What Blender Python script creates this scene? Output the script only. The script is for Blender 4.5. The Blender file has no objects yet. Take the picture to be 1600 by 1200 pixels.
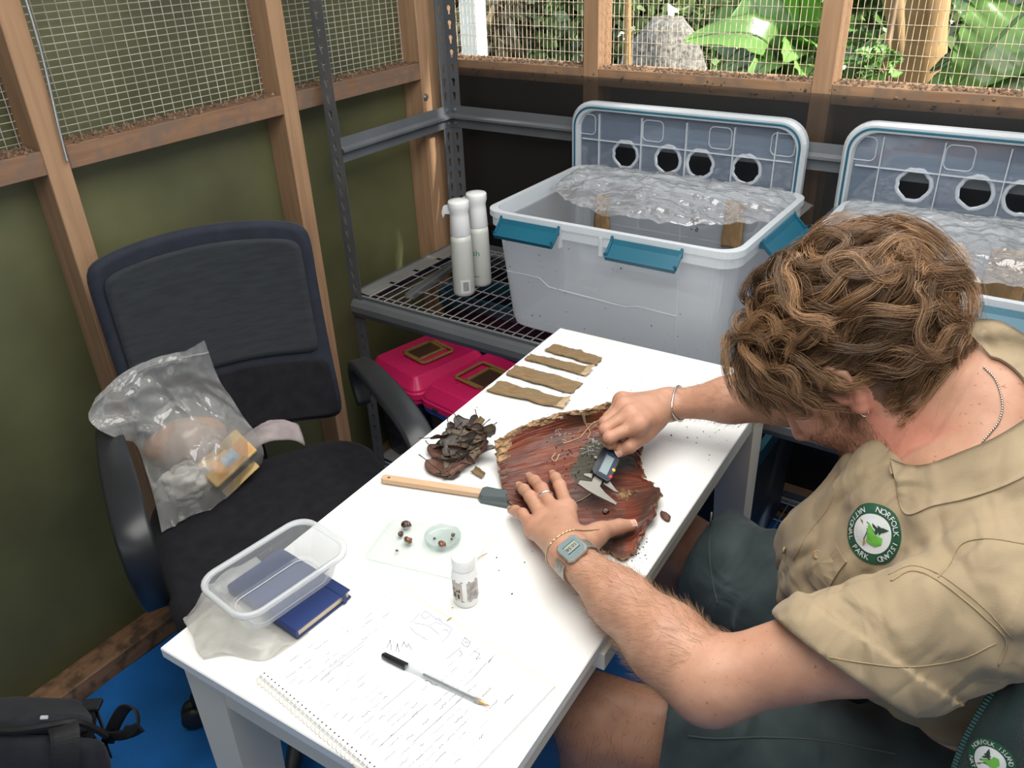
import bpy, bmesh, math, random
import numpy as np
from mathutils import Vector, Matrix
from mathutils.bvhtree import BVHTree

# ---------------------------------------------------------------- camera, sky, sun, lamps, exposure
S = bpy.context.scene
COL = S.collection
cam_d = bpy.data.cameras.new('camera'); cam = bpy.data.objects.new('camera', cam_d); COL.objects.link(cam)
cam_d.sensor_fit = 'HORIZONTAL'; cam_d.sensor_width = 36.0; cam_d.lens = 36.0 * 1280.12 / 1600.0
cam_d.clip_start = 0.02
cam.matrix_world = Matrix((
    (0.826322, -0.252674, 0.503337, -0.04486),
    (0.562032, 0.427435, -0.708110, -0.02035),
    (-0.036223, 0.868018, 0.495210, 1.53029), (0, 0, 0, 1)))
S.camera = cam

world = bpy.data.worlds.new('sky'); S.world = world; world.use_nodes = True
wt = world.node_tree; wt.nodes.clear()
wo = wt.nodes.new('ShaderNodeOutputWorld'); wb = wt.nodes.new('ShaderNodeBackground')
wb.inputs['Color'].default_value = (0.80, 0.90, 1.0, 1); wb.inputs['Strength'].default_value = 1.6
wt.links.new(wb.outputs[0], wo.inputs[0])

def sun_lamp(direction, strength, angle, color):
    d = bpy.data.lights.new('sun', 'SUN'); d.energy = strength; d.angle = angle; d.color = color
    o = bpy.data.objects.new('sun', d); COL.objects.link(o)
    o.rotation_euler = Vector(direction).to_track_quat('-Z', 'Y').to_euler(); o.location = (3, 3, 4)
sun_lamp((-0.80, -0.14, -0.58), 12.0, 0.02, (1.0, 0.95, 0.86))

def area_lamp(name, loc, direction, sx, sy, power, color=(1, 1, 1)):
    d = bpy.data.lights.new(name, 'AREA'); d.shape = 'RECTANGLE'; d.size = sx; d.size_y = sy; d.energy = power; d.color = color
    o = bpy.data.objects.new(name, d); COL.objects.link(o); o.location = loc
    o.rotation_euler = Vector(direction).to_track_quat('-Z', 'Y').to_euler()
# added daylight stand-ins: one lamp under the solid ceiling, one at the right opening
area_lamp('overhead_fill', (-0.35, 0.80, 2.17), (0, 0, -1), 1.3, 1.9, 48, (1.0, 0.985, 0.95))
area_lamp('right_opening_fill', (1.35, 0.6, 1.62), (-1, 0, -0.25), 2.6, 0.8, 4.5, (0.93, 0.97, 1.0))

S.view_settings.view_transform = 'Standard'; S.view_settings.look = 'None'
S.view_settings.gamma = 1.0; S.view_settings.use_curve_mapping = False
S.view_settings.exposure = 0.0
S.cycles.use_denoising = True
S.cycles.max_bounces = 10; S.cycles.transparent_max_bounces = 24; S.cycles.diffuse_bounces = 4
S.cycles.glossy_bounces = 4; S.cycles.transmission_bounces = 6
S.cycles.caustics_reflective = False; S.cycles.caustics_refractive = False
S.cycles.sample_clamp_indirect = 6.0

# ---------------------------------------------------------------- helpers
rng = np.random.default_rng(7); random.seed(7)
V3 = lambda *a: np.array(a, float)
ABS = {}
def setp(o, label=None, cat=None, group=None, kind=None):
    if label: o['label'] = label
    if cat: o['category'] = cat
    if group: o['group'] = group
    if kind: o['kind'] = kind
    return o
def empty(name, loc, label=None, cat=None, group=None, kind=None, rz=0.0):
    o = bpy.data.objects.new(name, None); COL.objects.link(o)
    o.location = loc; o.rotation_euler = (0, 0, rz); o.empty_display_size = 0.05
    ABS[o.name] = np.array(loc, float)
    return setp(o, label, cat, group, kind)
def mk(name, V, F, mat, parent=None, smooth=False, local=False, midx=None, uv=None):
    """one mesh object; vertices given in room coordinates (or the parent's own frame when local)"""
    V = np.asarray(V, float).reshape(-1, 3)
    me = bpy.data.meshes.new(name)
    if parent is None and not local:
        base = np.array([(V[:, 0].min() + V[:, 0].max()) / 2, (V[:, 1].min() + V[:, 1].max()) / 2, V[:, 2].min()])
    elif not local: base = ABS[parent.name]
    else: base = np.zeros(3)
    V2 = V - base
    if isinstance(F, np.ndarray):
        k = F.shape[1]
        me.vertices.add(len(V2)); me.vertices.foreach_set('co', V2.astype(np.float32).ravel())
        me.loops.add(F.size); me.loops.foreach_set('vertex_index', F.astype(np.int32).ravel())
        me.polygons.add(len(F)); me.polygons.foreach_set('loop_start', np.arange(0, F.size, k, dtype=np.int32))
        me.update(calc_edges=True); me.validate()
    else:
        me.from_pydata(V2.tolist(), [], [list(f) for f in F]); me.update()
    for m in (mat if isinstance(mat, (list, tuple)) else [mat]): me.materials.append(m)
    if midx is not None: me.polygons.foreach_set('material_index', np.asarray(midx, np.int32))
    if smooth: me.polygons.foreach_set('use_smooth', np.ones(len(me.polygons), bool))
    o = bpy.data.objects.new(name, me); COL.objects.link(o)
    if parent is not None: o.parent = parent; ABS[o.name] = ABS.get(parent.name, np.zeros(3)).copy()
    else:
        o.location = base; ABS[o.name] = base
    return o
def join(*parts):
    Vs, Fs, n = [], [], 0
    for V, F in parts:
        V = np.asarray(V, float).reshape(-1, 3); Vs.append(V); Fs += [[i + n for i in f] for f in F]; n += len(V)
    return np.concatenate(Vs), Fs
def xf(VF, loc=(0, 0, 0), rot=None, scale=None):
    V, F = VF; V = np.asarray(V, float)
    if scale is not None: V = V * np.asarray(scale)
    if rot is not None: V = V @ np.asarray(rot).T
    return V + np.asarray(loc, float), F
def rx(a): c, s = math.cos(a), math.sin(a); return np.array([[1, 0, 0], [0, c, -s], [0, s, c]])
def ry(a): c, s = math.cos(a), math.sin(a); return np.array([[c, 0, s], [0, 1, 0], [-s, 0, c]])
def rz(a): c, s = math.cos(a), math.sin(a); return np.array([[c, -s, 0], [s, c, 0], [0, 0, 1]])
def frame(x, z):
    """rotation whose columns are the given x axis, and z axis made square to it"""
    x = np.asarray(x, float); x = x / np.linalg.norm(x); z = np.asarray(z, float); z = z - x * (z @ x); z /= np.linalg.norm(z)
    return np.stack([x, np.cross(z, x), z], 1)
def box(x0, x1, y0, y1, z0, z1, b=0.0, seg=1):
    if b <= 0:
        V = [(x, y, z) for z in (z0, z1) for y in (y0, y1) for x in (x0, x1)]
        return np.array(V, float), [[0, 2, 3, 1], [4, 5, 7, 6], [0, 1, 5, 4], [2, 6, 7, 3], [0, 4, 6, 2], [1, 3, 7, 5]]
    bm = bmesh.new(); bmesh.ops.create_cube(bm, size=1.0)
    for v in bm.verts: v.co = Vector(((x0 + x1) / 2 + v.co.x * (x1 - x0), (y0 + y1) / 2 + v.co.y * (y1 - y0), (z0 + z1) / 2 + v.co.z * (z1 - z0)))
    bmesh.ops.bevel(bm, geom=bm.edges[:], offset=b, segments=seg, profile=0.5, affect='EDGES')
    V = np.array([v.co[:] for v in bm.verts]); bm.verts.index_update(); F = [[v.index for v in f.verts] for f in bm.faces]; bm.free()
    return V, F
def tube(pts, r, n=8, cap=True, closed=False, flat=None):
    """tube along points, radius constant or per point; flat=(a,b) scales the section"""
    P = np.asarray(pts, float); m = len(P); r = np.broadcast_to(np.asarray(r, float), (m,))
    if closed: T = np.roll(P, -1, 0) - np.roll(P, 1, 0)
    else: T = np.gradient(P, axis=0)
    T /= np.linalg.norm(T, axis=1)[:, None] + 1e-12
    up = np.array([0, 0, 1.0]) if abs(T[0][2]) < 0.9 else np.array([1.0, 0, 0])
    N = up - T[0] * (up @ T[0]); N /= np.linalg.norm(N); V = []
    a = np.arange(n) / n * 2 * np.pi
    fa, fb = flat or (1, 1)
    for i in range(m):
        N = N - T[i] * (N @ T[i]); N /= np.linalg.norm(N); B = np.cross(T[i], N)
        V.append(P[i] + r[i] * (np.cos(a)[:, None] * N * fa + np.sin(a)[:, None] * B * fb))
    V = np.concatenate(V); F = []
    for i in range(m if closed else m - 1):
        j = (i + 1) % m
        for k in range(n): F.append([i * n + k, i * n + (k + 1) % n, j * n + (k + 1) % n, j * n + k])
    if cap and not closed: F += [list(range(n))[::-1], [(m - 1) * n + k for k in range(n)]]
    return V, F
def lathe(prof, n=24, cap=True):
    """profile of (radius, z) turned about z"""
    V, F = [], []; m = len(prof)
    for r, z in prof:
        for k in range(n): a = 2 * math.pi * k / n; V.append((r * math.cos(a), r * math.sin(a), z))
    for i in range(m - 1):
        for k in range(n): F.append([i * n + k, i * n + (k + 1) % n, (i + 1) * n + (k + 1) % n, (i + 1) * n + k])
    if cap: F += [list(range(n))[::-1], [(m - 1) * n + k for k in range(n)]]
    return np.array(V, float), F
def extrude(poly, z0, z1):
    """2-D outline (counter-clockwise) between two heights"""
    n = len(poly); V = [(x, y, z0) for x, y in poly] + [(x, y, z1) for x, y in poly]
    F = [[i, (i + 1) % n, n + (i + 1) % n, n + i] for i in range(n)] + [list(range(n))[::-1], list(range(n, 2 * n))]
    return np.array(V, float), F
def profile_bar(prof, p0, p1, side, up):
    """open or closed profile of (side, up) offsets run from p0 to p1"""
    p0, p1, side, up = [np.asarray(v, float) for v in (p0, p1, side, up)]
    n = len(prof); V = [p + side * a + up * b for p in (p0, p1) for a, b in prof]
    F = [[i, (i + 1) % n, n + (i + 1) % n, n + i] for i in range(n)] + [list(range(n))[::-1], list(range(n, 2 * n))]
    return np.array(V), F
def rrect(w, d, r, n=6):
    P = []
    for cx, cy, a0 in ((w / 2 - r, d / 2 - r, 0), (-w / 2 + r, d / 2 - r, 90), (-w / 2 + r, -d / 2 + r, 180), (w / 2 - r, -d / 2 + r, 270)):
        for k in range(n + 1): a = math.radians(a0 + 90 * k / n); P.append((cx + r * math.cos(a), cy + r * math.sin(a)))
    return P
def loft(rings, closed_ends=(False, False)):
    n = len(rings[0]); V = np.concatenate([np.asarray(r, float) for r in rings]); F = []
    for i in range(len(rings) - 1):
        for k in range(n): F.append([i * n + k, i * n + (k + 1) % n, (i + 1) * n + (k + 1) % n, (i + 1) * n + k])
    if closed_ends[0]: F.append(list(range(n))[::-1])
    if closed_ends[1]: F.append([(len(rings) - 1) * n + k for k in range(n)])
    return V, F
def ring2(poly, z): return [(x, y, z) for x, y in poly]
def gridF(nu, nv, wrap=False):
    F = []
    for i in range(nu - 1):
        for j in range(nv if wrap else nv - 1):
            k = (j + 1) % nv; F.append([i * nv + j, (i + 1) * nv + j, (i + 1) * nv + k, i * nv + k])
    return F
def thick(V, F, t, nrm=None):
    """give an open sheet a thickness along its vertex normals"""
    me = bpy.data.meshes.new('tmp'); me.from_pydata(np.asarray(V).tolist(), [], F); me.update()
    bm = bmesh.new(); bm.from_mesh(me); bmesh.ops.recalc_face_normals(bm, faces=bm.faces[:])
    bmesh.ops.solidify(bm, geom=bm.faces[:], thickness=t)
    bm.verts.index_update(); V2 = np.array([v.co[:] for v in bm.verts]); F2 = [[v.index for v in f.verts] for f in bm.faces]
    bm.free(); bpy.data.meshes.remove(me); return V2, F2
def hash3(P, s=0):
    return np.modf(np.sin(P @ np.array([127.1, 311.7, 74.7]) + s * 17.3) * 43758.5453)[0]
def vnoise(P, s=0):
    """smooth value noise, -1..1, for arrays of points"""
    P = np.asarray(P, float); I = np.floor(P); f = P - I; f = f * f * (3 - 2 * f); out = 0
    for dx in (0, 1):
        for dy in (0, 1):
            for dz in (0, 1):
                w = (f[:, 0] if dx else 1 - f[:, 0]) * (f[:, 1] if dy else 1 - f[:, 1]) * (f[:, 2] if dz else 1 - f[:, 2])
                out = out + w * hash3(I + np.array([dx, dy, dz]), s)
    return out
def fbm(P, s=0, o=3):
    return sum(vnoise(np.asarray(P) * 2 ** k, s + k) * 0.5 ** k for k in range(o))
def catmull(pts, n=8):
    P = np.asarray(pts, float); P = np.concatenate([[2 * P[0] - P[1]], P, [2 * P[-1] - P[-2]]]); out = []
    for i in range(1, len(P) - 2):
        for t in np.arange(n) / n:
            a, b, c, d = P[i - 1:i + 3]
            out.append(0.5 * (2 * b + (c - a) * t + (2 * a - 5 * b + 4 * c - d) * t * t + (3 * b - a - 3 * c + d) * t ** 3))
    return np.array(out + [P[-2]])
def dup(root, loc, rot=None):
    """a copy of a thing with copies of its parts and sub-parts"""
    r = root.copy(); COL.objects.link(r); r.location = loc
    if rot is not None: r.rotation_euler = rot
    for ch in list(root.children):
        c = ch.copy(); COL.objects.link(c); c.parent = r
        for g in list(ch.children): d = g.copy(); COL.objects.link(d); d.parent = c
    return r

# ---------------------------------------------------------------- materials
def nodes(name):
    m = bpy.data.materials.new(name); m.use_nodes = True; t = m.node_tree; t.nodes.clear()
    out = t.nodes.new('ShaderNodeOutputMaterial'); return m, t, out
def N(t, kind, **kw):
    n = t.nodes.new(kind)
    for k, v in kw.items():
        if k in n.inputs: n.inputs[k].default_value = v
        else: setattr(n, k, v)
    return n
def ramp(t, fac, stops):
    r = t.nodes.new('ShaderNodeValToRGB'); e = r.color_ramp.elements
    while len(e) < len(stops): e.new(0.5)
    for i, (p, c) in enumerate(stops): e[i].position = p; e[i].color = (*c, 1)
    t.links.new(fac, r.inputs[0]); return r.outputs[0]
def mat(name, col, rough=0.5, metal=0.0, var=0.12, scale=8.0, bump=0.0, bscale=60.0, stretch=(1, 1, 1), col2=None, spec=0.5, sheen=0.0, sss=0.0, coat=0.0, folds=None):
    """principled surface with a little noise in colour and relief"""
    m, t, out = nodes(name); L = t.links.new
    p = N(t, 'ShaderNodeBsdfPrincipled', Roughness=rough, Metallic=metal); L(p.outputs[0], out.inputs[0])
    p.inputs['Specular IOR Level'].default_value = spec; p.inputs['Sheen Weight'].default_value = sheen; p.inputs['Coat Weight'].default_value = coat
    if sss: p.inputs['Subsurface Weight'].default_value = sss; p.inputs['Subsurface Radius'].default_value = (0.01, 0.004, 0.002)
    tc = N(t, 'ShaderNodeTexCoord'); mp = N(t, 'ShaderNodeMapping'); mp.inputs['Scale'].default_value = stretch; L(tc.outputs['Object'], mp.inputs[0])
    n = N(t, 'ShaderNodeTexNoise', Scale=scale, Detail=5.0); L(mp.outputs[0], n.inputs['Vector'])
    c2 = col2 or tuple(c * (1 - 2 * var) for c in col); c1 = tuple(min(1, c * (1 + var)) for c in col)
    L(ramp(t, n.outputs[0], [(0.32, c2), (0.68, c1)]), p.inputs['Base Color'])
    if bump:
        n2 = N(t, 'ShaderNodeTexNoise', Scale=bscale, Detail=4.0); L(mp.outputs[0], n2.inputs['Vector'])
        b = N(t, 'ShaderNodeBump', Strength=bump, Distance=0.004); L(n2.outputs[0], b.inputs['Height']); L(b.outputs[0], p.inputs['Normal'])
        if folds:                                                # soft creases in cloth
            n3 = N(t, 'ShaderNodeTexNoise', Scale=folds[1], Detail=1.5, Roughness=0.4, Distortion=1.4); mp3 = N(t, 'ShaderNodeMapping'); mp3.inputs['Scale'].default_value = (1.0, 0.45, 0.8); mp3.inputs['Rotation'].default_value = (0.5, 0.4, 0.7); L(tc.outputs['Object'], mp3.inputs[0]); L(mp3.outputs[0], n3.inputs['Vector'])
            b3 = N(t, 'ShaderNodeBump', Strength=folds[0], Distance=0.03); L(n3.outputs[0], b3.inputs['Height']); L(b3.outputs[0], b.inputs['Normal'])
    return m
def wood(name, c1, c2, axis, rough=0.7, dirt=None, fine=55.0):
    """sawn timber: grain along one axis, knots, optional dirt colour in patches"""
    m, t, out = nodes(name); L = t.links.new
    p = N(t, 'ShaderNodeBsdfPrincipled', Roughness=rough); L(p.outputs[0], out.inputs[0]); p.inputs['Specular IOR Level'].default_value = 0.25
    tc = N(t, 'ShaderNodeTexCoord'); mp = N(t, 'ShaderNodeMapping'); s = [1, 1, 1]; s[axis] = 0.06; mp.inputs['Scale'].default_value = s; L(tc.outputs['Object'], mp.inputs[0])
    n = N(t, 'ShaderNodeTexNoise', Scale=fine, Detail=6.0, Distortion=0.6); L(mp.outputs[0], n.inputs['Vector'])
    col = ramp(t, n.outputs[0], [(0.30, c2), (0.66, c1)])
    n3 = N(t, 'ShaderNodeTexNoise', Scale=3.0, Detail=3.0); L(tc.outputs['Object'], n3.inputs['Vector'])
    mx = N(t, 'ShaderNodeMix', data_type='RGBA', blend_type='MULTIPLY'); mx.inputs[0].default_value = 0.6
    L(col, mx.inputs[6]); L(ramp(t, n3.outputs[0], [(0.3, (0.72, 0.70, 0.68)), (0.7, (1.1, 1.1, 1.1))]), mx.inputs[7]); col = mx.outputs[2]
    if dirt:
        n4 = N(t, 'ShaderNodeTexNoise', Scale=26.0, Detail=6.0); L(tc.outputs['Object'], n4.inputs['Vector'])
        r = ramp(t, n4.outputs[0], [(0.46, (0, 0, 0)), (0.62, (1, 1, 1))])
        m2 = N(t, 'ShaderNodeMix', data_type='RGBA'); L(r, m2.inputs[0]); L(col, m2.inputs[6]); m2.inputs[7].default_value = (*dirt, 1); col = m2.outputs[2]
    L(col, p.inputs['Base Color'])
    b = N(t, 'ShaderNodeBump', Strength=0.25, Distance=0.002); L(n.outputs[0], b.inputs['Height']); L(b.outputs[0], p.inputs['Normal'])
    return m
def plastic(name, col, see, rough=0.25, milk=0.5, ior=1.45, bump=0.0, bscale=80.0):
    """thin clear or milky plastic: see-through share, the rest diffuse and translucent, with a gloss on top"""
    m, t, out = nodes(name); L = t.links.new
    d = N(t, 'ShaderNodeBsdfDiffuse'); d.inputs[0].default_value = (*col, 1)
    tl = N(t, 'ShaderNodeBsdfTranslucent'); tl.inputs[0].default_value = (*col, 1)
    m1 = N(t, 'ShaderNodeMixShader'); m1.inputs[0].default_value = milk; L(d.outputs[0], m1.inputs[1]); L(tl.outputs[0], m1.inputs[2])
    tr = N(t, 'ShaderNodeBsdfTransparent'); tr.inputs[0].default_value = (*[0.5 + 0.5 * c for c in col], 1)
    m2 = N(t, 'ShaderNodeMixShader'); m2.inputs[0].default_value = see; L(m1.outputs[0], m2.inputs[1]); L(tr.outputs[0], m2.inputs[2])
    g = N(t, "ShaderNodeBsdfGlossy", Roughness=rough); fr = N(t, "ShaderNodeLayerWeight", Blend=0.5); pw = N(t, "ShaderNodeMath", operation="POWER"); pw.inputs[1].default_value = 4.0; L(fr.outputs[1], pw.inputs[0]); r0 = ((ior - 1) / (ior + 1)) ** 2; ma = N(t, "ShaderNodeMath", operation="MULTIPLY_ADD"); ma.inputs[1].default_value = 0.75 - r0; ma.inputs[2].default_value = r0; L(pw.outputs[0], ma.inputs[0])
    m3 = N(t, 'ShaderNodeMixShader'); L(ma.outputs[0], m3.inputs[0]); L(m2.outputs[0], m3.inputs[1]); L(g.outputs[0], m3.inputs[2]); L(m3.outputs[0], out.inputs[0])
    if bump:
        tc = N(t, 'ShaderNodeTexCoord'); n2 = N(t, 'ShaderNodeTexNoise', Scale=bscale, Detail=4.0, Distortion=1.0); L(tc.outputs['Object'], n2.inputs['Vector'])
        b = N(t, 'ShaderNodeBump', Strength=bump, Distance=0.004); L(n2.outputs[0], b.inputs['Height'])
        for s_ in (g, fr): L(b.outputs[0], s_.inputs['Normal'])
    return m

MAT = dict(
    wood_y=wood('pine_along', (0.27, 0.155, 0.092), (0.18, 0.10, 0.06), 1, dirt=(0.17, 0.115, 0.085)),
    wood_x=wood('pine_across', (0.36, 0.215, 0.12), (0.24, 0.14, 0.08), 0, dirt=(0.22, 0.145, 0.095)),
    wood_z=wood('pine_upright', (0.40, 0.245, 0.14), (0.30, 0.175, 0.098), 2),
    plate=wood('pine_bottom_plate', (0.36, 0.21, 0.12), (0.24, 0.13, 0.07), 1, dirt=(0.12, 0.08, 0.05)),
    olive=mat('olive_sheet', (0.105, 0.107, 0.046), 0.55, var=0.18, scale=3.0, bump=0.08, bscale=220),
    black_sheet=mat('black_sheet', (0.013, 0.015, 0.017), 0.42, var=0.25, scale=5.0, bump=0.15, bscale=12),
    wire=mat('galvanised_wire', (0.56, 0.54, 0.48), 0.5, 0.2, var=0.15, scale=30),
    wire_old=mat('weathered_wire', (0.46, 0.38, 0.29), 0.6, 0.3, var=0.2, scale=30),
    dirt=mat('dry_dirt', (0.20, 0.13, 0.08), 0.95, var=0.4, scale=90),
    steel=mat('grey_powder_coat', (0.135, 0.145, 0.155), 0.42, 0.25, var=0.06, scale=10),
    deck=mat('grey_wire_deck', (0.36, 0.36, 0.35), 0.38, 0.5, var=0.08),
    zinc=mat('zinc_strip', (0.38, 0.39, 0.39), 0.35, 0.8, var=0.1),
    white=mat('white_laminate', (0.80, 0.80, 0.775), 0.32, var=0.01, scale=4),
    white_leg=mat('white_painted_leg', (0.80, 0.73, 0.60), 0.45, var=0.02, scale=4),
    black_plastic=mat('black_plastic', (0.018, 0.020, 0.023), 0.38, var=0.1),
    black_fabric=mat('black_fabric', (0.010, 0.010, 0.0135), 0.85, var=0.2, scale=40, bump=0.3, bscale=700, sheen=0.04, spec=0.25),
)

# ---------------------------------------------------------------- the shed: floor, walls, roof
XP, XS = -1.700, -1.630          # left wall: sheet plane, stud fronts
YP, YS = 2.032, 1.960            # back wall: sheet plane, stud fronts
ZR0, ZR1 = 1.142, 1.186          # mid rail
floor = mk('floor', *box(-1.75, 1.35, -1.6, 2.08, -0.06, -0.012), MAT['plate']); setp(floor, kind='structure')

def wire_grid(p0, eu, ev, nu, nv, du, dv, nrm, r):
    """welded mesh: nu wires across, nv along, slightly wavy, each a thin three-sided rod"""
    Vs, Fs, n = [], [], 0
    p0, eu, ev, nrm = [np.asarray(a, float) for a in (p0, eu, ev, nrm)]
    def rod(a, b, off, ax):
        nonlocal n
        k = 5; t = np.linspace(0, 1, k)[:, None]; c = a + (b - a) * t + nrm * off + nrm * (rng.normal(size=(k, 1)) * 0.0008) + ax * (rng.normal(size=(k, 1)) * 0.0004)
        ring = [nrm * r, (-0.5 * nrm + 0.87 * ax) * r, (-0.5 * nrm - 0.87 * ax) * r]
        V = np.concatenate([c[i] + np.array(ring) for i in range(k)]); Vs.append(V)
        for i in range(k - 1):
            for j in range(3): Fs.append([n + i * 3 + j, n + i * 3 + (j + 1) % 3, n + i * 3 + 3 + (j + 1) % 3, n + i * 3 + 3 + j])
        n += 3 * k
    for i in range(nu): rod(p0 + eu * (i * du), p0 + eu * (i * du) + ev * ((nv - 1) * dv), r * 0.8, eu)
    for j in range(nv): rod(p0 + ev * (j * dv), p0 + ev * (j * dv) + eu * ((nu - 1) * du), -r * 0.8, ev)
    return np.concatenate(Vs), Fs
def clods(P, s, seed=0):
    """small angular lumps of dirt at the given points"""
    B = np.array([(1, 0, 0), (-1, 0, 0), (0, 1, 0), (0, -1, 0), (0, 0, 1), (0, 0, -1)], float)
    T = [[0, 2, 4], [2, 1, 4], [1, 3, 4], [3, 0, 4], [2, 0, 5], [1, 2, 5], [3, 1, 5], [0, 3, 5]]
    r = np.random.default_rng(seed); Vs, Fs = [], []
    for i, p in enumerate(P):
        sc = s * r.uniform(0.4, 1.5) * r.uniform(0.5, 1.3, 3); Vs.append(p + (B * sc) @ rz(r.uniform(0, 6.3)).T); Fs += [[6 * i + k for k in t] for t in T]
    return np.concatenate(Vs), Fs

wl = empty('wall_left', (XP, 0.3, 0), kind='structure')
mk('olive_sheet', *box(XP - 0.012, XP, -1.6, 2.04, 0.0, 2.15), MAT['olive'], wl)
STUDS_L = [-1.59, -0.99, -0.40, 0.182, 0.744, 1.326]
for y in STUDS_L: mk('stud', *box(XP, XS, y, y + 0.046, 0.045, 2.15, 0.0015), MAT['wood_z'], wl)
mk('corner_stud', *box(XP, XS, 1.832, 1.944, 0.045, 2.15, 0.0015), MAT['wood_z'], wl)
ends = STUDS_L + [1.832]
for a, b in zip(ends[:-1], ends[1:]): mk('rail', *box(XP, XS, a + 0.0465, b - 0.0005, ZR0, ZR1, 0.0015), MAT['wood_y'], wl)
mk('bottom_plate', *box(XP, XS, -1.6, 1.95, -0.005, 0.045, 0.002), MAT['plate'], wl)
mk('top_plate', *box(XP, XS, -1.6, 1.95, 2.15, 2.195), MAT['wood_y'], wl)
mk('wire_mesh', *wire_grid((XP + 0.012, -0.4, ZR1 - 0.004), (0, 1, 0), (0, 0, 1), 97, 70, 0.0242, 0.0133, (1, 0, 0), 0.00105), MAT['wire'], wl)['kind'] = 'stuff'
P = np.stack([rng.uniform(XP + 0.008, XS - 0.002, 1500), rng.uniform(-0.3, 1.83, 1500), np.full(1500, ZR1 + 0.001)], 1)
P[:, 0] = np.where(rng.random(1500) < 0.6, XP + 0.008 + np.abs(rng.normal(0, 0.02, 1500)), P[:, 0])
P[:, 0] = np.minimum(P[:, 0], XS - 0.003)
mk('dirt', *clods(P, 0.0042, 1), MAT['dirt'], wl)['kind'] = 'stuff'
# coach bolt in the corner stud
b0 = np.array((-1.6300,1.8438,1.0922))
mk('bolt', *xf(lathe([(0.0001, 0.006), (0.006, 0.006), (0.006, 0.002), (0.010, 0.002), (0.010, 0.0)], 10), b0, ry(math.pi / 2)), MAT['zinc'], wl)

wb_ = empty('wall_back', (-0.2, YP, 0), kind='structure')
mk('black_sheet', *box(-1.72, 1.35, YP, YP + 0.01, 0.0, 1.165), MAT['black_sheet'], wb_)
STUDS_B = [-1.182, -0.588, 0.010, 0.610]
for x in STUDS_B: mk('stud', *box(x, x + 0.045, YS, YP, 0.045, 2.15, 0.0015), MAT['wood_z'], wb_)
mk('corner_stud', *box(-1.70, -1.655, YS, YP, 0.045, 2.15, 0.0015), MAT['wood_z'], wb_)
ends = [-1.70] + STUDS_B + [1.30]
for a, b in zip(ends[:-1], ends[1:]): mk('rail', *box(a + 0.0455, b - 0.0005, YS, YP + 0.01, ZR0 - 0.006, ZR1 - 0.006, 0.0015), MAT['wood_x'], wb_)
mk('bottom_plate', *box(-1.70, 1.3, YS, YP, -0.005, 0.045, 0.002), MAT['wood_x'], wb_)
mk('top_plate', *box(-1.70, 1.3, YS, YP, 2.15, 2.195), MAT['wood_x'], wb_)
mk('wire_mesh', *wire_grid((-1.70, YP - 0.004, ZR1 - 0.01), (1, 0, 0), (0, 0, 1), 222, 33, 0.0136, 0.0305, (0, -1, 0), 0.0008), MAT['wire_old'], wb_)['kind'] = 'stuff'
P = np.stack([rng.uniform(-1.65, 0.6, 1300), rng.uniform(YS + 0.004, YP - 0.01, 1300), np.full(1300, ZR1 - 0.005)], 1)
mk('dirt', *clods(P, 0.0042, 2), MAT['dirt'], wb_)['kind'] = 'stuff'
P = np.stack([rng.uniform(-1.65, 0.6, 160), np.full(160, YS - 0.0005), ZR0 + 0.012 + np.abs(rng.normal(0, 0.014, 160)) * rng.choice([-1, 1], 160) * 0.8], 1)
P = P[(P[:, 2] > ZR0 - 0.004) & (P[:, 2] < ZR1 - 0.01)]
mk('droppings', *clods(P, 0.0035, 3), MAT['dirt'], wb_)['kind'] = 'stuff'

# thin clear sheet hung over the lower part of the back wall
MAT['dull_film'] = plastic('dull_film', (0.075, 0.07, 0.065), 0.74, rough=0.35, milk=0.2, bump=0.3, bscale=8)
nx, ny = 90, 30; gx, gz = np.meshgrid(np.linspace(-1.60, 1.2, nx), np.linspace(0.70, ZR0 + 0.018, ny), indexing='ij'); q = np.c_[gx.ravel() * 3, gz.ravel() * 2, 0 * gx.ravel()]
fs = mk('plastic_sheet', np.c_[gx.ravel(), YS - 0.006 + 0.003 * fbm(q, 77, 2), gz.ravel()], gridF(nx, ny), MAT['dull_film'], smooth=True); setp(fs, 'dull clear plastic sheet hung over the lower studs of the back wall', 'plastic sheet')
# the sides the photograph does not show, half sheet and half open mesh like the others, and the roof
wr = mk('wall_right', *join(box(1.30, 1.35, -1.6, 2.04, -0.01, 1.15), box(1.30, 1.35, -1.6, 2.04, 2.05, 2.2)), MAT['olive']); setp(wr, kind='structure')
wf = mk('wall_front', *join(box(-1.70, 1.30, -1.65, -1.6, -0.01, 1.15), box(-1.70, 1.30, -1.65, -1.6, 2.05, 2.2)), MAT['olive']); setp(wf, kind='structure')
ce = mk('ceiling', *box(-1.75, 3.00, -1.65, 2.12, 2.20, 2.23), MAT['wood_x']); setp(ce, kind='structure')  # closed, with a right-hand overhang added to keep the sun out

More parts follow.
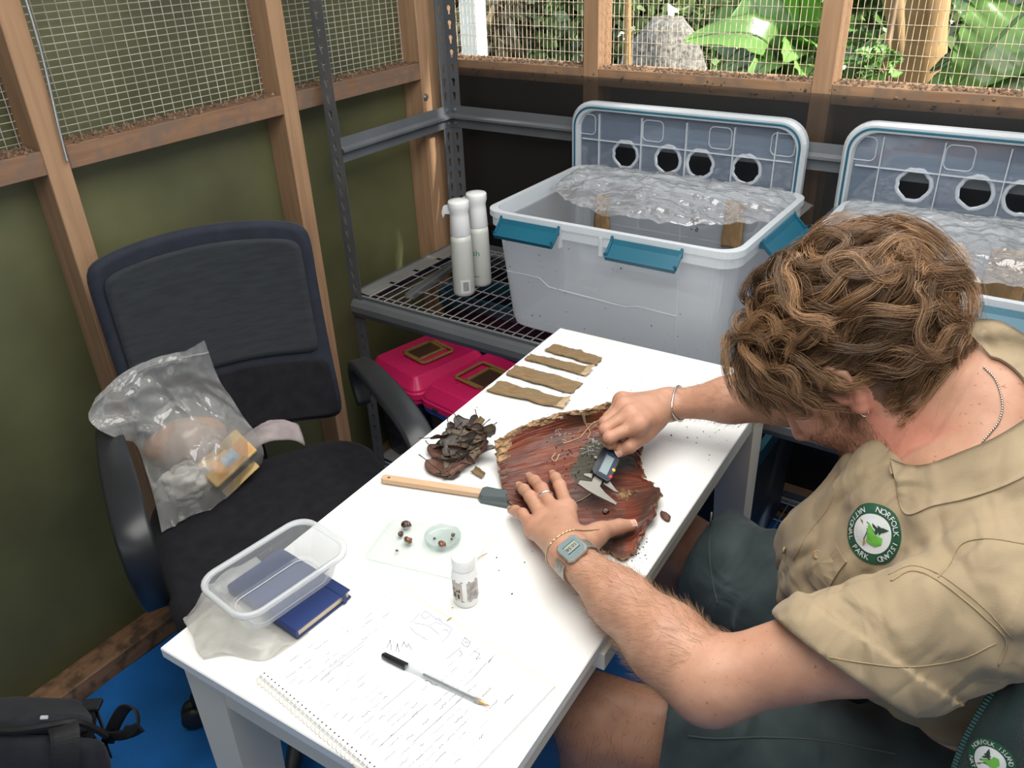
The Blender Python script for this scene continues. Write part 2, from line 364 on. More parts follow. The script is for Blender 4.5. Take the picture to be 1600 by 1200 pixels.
# steel cable hanging beside the left stud
k0, k1 = np.array((-1.6220,0.7946,1.4555)), np.array((-1.6220,0.7854,1.1593))
t = np.linspace(0, 1, 60)[:, None]; path = k0 + (k1 - k0) * t + np.stack([0 * t[:, 0], 0.003 * np.sin(t[:, 0] * 5), 0 * t[:, 0]], 1)
path = np.concatenate([[k0 + (k0 - k1) * 1.6], path])
cable = empty('steel_cable', tuple(k1), 'thin twisted grey steel cable hanging beside the timber stud of the left wall', 'cable')
for s in range(3):
    q = np.linspace(0, 1, 320)[:, None]; pp = np.array([np.interp(q[:, 0] * (len(path) - 1), np.arange(len(path)), path[:, c]) for c in range(3)]).T
    ph = q[:, 0] * 330 + s * 2.094; pp += 0.0016 * np.stack([np.cos(ph), np.sin(ph), 0 * ph], 1)
    mk('strand', *tube(pp, 0.0015, 5), MAT['zinc'], cable, smooth=True)

# blue tarpaulin spread over the floor
nx, ny = 170, 170
gx, gy = np.meshgrid(np.linspace(-1.625, 1.25, nx), np.linspace(-1.5, 1.93, ny), indexing='ij'); G = np.stack([gx.ravel(), gy.ravel()], 1)
w = G @ np.array([[0.62, -0.78], [0.78, 0.62]])
h = 0.006 * fbm(np.c_[w[:, 0] * 2.2, w[:, 1] * 9, 0 * w[:, 0]], 5, 3) + 0.004 * np.abs(vnoise(np.c_[w[:, 0] * 5, w[:, 1] * 14, 0 * w[:, 0]], 9))
h = h + 0.010 * np.exp(-((G[:, 0] + 1.625) / 0.03) ** 2); h = np.clip(0.5 * h, -0.004, 0.012) - 0.006
MAT['tarp'] = mat('blue_tarp', (0.015, 0.165, 0.52), 0.36, var=0.15, scale=6, bump=0.2, bscale=420)
tp = mk('tarpaulin', np.c_[G, h], gridF(nx, ny), MAT['tarp'], smooth=True)
setp(tp, 'crinkled bright blue plastic tarpaulin spread over the floor under the table', 'tarpaulin')

# ---------------------------------------------------------------- metal shelving along the back wall
SX0, SX1, SY0, SY1 = -1.600, 0.62, 1.425, 1.915
sh = empty('shelving_unit', ((SX0 + SX1) / 2, (SY0 + SY1) / 2, 0), 'grey slotted angle steel shelving unit with wire decks in the corner', 'shelving')
def slotted_flange(o, eu, ez, nrm, w, h, pitch, t=0.0018):
    """one side of a slotted angle post: sheet with a column of keyhole slots"""
    o, eu, ez, nrm = [np.asarray(a, float) for a in (o, eu, ez, nrm)]
    hole = []
    for k in range(9): a = math.radians(-35 + 250 * k / 8); hole.append((0.0062 * math.cos(a), 0.0062 * math.sin(a) + 0.006))
    hole += [(-0.0032, -0.004), (-0.0032, -0.0105), (0.0032, -0.0105), (0.0032, -0.004)]
    hole = np.array(hole); hole = hole[np.argsort(np.arctan2(hole[:, 1] - 0.001, hole[:, 0]))]
    n = len(hole); ang = np.arctan2(hole[:, 1], hole[:, 0]); W2, H2 = w / 2, pitch / 2
    sc = np.minimum(W2 / (np.abs(np.cos(ang)) + 1e-9), H2 / (np.abs(np.sin(ang)) + 1e-9)); outer = np.stack([np.cos(ang) * sc, np.sin(ang) * sc], 1)
    cor = np.array([(W2, H2), (-W2, H2), (-W2, -H2), (W2, -H2)])
    Vs, Fs, c = [], [], 0
    for i in range(int(h / pitch)):
        for side in (0, 1):
            pts = np.concatenate([outer, hole, cor]); P = o + eu * (pts[:, :1] + W2) + ez * (pts[:, 1:] + (i + 0.5) * pitch) + nrm * (t * side); Vs.append(P)
            for k in range(n):
                j = (k + 1) % n; f = [c + k, c + j, c + n + j, c + n + k]
                a, b = outer[k], outer[j]
                for q, cc in enumerate(cor):
                    if (abs(abs(a[0]) - W2) < 1e-6) != (abs(abs(b[0]) - W2) < 1e-6) and np.linalg.norm(cc - (a + b) / 2) < 0.02 and np.sign(cc[0]) == np.sign((a + b)[0]) and np.sign(cc[1]) == np.sign((a + b)[1]): f = [c + k, c + 2 * n + q, c + j, c + n + j, c + n + k]
                Fs.append(f if side else f[::-1])
            c += 2 * n + 4
        pts = hole
        for side in (0, 1): Vs.append(o + eu * (pts[:, :1] + W2) + ez * (pts[:, 1:] + (i + 0.5) * pitch) + nrm * (t * side))
        for k in range(n): j = (k + 1) % n; Fs.append([c + k, c + j, c + n + j, c + n + k])
        c += 2 * n
    return np.concatenate(Vs), Fs
fl = 0.039
for x, sx in ((SX0, 1), (SX1, -1)):
    for y, sy in ((SY0, 1), (SY1, -1)):
        mk('upright', *join(slotted_flange((x, y, 0.01), (sx, 0, 0), (0, 0, 1), (0, sy, 0), fl, 1.95, 0.0378), slotted_flange((x, y, 0.01), (0, sy, 0), (0, 0, 1), (sx, 0, 0), fl, 1.95, 0.0378)), MAT['steel'], sh)
beam = [(0, 0.0), (0.002, 0.0), (0.002, 0.022), (0.016, 0.028), (0.016, 0.034), (0.004, 0.040), (0.002, 0.062), (0, 0.062)]
def beams(z):
    mk('beam', *profile_bar(beam, (SX0 + 0.002, SY0 + 0.03, z), (SX0 + 0.002, SY1 - 0.002, z), (1, 0, 0), (0, 0, 1)), MAT['steel'], sh)
    mk('beam', *profile_bar(beam, (SX1 - 0.002, SY0 + 0.03, z), (SX1 - 0.002, SY1 - 0.002, z), (-1, 0, 0), (0, 0, 1)), MAT['steel'], sh)
    mk('beam', *profile_bar(beam, (SX0 + 0.002, SY1 - 0.002, z), (SX1, SY1 - 0.002, z), (0, -1, 0), (0, 0, 1)), MAT['steel'], sh)
beams(1.000)
front = [(0.004, 0.0), (-0.012, 0.004), (-0.018, 0.018), (-0.017, 0.034), (-0.008, 0.046), (0.004, 0.050), (0.004, 0.058), (0.014, 0.058), (0.014, 0.0)]
for zd in (0.10, 0.65):
    beams(zd - 0.058)
    mk('front_beam', *profile_bar(front, (SX0 + 0.01, SY0, zd - 0.060), (SX1, SY0, zd - 0.060), (0, 1, 0), (0, 0, 1)), MAT['steel'], sh, smooth=False)
    Vs = []
    for i in range(int((SX1 - SX0 - 0.10) / 0.0275)):
        x = SX0 + 0.06 + i * 0.0275; Vs.append(tube([(x, SY0 + 0.006, zd), (x, SY1 - 0.03, zd)], 0.0017, 5))
    for j in range(6):
        y = SY0 + 0.03 + j * 0.082; Vs.append(tube([(SX0 + 0.02, y, zd - 0.0034), (SX1 - 0.02, y, zd - 0.0034)], 0.0019, 5))
    for y in (SY0 + 0.008, SY1 - 0.03): Vs.append(tube([(SX0 + 0.02, y, zd - 0.003), (SX1 - 0.02, y, zd - 0.003)], 0.0028, 6))
    mk('wire_deck', *join(*Vs), MAT['deck'], sh)
    # flat end strip of the deck with its slots
    mk('end_strip', *join(box(SX0 + 0.004, SX0 + 0.036, SY0 + 0.02, SY1 - 0.03, zd - 0.002, zd), *[box(SX0 + 0.036, SX0 + 0.060, SY0 + 0.02 + i * 0.105, SY0 + 0.112 + i * 0.105, zd - 0.003, zd - 0.0015) for i in range(4)]), MAT['deck'], sh)
for dz in (0.012, 0.05):
    mk('rivet', *xf(lathe([(0.006, 0), (0.005, 0.003), (0.0005, 0.004)], 8), (SX0 + 0.005, SY1 - 0.02, 1.0 + dz), ry(math.pi / 2)), MAT['zinc'], sh)
    mk('rivet', *xf(lathe([(0.006, 0), (0.005, 0.003), (0.0005, 0.004)], 8), (SX0 + 0.02, SY1 - 0.005, 1.0 + dz), rx(math.pi / 2)), MAT['zinc'], sh)

# ---------------------------------------------------------------- the white table
TZ = 0.74
TA = np.array([-0.8543, 0.3219]); tphi = 1.6117; tu = np.array([math.cos(tphi), math.sin(tphi)]); tv = np.array([tu[1], -tu[0]]); TL, TW = 1.05, 0.4803
TR = np.eye(3); TR[:2, 0] = tv; TR[:2, 1] = tu              # table frame: x across, y along
def tab(VF): return xf(VF, (TA[0], TA[1], 0), TR)
tb = empty('white_table', (TA[0] + tv[0] * TW / 2 + tu[0] * TL / 2, TA[1] + tv[1] * TW / 2 + tu[1] * TL / 2, 0), 'white laminate work table with square tapered legs and specimens on it', 'table')
mk('tabletop', *tab(box(0, TW, 0, TL, TZ - 0.017, TZ, 0.0015)), MAT['white'], tb)
for x, y in ((0.014, 0.014), (TW - 0.014, 0.014), (0.014, TL - 0.014), (TW - 0.014, TL - 0.014)):
    sx = 1 if x < 0.2 else -1; sy = 1 if y < 0.5 else -1
    r = [[(x, y, z), (x + sx * wx, y, z), (x + sx * wx, y + sy * wy, z), (x, y + sy * wy, z)] for wx, wy, z in ((0.045, 0.045, 0.004), (0.070, 0.070, TZ - 0.10), (0.070, 0.070, TZ - 0.017))]
    if sx * sy < 0: r = [q[::-1] for q in r]
    mk('leg', *tab(loft(r, (True, True))), MAT['white_leg'], tb)
for a in ((0.018, TW - 0.018, 0.018, 0.036), (0.018, TW - 0.018, TL - 0.036, TL - 0.018), (0.018, 0.036, 0.05, TL - 0.05), (TW - 0.036, TW - 0.018, 0.05, TL - 0.05)):
    mk('apron', *tab(box(*a, TZ - 0.080, TZ - 0.017)), MAT['white_leg'], tb)
mk('edge_block', *tab(box(TW - 0.012, TW + 0.006, 0.285, 0.335, TZ - 0.046, TZ - 0.017, 0.001)), MAT['white_leg'], tb)

# ---------------------------------------------------------------- office chair by the left wall
def plate(outline, holes, t):
    """flat plate in the xy plane with holes, from z=0 to z=t"""
    cu = bpy.data.curves.new('tmp', 'CURVE'); cu.dimensions = '2D'; cu.fill_mode = 'BOTH'; cu.extrude = t / 2
    for poly in [outline] + list(holes):
        s = cu.splines.new('POLY'); s.points.add(len(poly) - 1); s.use_cyclic_u = True
        for p, (x, y) in zip(s.points, poly): p.co = (x, y, 0, 1)
    o = bpy.data.objects.new('tmp', cu); COL.objects.link(o); dg = bpy.context.evaluated_depsgraph_get(); me = bpy.data.meshes.new_from_object(o.evaluated_get(dg))
    V = np.array([v.co[:] for v in me.vertices]); F = [list(p.vertices) for p in me.polygons]; V[:, 2] += t / 2
    bpy.data.objects.remove(o); bpy.data.curves.remove(cu); bpy.data.meshes.remove(me); return V, F
def text_mesh(body, size, t=0.0002, align='CENTER', spacing=1.0):
    cu = bpy.data.curves.new('tmp', 'FONT'); cu.body = body; cu.size = size; cu.align_x = align; cu.align_y = 'CENTER'; cu.extrude = t / 2; cu.resolution_u = 2; cu.space_character = spacing
    o = bpy.data.objects.new('tmp', cu); COL.objects.link(o); dg = bpy.context.evaluated_depsgraph_get(); me = bpy.data.meshes.new_from_object(o.evaluated_get(dg))
    V = np.array([v.co[:] for v in me.vertices]); F = [list(p.vertices) for p in me.polygons]
    bpy.data.objects.remove(o); bpy.data.curves.remove(cu); bpy.data.meshes.remove(me); return V, F
def circle(cx, cy, r, n=24, wob=0.0, seed=0):
    g = np.random.default_rng(seed); a = np.arange(n) / n * 2 * np.pi; rr = r * (1 + wob * g.uniform(-1, 1, n)); return [(cx + q * math.cos(b), cy + q * math.sin(b)) for q, b in zip(rr, a)]

MAT['mesh_fabric'] = mat('chair_mesh_fabric', (0.024, 0.028, 0.033), 0.75, var=0.12, scale=20, bump=0.25, bscale=900, stretch=(1, 1, 6), sheen=0.08, spec=0.3)
MAT['mesh_border'] = mat('chair_back_border', (0.015, 0.0185, 0.030), 0.7, var=0.12, scale=30, bump=0.3, bscale=500, sheen=0.08, spec=0.3)
cf = np.array([0.892, -0.452, 0.0]); cs = np.array([0.452, 0.892, 0.0]); up = np.array([0, 0, 1.0])
seat_c = np.array([-1.185, 0.775, 0.0])
ch = empty('office_chair', tuple(seat_c), 'black mesh back office chair with looped armrests by the olive wall', 'chair')
B0 = np.array([-1.418, 0.893, 0.545])
def back_pt(a, h, off=0.0):
    a, h, off = np.broadcast_arrays(*[np.atleast_1d(np.asarray(v, float)) for v in (a, h, off)])
    lean = -0.075 * (h / 0.43) - 0.02 * np.sin(h / 0.43 * 3.1)
    f = lean + 0.75 * a ** 2 + off
    z = h + 0.022 * (1 - (a / 0.21) ** 2) * (h / 0.43) - 0.015 * (1 - (a / 0.21) ** 2) * (1 - h / 0.43) * -1
    return B0 + cs * a[:, None] + cf * f[:, None] + up * z[:, None]
def back_sheet(w, h0, h1, r, off, t, n=28):
    """rounded-rectangle piece of the curved backrest"""
    g = np.linspace(-1, 1, n); A, H = np.meshgrid(g, g, indexing='ij'); A, H = A.ravel(), H.ravel()
    k = np.maximum(np.abs(A), np.abs(H)); rad = np.hypot(A, H) + 1e-9; p = 14.0
    sq = (np.abs(A) ** p + np.abs(H) ** p) ** (1 / p) + 1e-9; A2, H2 = A * k / sq, H * k / sq
    hh = (h0 + h1) / 2 + H2 * (h1 - h0) / 2; wid = w * (0.97 + 0.03 * (hh / 0.43)); return thick(back_pt(A2 * wid, hh, off), gridF(n, n), t)
mk('back_panel', *back_sheet(0.222, -0.005, 0.440, 0.05, -0.013, 0.012), MAT['mesh_border'], ch, smooth=True)
mk('back_mesh', *back_sheet(0.196, 0.150, 0.405, 0.05, 0.0025, 0.0025), MAT['mesh_fabric'], ch, smooth=True)
mk('lumbar_band', *back_sheet(0.208, 0.006, 0.135, 0.05, 0.0035, 0.0035), MAT['black_fabric'], ch, smooth=True)
# seat cushion
rings = []
for z, s in ((0.425, 0.86), (0.428, 0.97), (0.445, 1.0), (0.478, 1.0), (0.494, 0.975), (0.502, 0.92), (0.506, 0.80), (0.5075, 0.5), (0.508, 0.2)):
    rings.append([seat_c + cs * (x * s) + cf * (y * s) + up * (z - 0.010 * max(0, abs(x) - 0.1) * (1 if s > 0.5 else 0)) for x, y in rrect(0.49, 0.48, 0.11, 8)])
mk('seat', *loft(rings, (True, True)), MAT['black_fabric'], ch, smooth=True)
for sgn in (1, -1):
    sd = cs * (0.262 * sgn)
    P = [(-0.235, 0.560), (-0.255, 0.620), (-0.232, 0.668), (-0.16, 0.682), (-0.04, 0.684), (0.07, 0.676), (0.125, 0.650), (0.142, 0.600), (0.125, 0.535), (0.085, 0.470), (0.02, 0.428), (-0.06, 0.420)]
    pts = catmull([seat_c + sd + cf * a + up * z for a, z in P], 6)
    wd = np.interp(np.arange(len(pts)), [0, 12, 24, 36, 48, len(pts) - 1], [0.016, 0.022, 0.029, 0.029, 0.026, 0.020])
    T = np.gradient(pts, axis=0); T /= np.linalg.norm(T, axis=1)[:, None]; Nn = np.cross(T, cs); rr = []
    for p, nn, w_ in zip(pts, Nn, wd): rr.append([p + cs * (w_ * x) + nn * (0.011 * y) for x, y in ((1, .6), (.8, 1), (-.8, 1), (-1, .6), (-1, -.6), (-.8, -1), (.8, -1), (1, -.6))])
    mk('armrest', *loft(rr, (True, True)), MAT['black_plastic'], ch, smooth=True)
mk('back_stem', *tube(catmull([seat_c - cf * 0.05 + up * 0.41, seat_c - cf * 0.24 + up * 0.42, B0 - cf * 0.05 + up * 0.08], 8), 0.022, 8, flat=(0.6, 1.4)), MAT['black_plastic'], ch, smooth=True)
mk('gas_column', *xf(lathe([(0.05, 0.40), (0.05, 0.38), (0.026, 0.36), (0.026, 0.20), (0.034, 0.20), (0.034, 0.08)], 16), seat_c), MAT['black_plastic'], ch, smooth=True)
for k in range(5):
    a = k * 1.2566 + 0.3; dv = np.array([math.cos(a), math.sin(a), 0])
    mk('base_arm', *tube([seat_c + up * 0.105, seat_c + dv * 0.15 + up * 0.095, seat_c + dv * 0.27 + up * 0.07], [0.026, 0.022, 0.016], 8), MAT['black_plastic'], ch, smooth=True)
    mk('caster', *xf(xf(lathe([(0.008, -0.02), (0.026, -0.02), (0.028, -0.006), (0.012, -0.004), (0.012, 0.004), (0.028, 0.006), (0.026, 0.02), (0.008, 0.02)], 14), rot=rz(a) @ rx(math.pi / 2)), seat_c + dv * 0.275 + up * 0.03), MAT['black_plastic'], ch, smooth=True)

# the crumpled pale cloth at the back of the seat
MAT['pale_cloth'] = mat('pale_cloth', (0.42, 0.36, 0.36), 0.9, var=0.12, scale=20, bump=0.2, bscale=300)
n = 22; g = np.linspace(-1, 1, n); A, H = np.meshgrid(g, g, indexing='ij'); A, H = A.ravel(), H.ravel(); q = np.c_[A * 1.6, H * 1.6, 0 * A]
o0 = np.array([-1.392, 0.918, 0.503]); r_ = np.clip(1 - (A ** 2 + H ** 2) ** 0.5 * 0.72, 0, 1)
V = o0 + cs * (A * 0.075)[:, None] + cf * (H * 0.035)[:, None] + up * (0.078 * np.sqrt(r_) + 0.016 * fbm(q, 21, 3) * r_)[:, None]
o_ = mk('cloth', *thick(V, gridF(n, n), 0.003), MAT['pale_cloth'], smooth=True); setp(o_, 'crumpled pale pinkish cloth at the back of the office chair seat', 'cloth')

# ---------------------------------------------------------------- zip bag of bits on the chair
MAT['bag_film'] = plastic('bag_film', (0.86, 0.86, 0.84), 0.74, rough=0.12, milk=0.35, ior=1.7, bump=0.7, bscale=30)
ctl = [
 [(-1.3416,0.6039,0.5099), (-1.3337,0.6535,0.5123), (-1.3201,0.7045,0.5108), (-1.3208,0.7623,0.5134), (-1.3483,0.8529,0.5094)],
 [(-1.3733,0.6257,0.5734), (-1.3125,0.6491,0.6056), (-1.2794,0.6925,0.6137), (-1.2828,0.7545,0.6050), (-1.3249,0.8572,0.5523)],
 [(-1.4189,0.6482,0.6116), (-1.3417,0.6623,0.6542), (-1.3007,0.7012,0.6681), (-1.3046,0.7664,0.6441), (-1.3420,0.8616,0.5962)],
 [(-1.4364,0.6535,0.6572), (-1.3946,0.6862,0.6815), (-1.3610,0.7305,0.6905), (-1.3553,0.7894,0.6679), (-1.3625,0.8562,0.6295)],
 [(-1.4327,0.6217,0.6886), (-1.4196,0.6776,0.7149), (-1.4065,0.7363,0.7249), (-1.3870,0.7884,0.7191), (-1.3738,0.8440,0.6841)],
 [(-1.4585,0.5941,0.7359), (-1.4417,0.6501,0.7585), (-1.4179,0.7092,0.7785), (-1.3916,0.7700,0.7781), (-1.3778,0.8283,0.7364)],
 [(-1.4605,0.6187,0.7731), (-1.4493,0.6748,0.8016), (-1.4238,0.7311,0.8157), (-1.3849,0.7771,0.8219), (-1.3688,0.8116,0.8346)]]
def patch(ctl, k=14):
    A = np.array(ctl, float); A = np.stack([catmull(A[i], k) for i in range(A.shape[0])]); return np.stack([catmull(A[:, j], k) for j in range(A.shape[1])], 1)
Pf = patch(ctl); nv_, nu_ = Pf.shape[:2]; cam_p = np.array([-0.0449, -0.0204, 1.5303])
vv, uu = np.meshgrid(np.linspace(0, 1, nv_), np.linspace(0, 1, nu_), indexing='ij')
dirn = Pf - cam_p; dirn /= np.linalg.norm(dirn, axis=2)[..., None]
# the bag's thickness runs along the chair's facing direction
edge = np.sin(np.pi * np.clip(uu, 0.0, 1)) ** 0.6 * np.clip(vv * 9, 0, 1) * np.clip((1 - vv) * 6, 0, 1)
fold = (0.016 * (0.35 - np.abs(fbm(np.c_[uu.ravel() * 5 + vv.ravel() * 3, vv.ravel() * 3.5, 0 * uu.ravel()], 31, 2))) + 0.006 * (0.3 - np.abs(vnoise(np.c_[uu.ravel() * 17 - vv.ravel() * 9, vv.ravel() * 8, 0 * uu.ravel()], 33)))).reshape(uu.shape)
Pfr = Pf + cf * (fold * (0.4 + edge))[..., None]
Pbk = Pf - cf * (edge * (0.085 * (1 - vv) + 0.006))[..., None] * 1.0 - np.array([0, 0, 1]) * 0 + cf * (fold * 0.6)[..., None]
F1 = gridF(nv_, nu_); n0 = nv_ * nu_
bag = mk('zip_bag', np.concatenate([Pfr.reshape(-1, 3), Pbk.reshape(-1, 3)]), F1 + [[i + n0 for i in f[::-1]] for f in F1], MAT['bag_film'], smooth=True)
setp(bag, 'clear plastic zip bag of packets and crumpled paper slumped on the black office chair', 'plastic bag')
zl = Pfr[-5]; zs = mk('zip_seal', *tube(zl + cf * 0.002, 0.0016, 6), MAT['bag_film'], bag)
MAT['brown_paper'] = mat('brown_paper', (0.50, 0.30, 0.20), 0.75, var=0.1, scale=14, bump=0.3, bscale=60)
MAT['tissue'] = mat('tissue_paper', (0.72, 0.69, 0.65), 0.85, var=0.08, scale=20, bump=0.4, bscale=60)
MAT['yellow_card'] = mat('yellow_packet', (0.70, 0.47, 0.17), 0.45, var=0.08, scale=9)
MAT['orange_card'] = mat('orange_print', (0.72, 0.36, 0.10), 0.45, var=0.1, scale=9)
MAT['blue_label'] = mat('pale_blue_label', (0.36, 0.47, 0.56), 0.5, var=0.1, scale=60)
def blob(c, rad, R=None, amp=0.2, fq=3.0, seed=0, nu=22, nv=30):
    th = np.linspace(0.02, math.pi - 0.02, nu); ph = np.arange(nv) / nv * 2 * np.pi; T, Pq = np.meshgrid(th, ph, indexing='ij')
    D = np.stack([np.sin(T) * np.cos(Pq), np.sin(T) * np.sin(Pq), np.cos(T)], -1).reshape(-1, 3)
    V = D * (1 + amp * fbm(D * fq, seed, 3))[:, None] * np.asarray(rad)
    if R is not None: V = V @ np.asarray(R).T
    return V + np.asarray(c), [f[::-1] for f in gridF(nu, nv, True)] + [list(range(nv)), [(nu - 1) * nv + k for k in range(nv)][::-1]]
bc = np.array((-1.3974,0.7335,0.6309)); RB = frame(cs, up)
setp(mk('paper_parcel', *blob(bc, (0.082, 0.038, 0.05), RB, 0.05, 1.5, 3), MAT['brown_paper'], smooth=True), 'rounded brown paper parcel inside the zip bag on the chair', 'parcel')
tc_ = np.array((-1.3634,0.6899,0.5643))
setp(mk('tissue_wad', *blob(tc_, (0.048, 0.022, 0.042), RB, 0.30, 2.6, 5, 34, 44), MAT['tissue'], smooth=True), 'white crumpled tissue wad in the lower corner of the zip bag', 'tissue')
pk0 = np.array((-1.3318,0.7729,0.5902)); pk = empty('packet', tuple(pk0), 'yellow and orange packet with a pale blue label in the zip bag', 'packet')
nrmp = (cam_p - pk0); nrmp /= np.linalg.norm(nrmp); ax = np.array((-1.3181,0.8278,0.6043)) - np.array((-1.3340,0.7164,0.5621)); RP = frame(ax, nrmp)
mk('box', *xf(box(-0.055, 0.055, -0.032, 0.032, -0.022, 0.0, 0.003), pk0, RP), MAT['yellow_card'], pk)
mk('print', *xf(box(-0.038, 0.05, -0.024, 0.012, 0.0002, 0.001), pk0, RP), MAT['orange_card'], pk)
mk('label', *xf(box(-0.012, 0.022, -0.016, 0.008, 0.001, 0.0018), pk0, RP), MAT['blue_label'], pk)
sl0 = np.array((-1.3274,0.7900,0.5295)); o_ = mk('sachet', *xf(box(-0.045, 0.045, -0.009, 0.009, -0.002, 0.002, 0.001), sl0, frame(ax, nrmp)), MAT['yellow_card']); setp(o_, 'narrow yellow sachet lying along the bottom edge of the zip bag', 'sachet')

# ---------------------------------------------------------------- backpack on the floor
MAT['pack'] = mat('charcoal_canvas', (0.020, 0.022, 0.028), 0.8, var=0.15, scale=30, bump=0.3, bscale=500, sheen=0.08, spec=0.25)
MAT['webbing'] = mat('black_webbing', (0.010, 0.010, 0.012), 0.7, var=0.15, scale=50, bump=0.3, bscale=400)
def slab0(P, t):
    """thick rounded panel grown back from a grid of points facing the room"""
    P = np.asarray(P, float); nu, nv = P.shape[:2]; nn = np.cross(np.gradient(P, axis=0), np.gradient(P, axis=1)); nn /= np.linalg.norm(nn, axis=2)[..., None] + 1e-12
    if (nn.mean((0, 1)) @ (np.array([-0.0449, -0.0204, 1.5303]) - P.mean((0, 1)))) < 0: nn = -nn
    U, W = np.meshgrid(np.linspace(-1, 1, nu), np.linspace(-1, 1, nv), indexing='ij'); e = np.clip(1 - np.maximum(np.abs(U), np.abs(W)) ** 8, 0, 1) ** .5
    A, B_ = P - nn * (t * .5 * (1 - e))[..., None], P - nn * (t * (.5 + .5 * e))[..., None]; n = nu * nv; F0 = gridF(nu, nv); loop = [j for j in range(nv)] + [i * nv + nv - 1 for i in range(1, nu)] + [(nu - 1) * nv + j for j in range(nv - 2, -1, -1)] + [i * nv for i in range(nu - 2, 0, -1)]
    return np.concatenate([A.reshape(-1, 3), B_.reshape(-1, 3)]), F0 + [[i + n for i in f[::-1]] for f in F0] + [[loop[k], loop[k - 1], loop[k - 1] + n, loop[k] + n] for k in range(len(loop))]
bp = empty('backpack', (-1.4482,0.2866,0.0030), 'charcoal canvas backpack with black straps standing on the blue tarpaulin by the wall', 'backpack')
BB = [[(-1.3204,0.1882,0.4291), (-1.2624,0.2131,0.4361), (-1.2143,0.2393,0.4348), (-1.1714,0.2713,0.4268), (-1.1479,0.2995,0.4029), (-1.1501,0.3168,0.3693)],
      [(-1.3060,0.1664,0.4035), (-1.2356,0.1915,0.4183), (-1.1842,0.2184,0.4207), (-1.1366,0.2530,0.4159), (-1.1154,0.2923,0.3898), (-1.1221,0.3218,0.3479)],
      [(-1.3045,0.1409,0.3453), (-1.2322,0.1679,0.3610), (-1.1774,0.1964,0.3662), (-1.1278,0.2339,0.3593), (-1.1043,0.2764,0.3357), (-1.1118,0.3127,0.3043)],
      [(-1.3166,0.1172,0.2632), (-1.2430,0.1445,0.2779), (-1.1855,0.1751,0.2833), (-1.1346,0.2133,0.2762), (-1.1063,0.2559,0.2579), (-1.1088,0.2927,0.2323)],
      [(-1.3383,0.1035,0.1849), (-1.2742,0.1319,0.1906), (-1.2188,0.1640,0.1904), (-1.1634,0.2017,0.1879), (-1.1266,0.2413,0.1769), (-1.1142,0.2720,0.1677)]]
mk('main_body', *slab0(patch(BB, 7), 0.17), MAT['pack'], bp, smooth=True)
FB = [[(-1.4216,0.2207,0.3867), (-1.3798,0.2485,0.3839), (-1.3391,0.2782,0.3850), (-1.2970,0.3055,0.3812), (-1.2586,0.3303,0.3776), (-1.2370,0.3376,0.3661)],
      [(-1.3658,0.2024,0.4149), (-1.3183,0.2281,0.4134), (-1.2746,0.2550,0.4176), (-1.2347,0.2816,0.4149), (-1.2044,0.3084,0.4023), (-1.1870,0.3291,0.3840)],
      [(-1.3216,0.1862,0.4274), (-1.2615,0.2084,0.4386), (-1.2136,0.2312,0.4426), (-1.1851,0.2607,0.4458), (-1.1645,0.2880,0.4336), (-1.1606,0.3162,0.4093)]]
mk('top_flap', *slab0(patch(FB, 7), 0.035), MAT['pack'], bp, smooth=True)
mk('strap', *tube(catmull([(-1.1605,0.2715,0.4403), (-1.1337,0.2604,0.4375), (-1.1227,0.2430,0.4035), (-1.1240,0.2255,0.3434), (-1.1258,0.2083,0.2803)], 6), 0.021, 8, flat=(0.10, 1.0)), MAT['webbing'], bp)
mk('zip', *tube(catmull([(-1.3005,0.1794,0.4307), (-1.2131,0.2198,0.4400), (-1.1706,0.2546,0.4425), (-1.1461,0.2845,0.4362), (-1.1428,0.3057,0.3965), (-1.1424,0.3156,0.3698)], 6), 0.006, 6), MAT['webbing'], bp)
mk('zip_tag', *xf(box(-0.006, 0.006, -0.003, 0.003, -0.002, 0.002, 0.0008), (-1.1789,0.2568,0.4541), frame((.8, .55, 0), (.3, -.5, .8))), mat('pale_tag', (0.55, 0.56, 0.6), 0.4), bp)
l0 = np.array((-1.1230,0.3280,0.3779))
for nm, P in (('strap_loop', [(-1.1659,0.3208,0.3304), (-1.1474,0.3370,0.3752), (-1.1238,0.3522,0.4134), (-1.1009,0.3572,0.4174), (-1.0915,0.3496,0.3971), (-1.1138,0.3435,0.3705), (-1.1408,0.3404,0.3531)]),
              ('side_strap', [(-1.2358,0.3123,0.3489), (-1.1883,0.3200,0.3520), (-1.1464,0.3247,0.3566), (-1.1174,0.3391,0.3679), (-1.0956,0.3524,0.3849)]),
              ('buckle_strap', [(-1.2384,0.3125,0.3519), (-1.2258,0.3303,0.3646), (-1.2167,0.3432,0.3737), (-1.2110,0.3378,0.3602), (-1.1882,0.3300,0.3461), (-1.1767,0.3213,0.3220), (-1.1727,0.3186,0.2939)])):
    mk(nm, *tube(catmull(P, 6), 0.011, 8, flat=(1.0, 0.2)), MAT['webbing'], bp, smooth=True)
mk('buckle', *xf(box(-0.016, 0.016, -0.012, 0.012, -0.005, 0.005, 0.002), (-1.2128,0.3350,0.3783), rz(math.radians(38))), MAT['black_plastic'], bp)

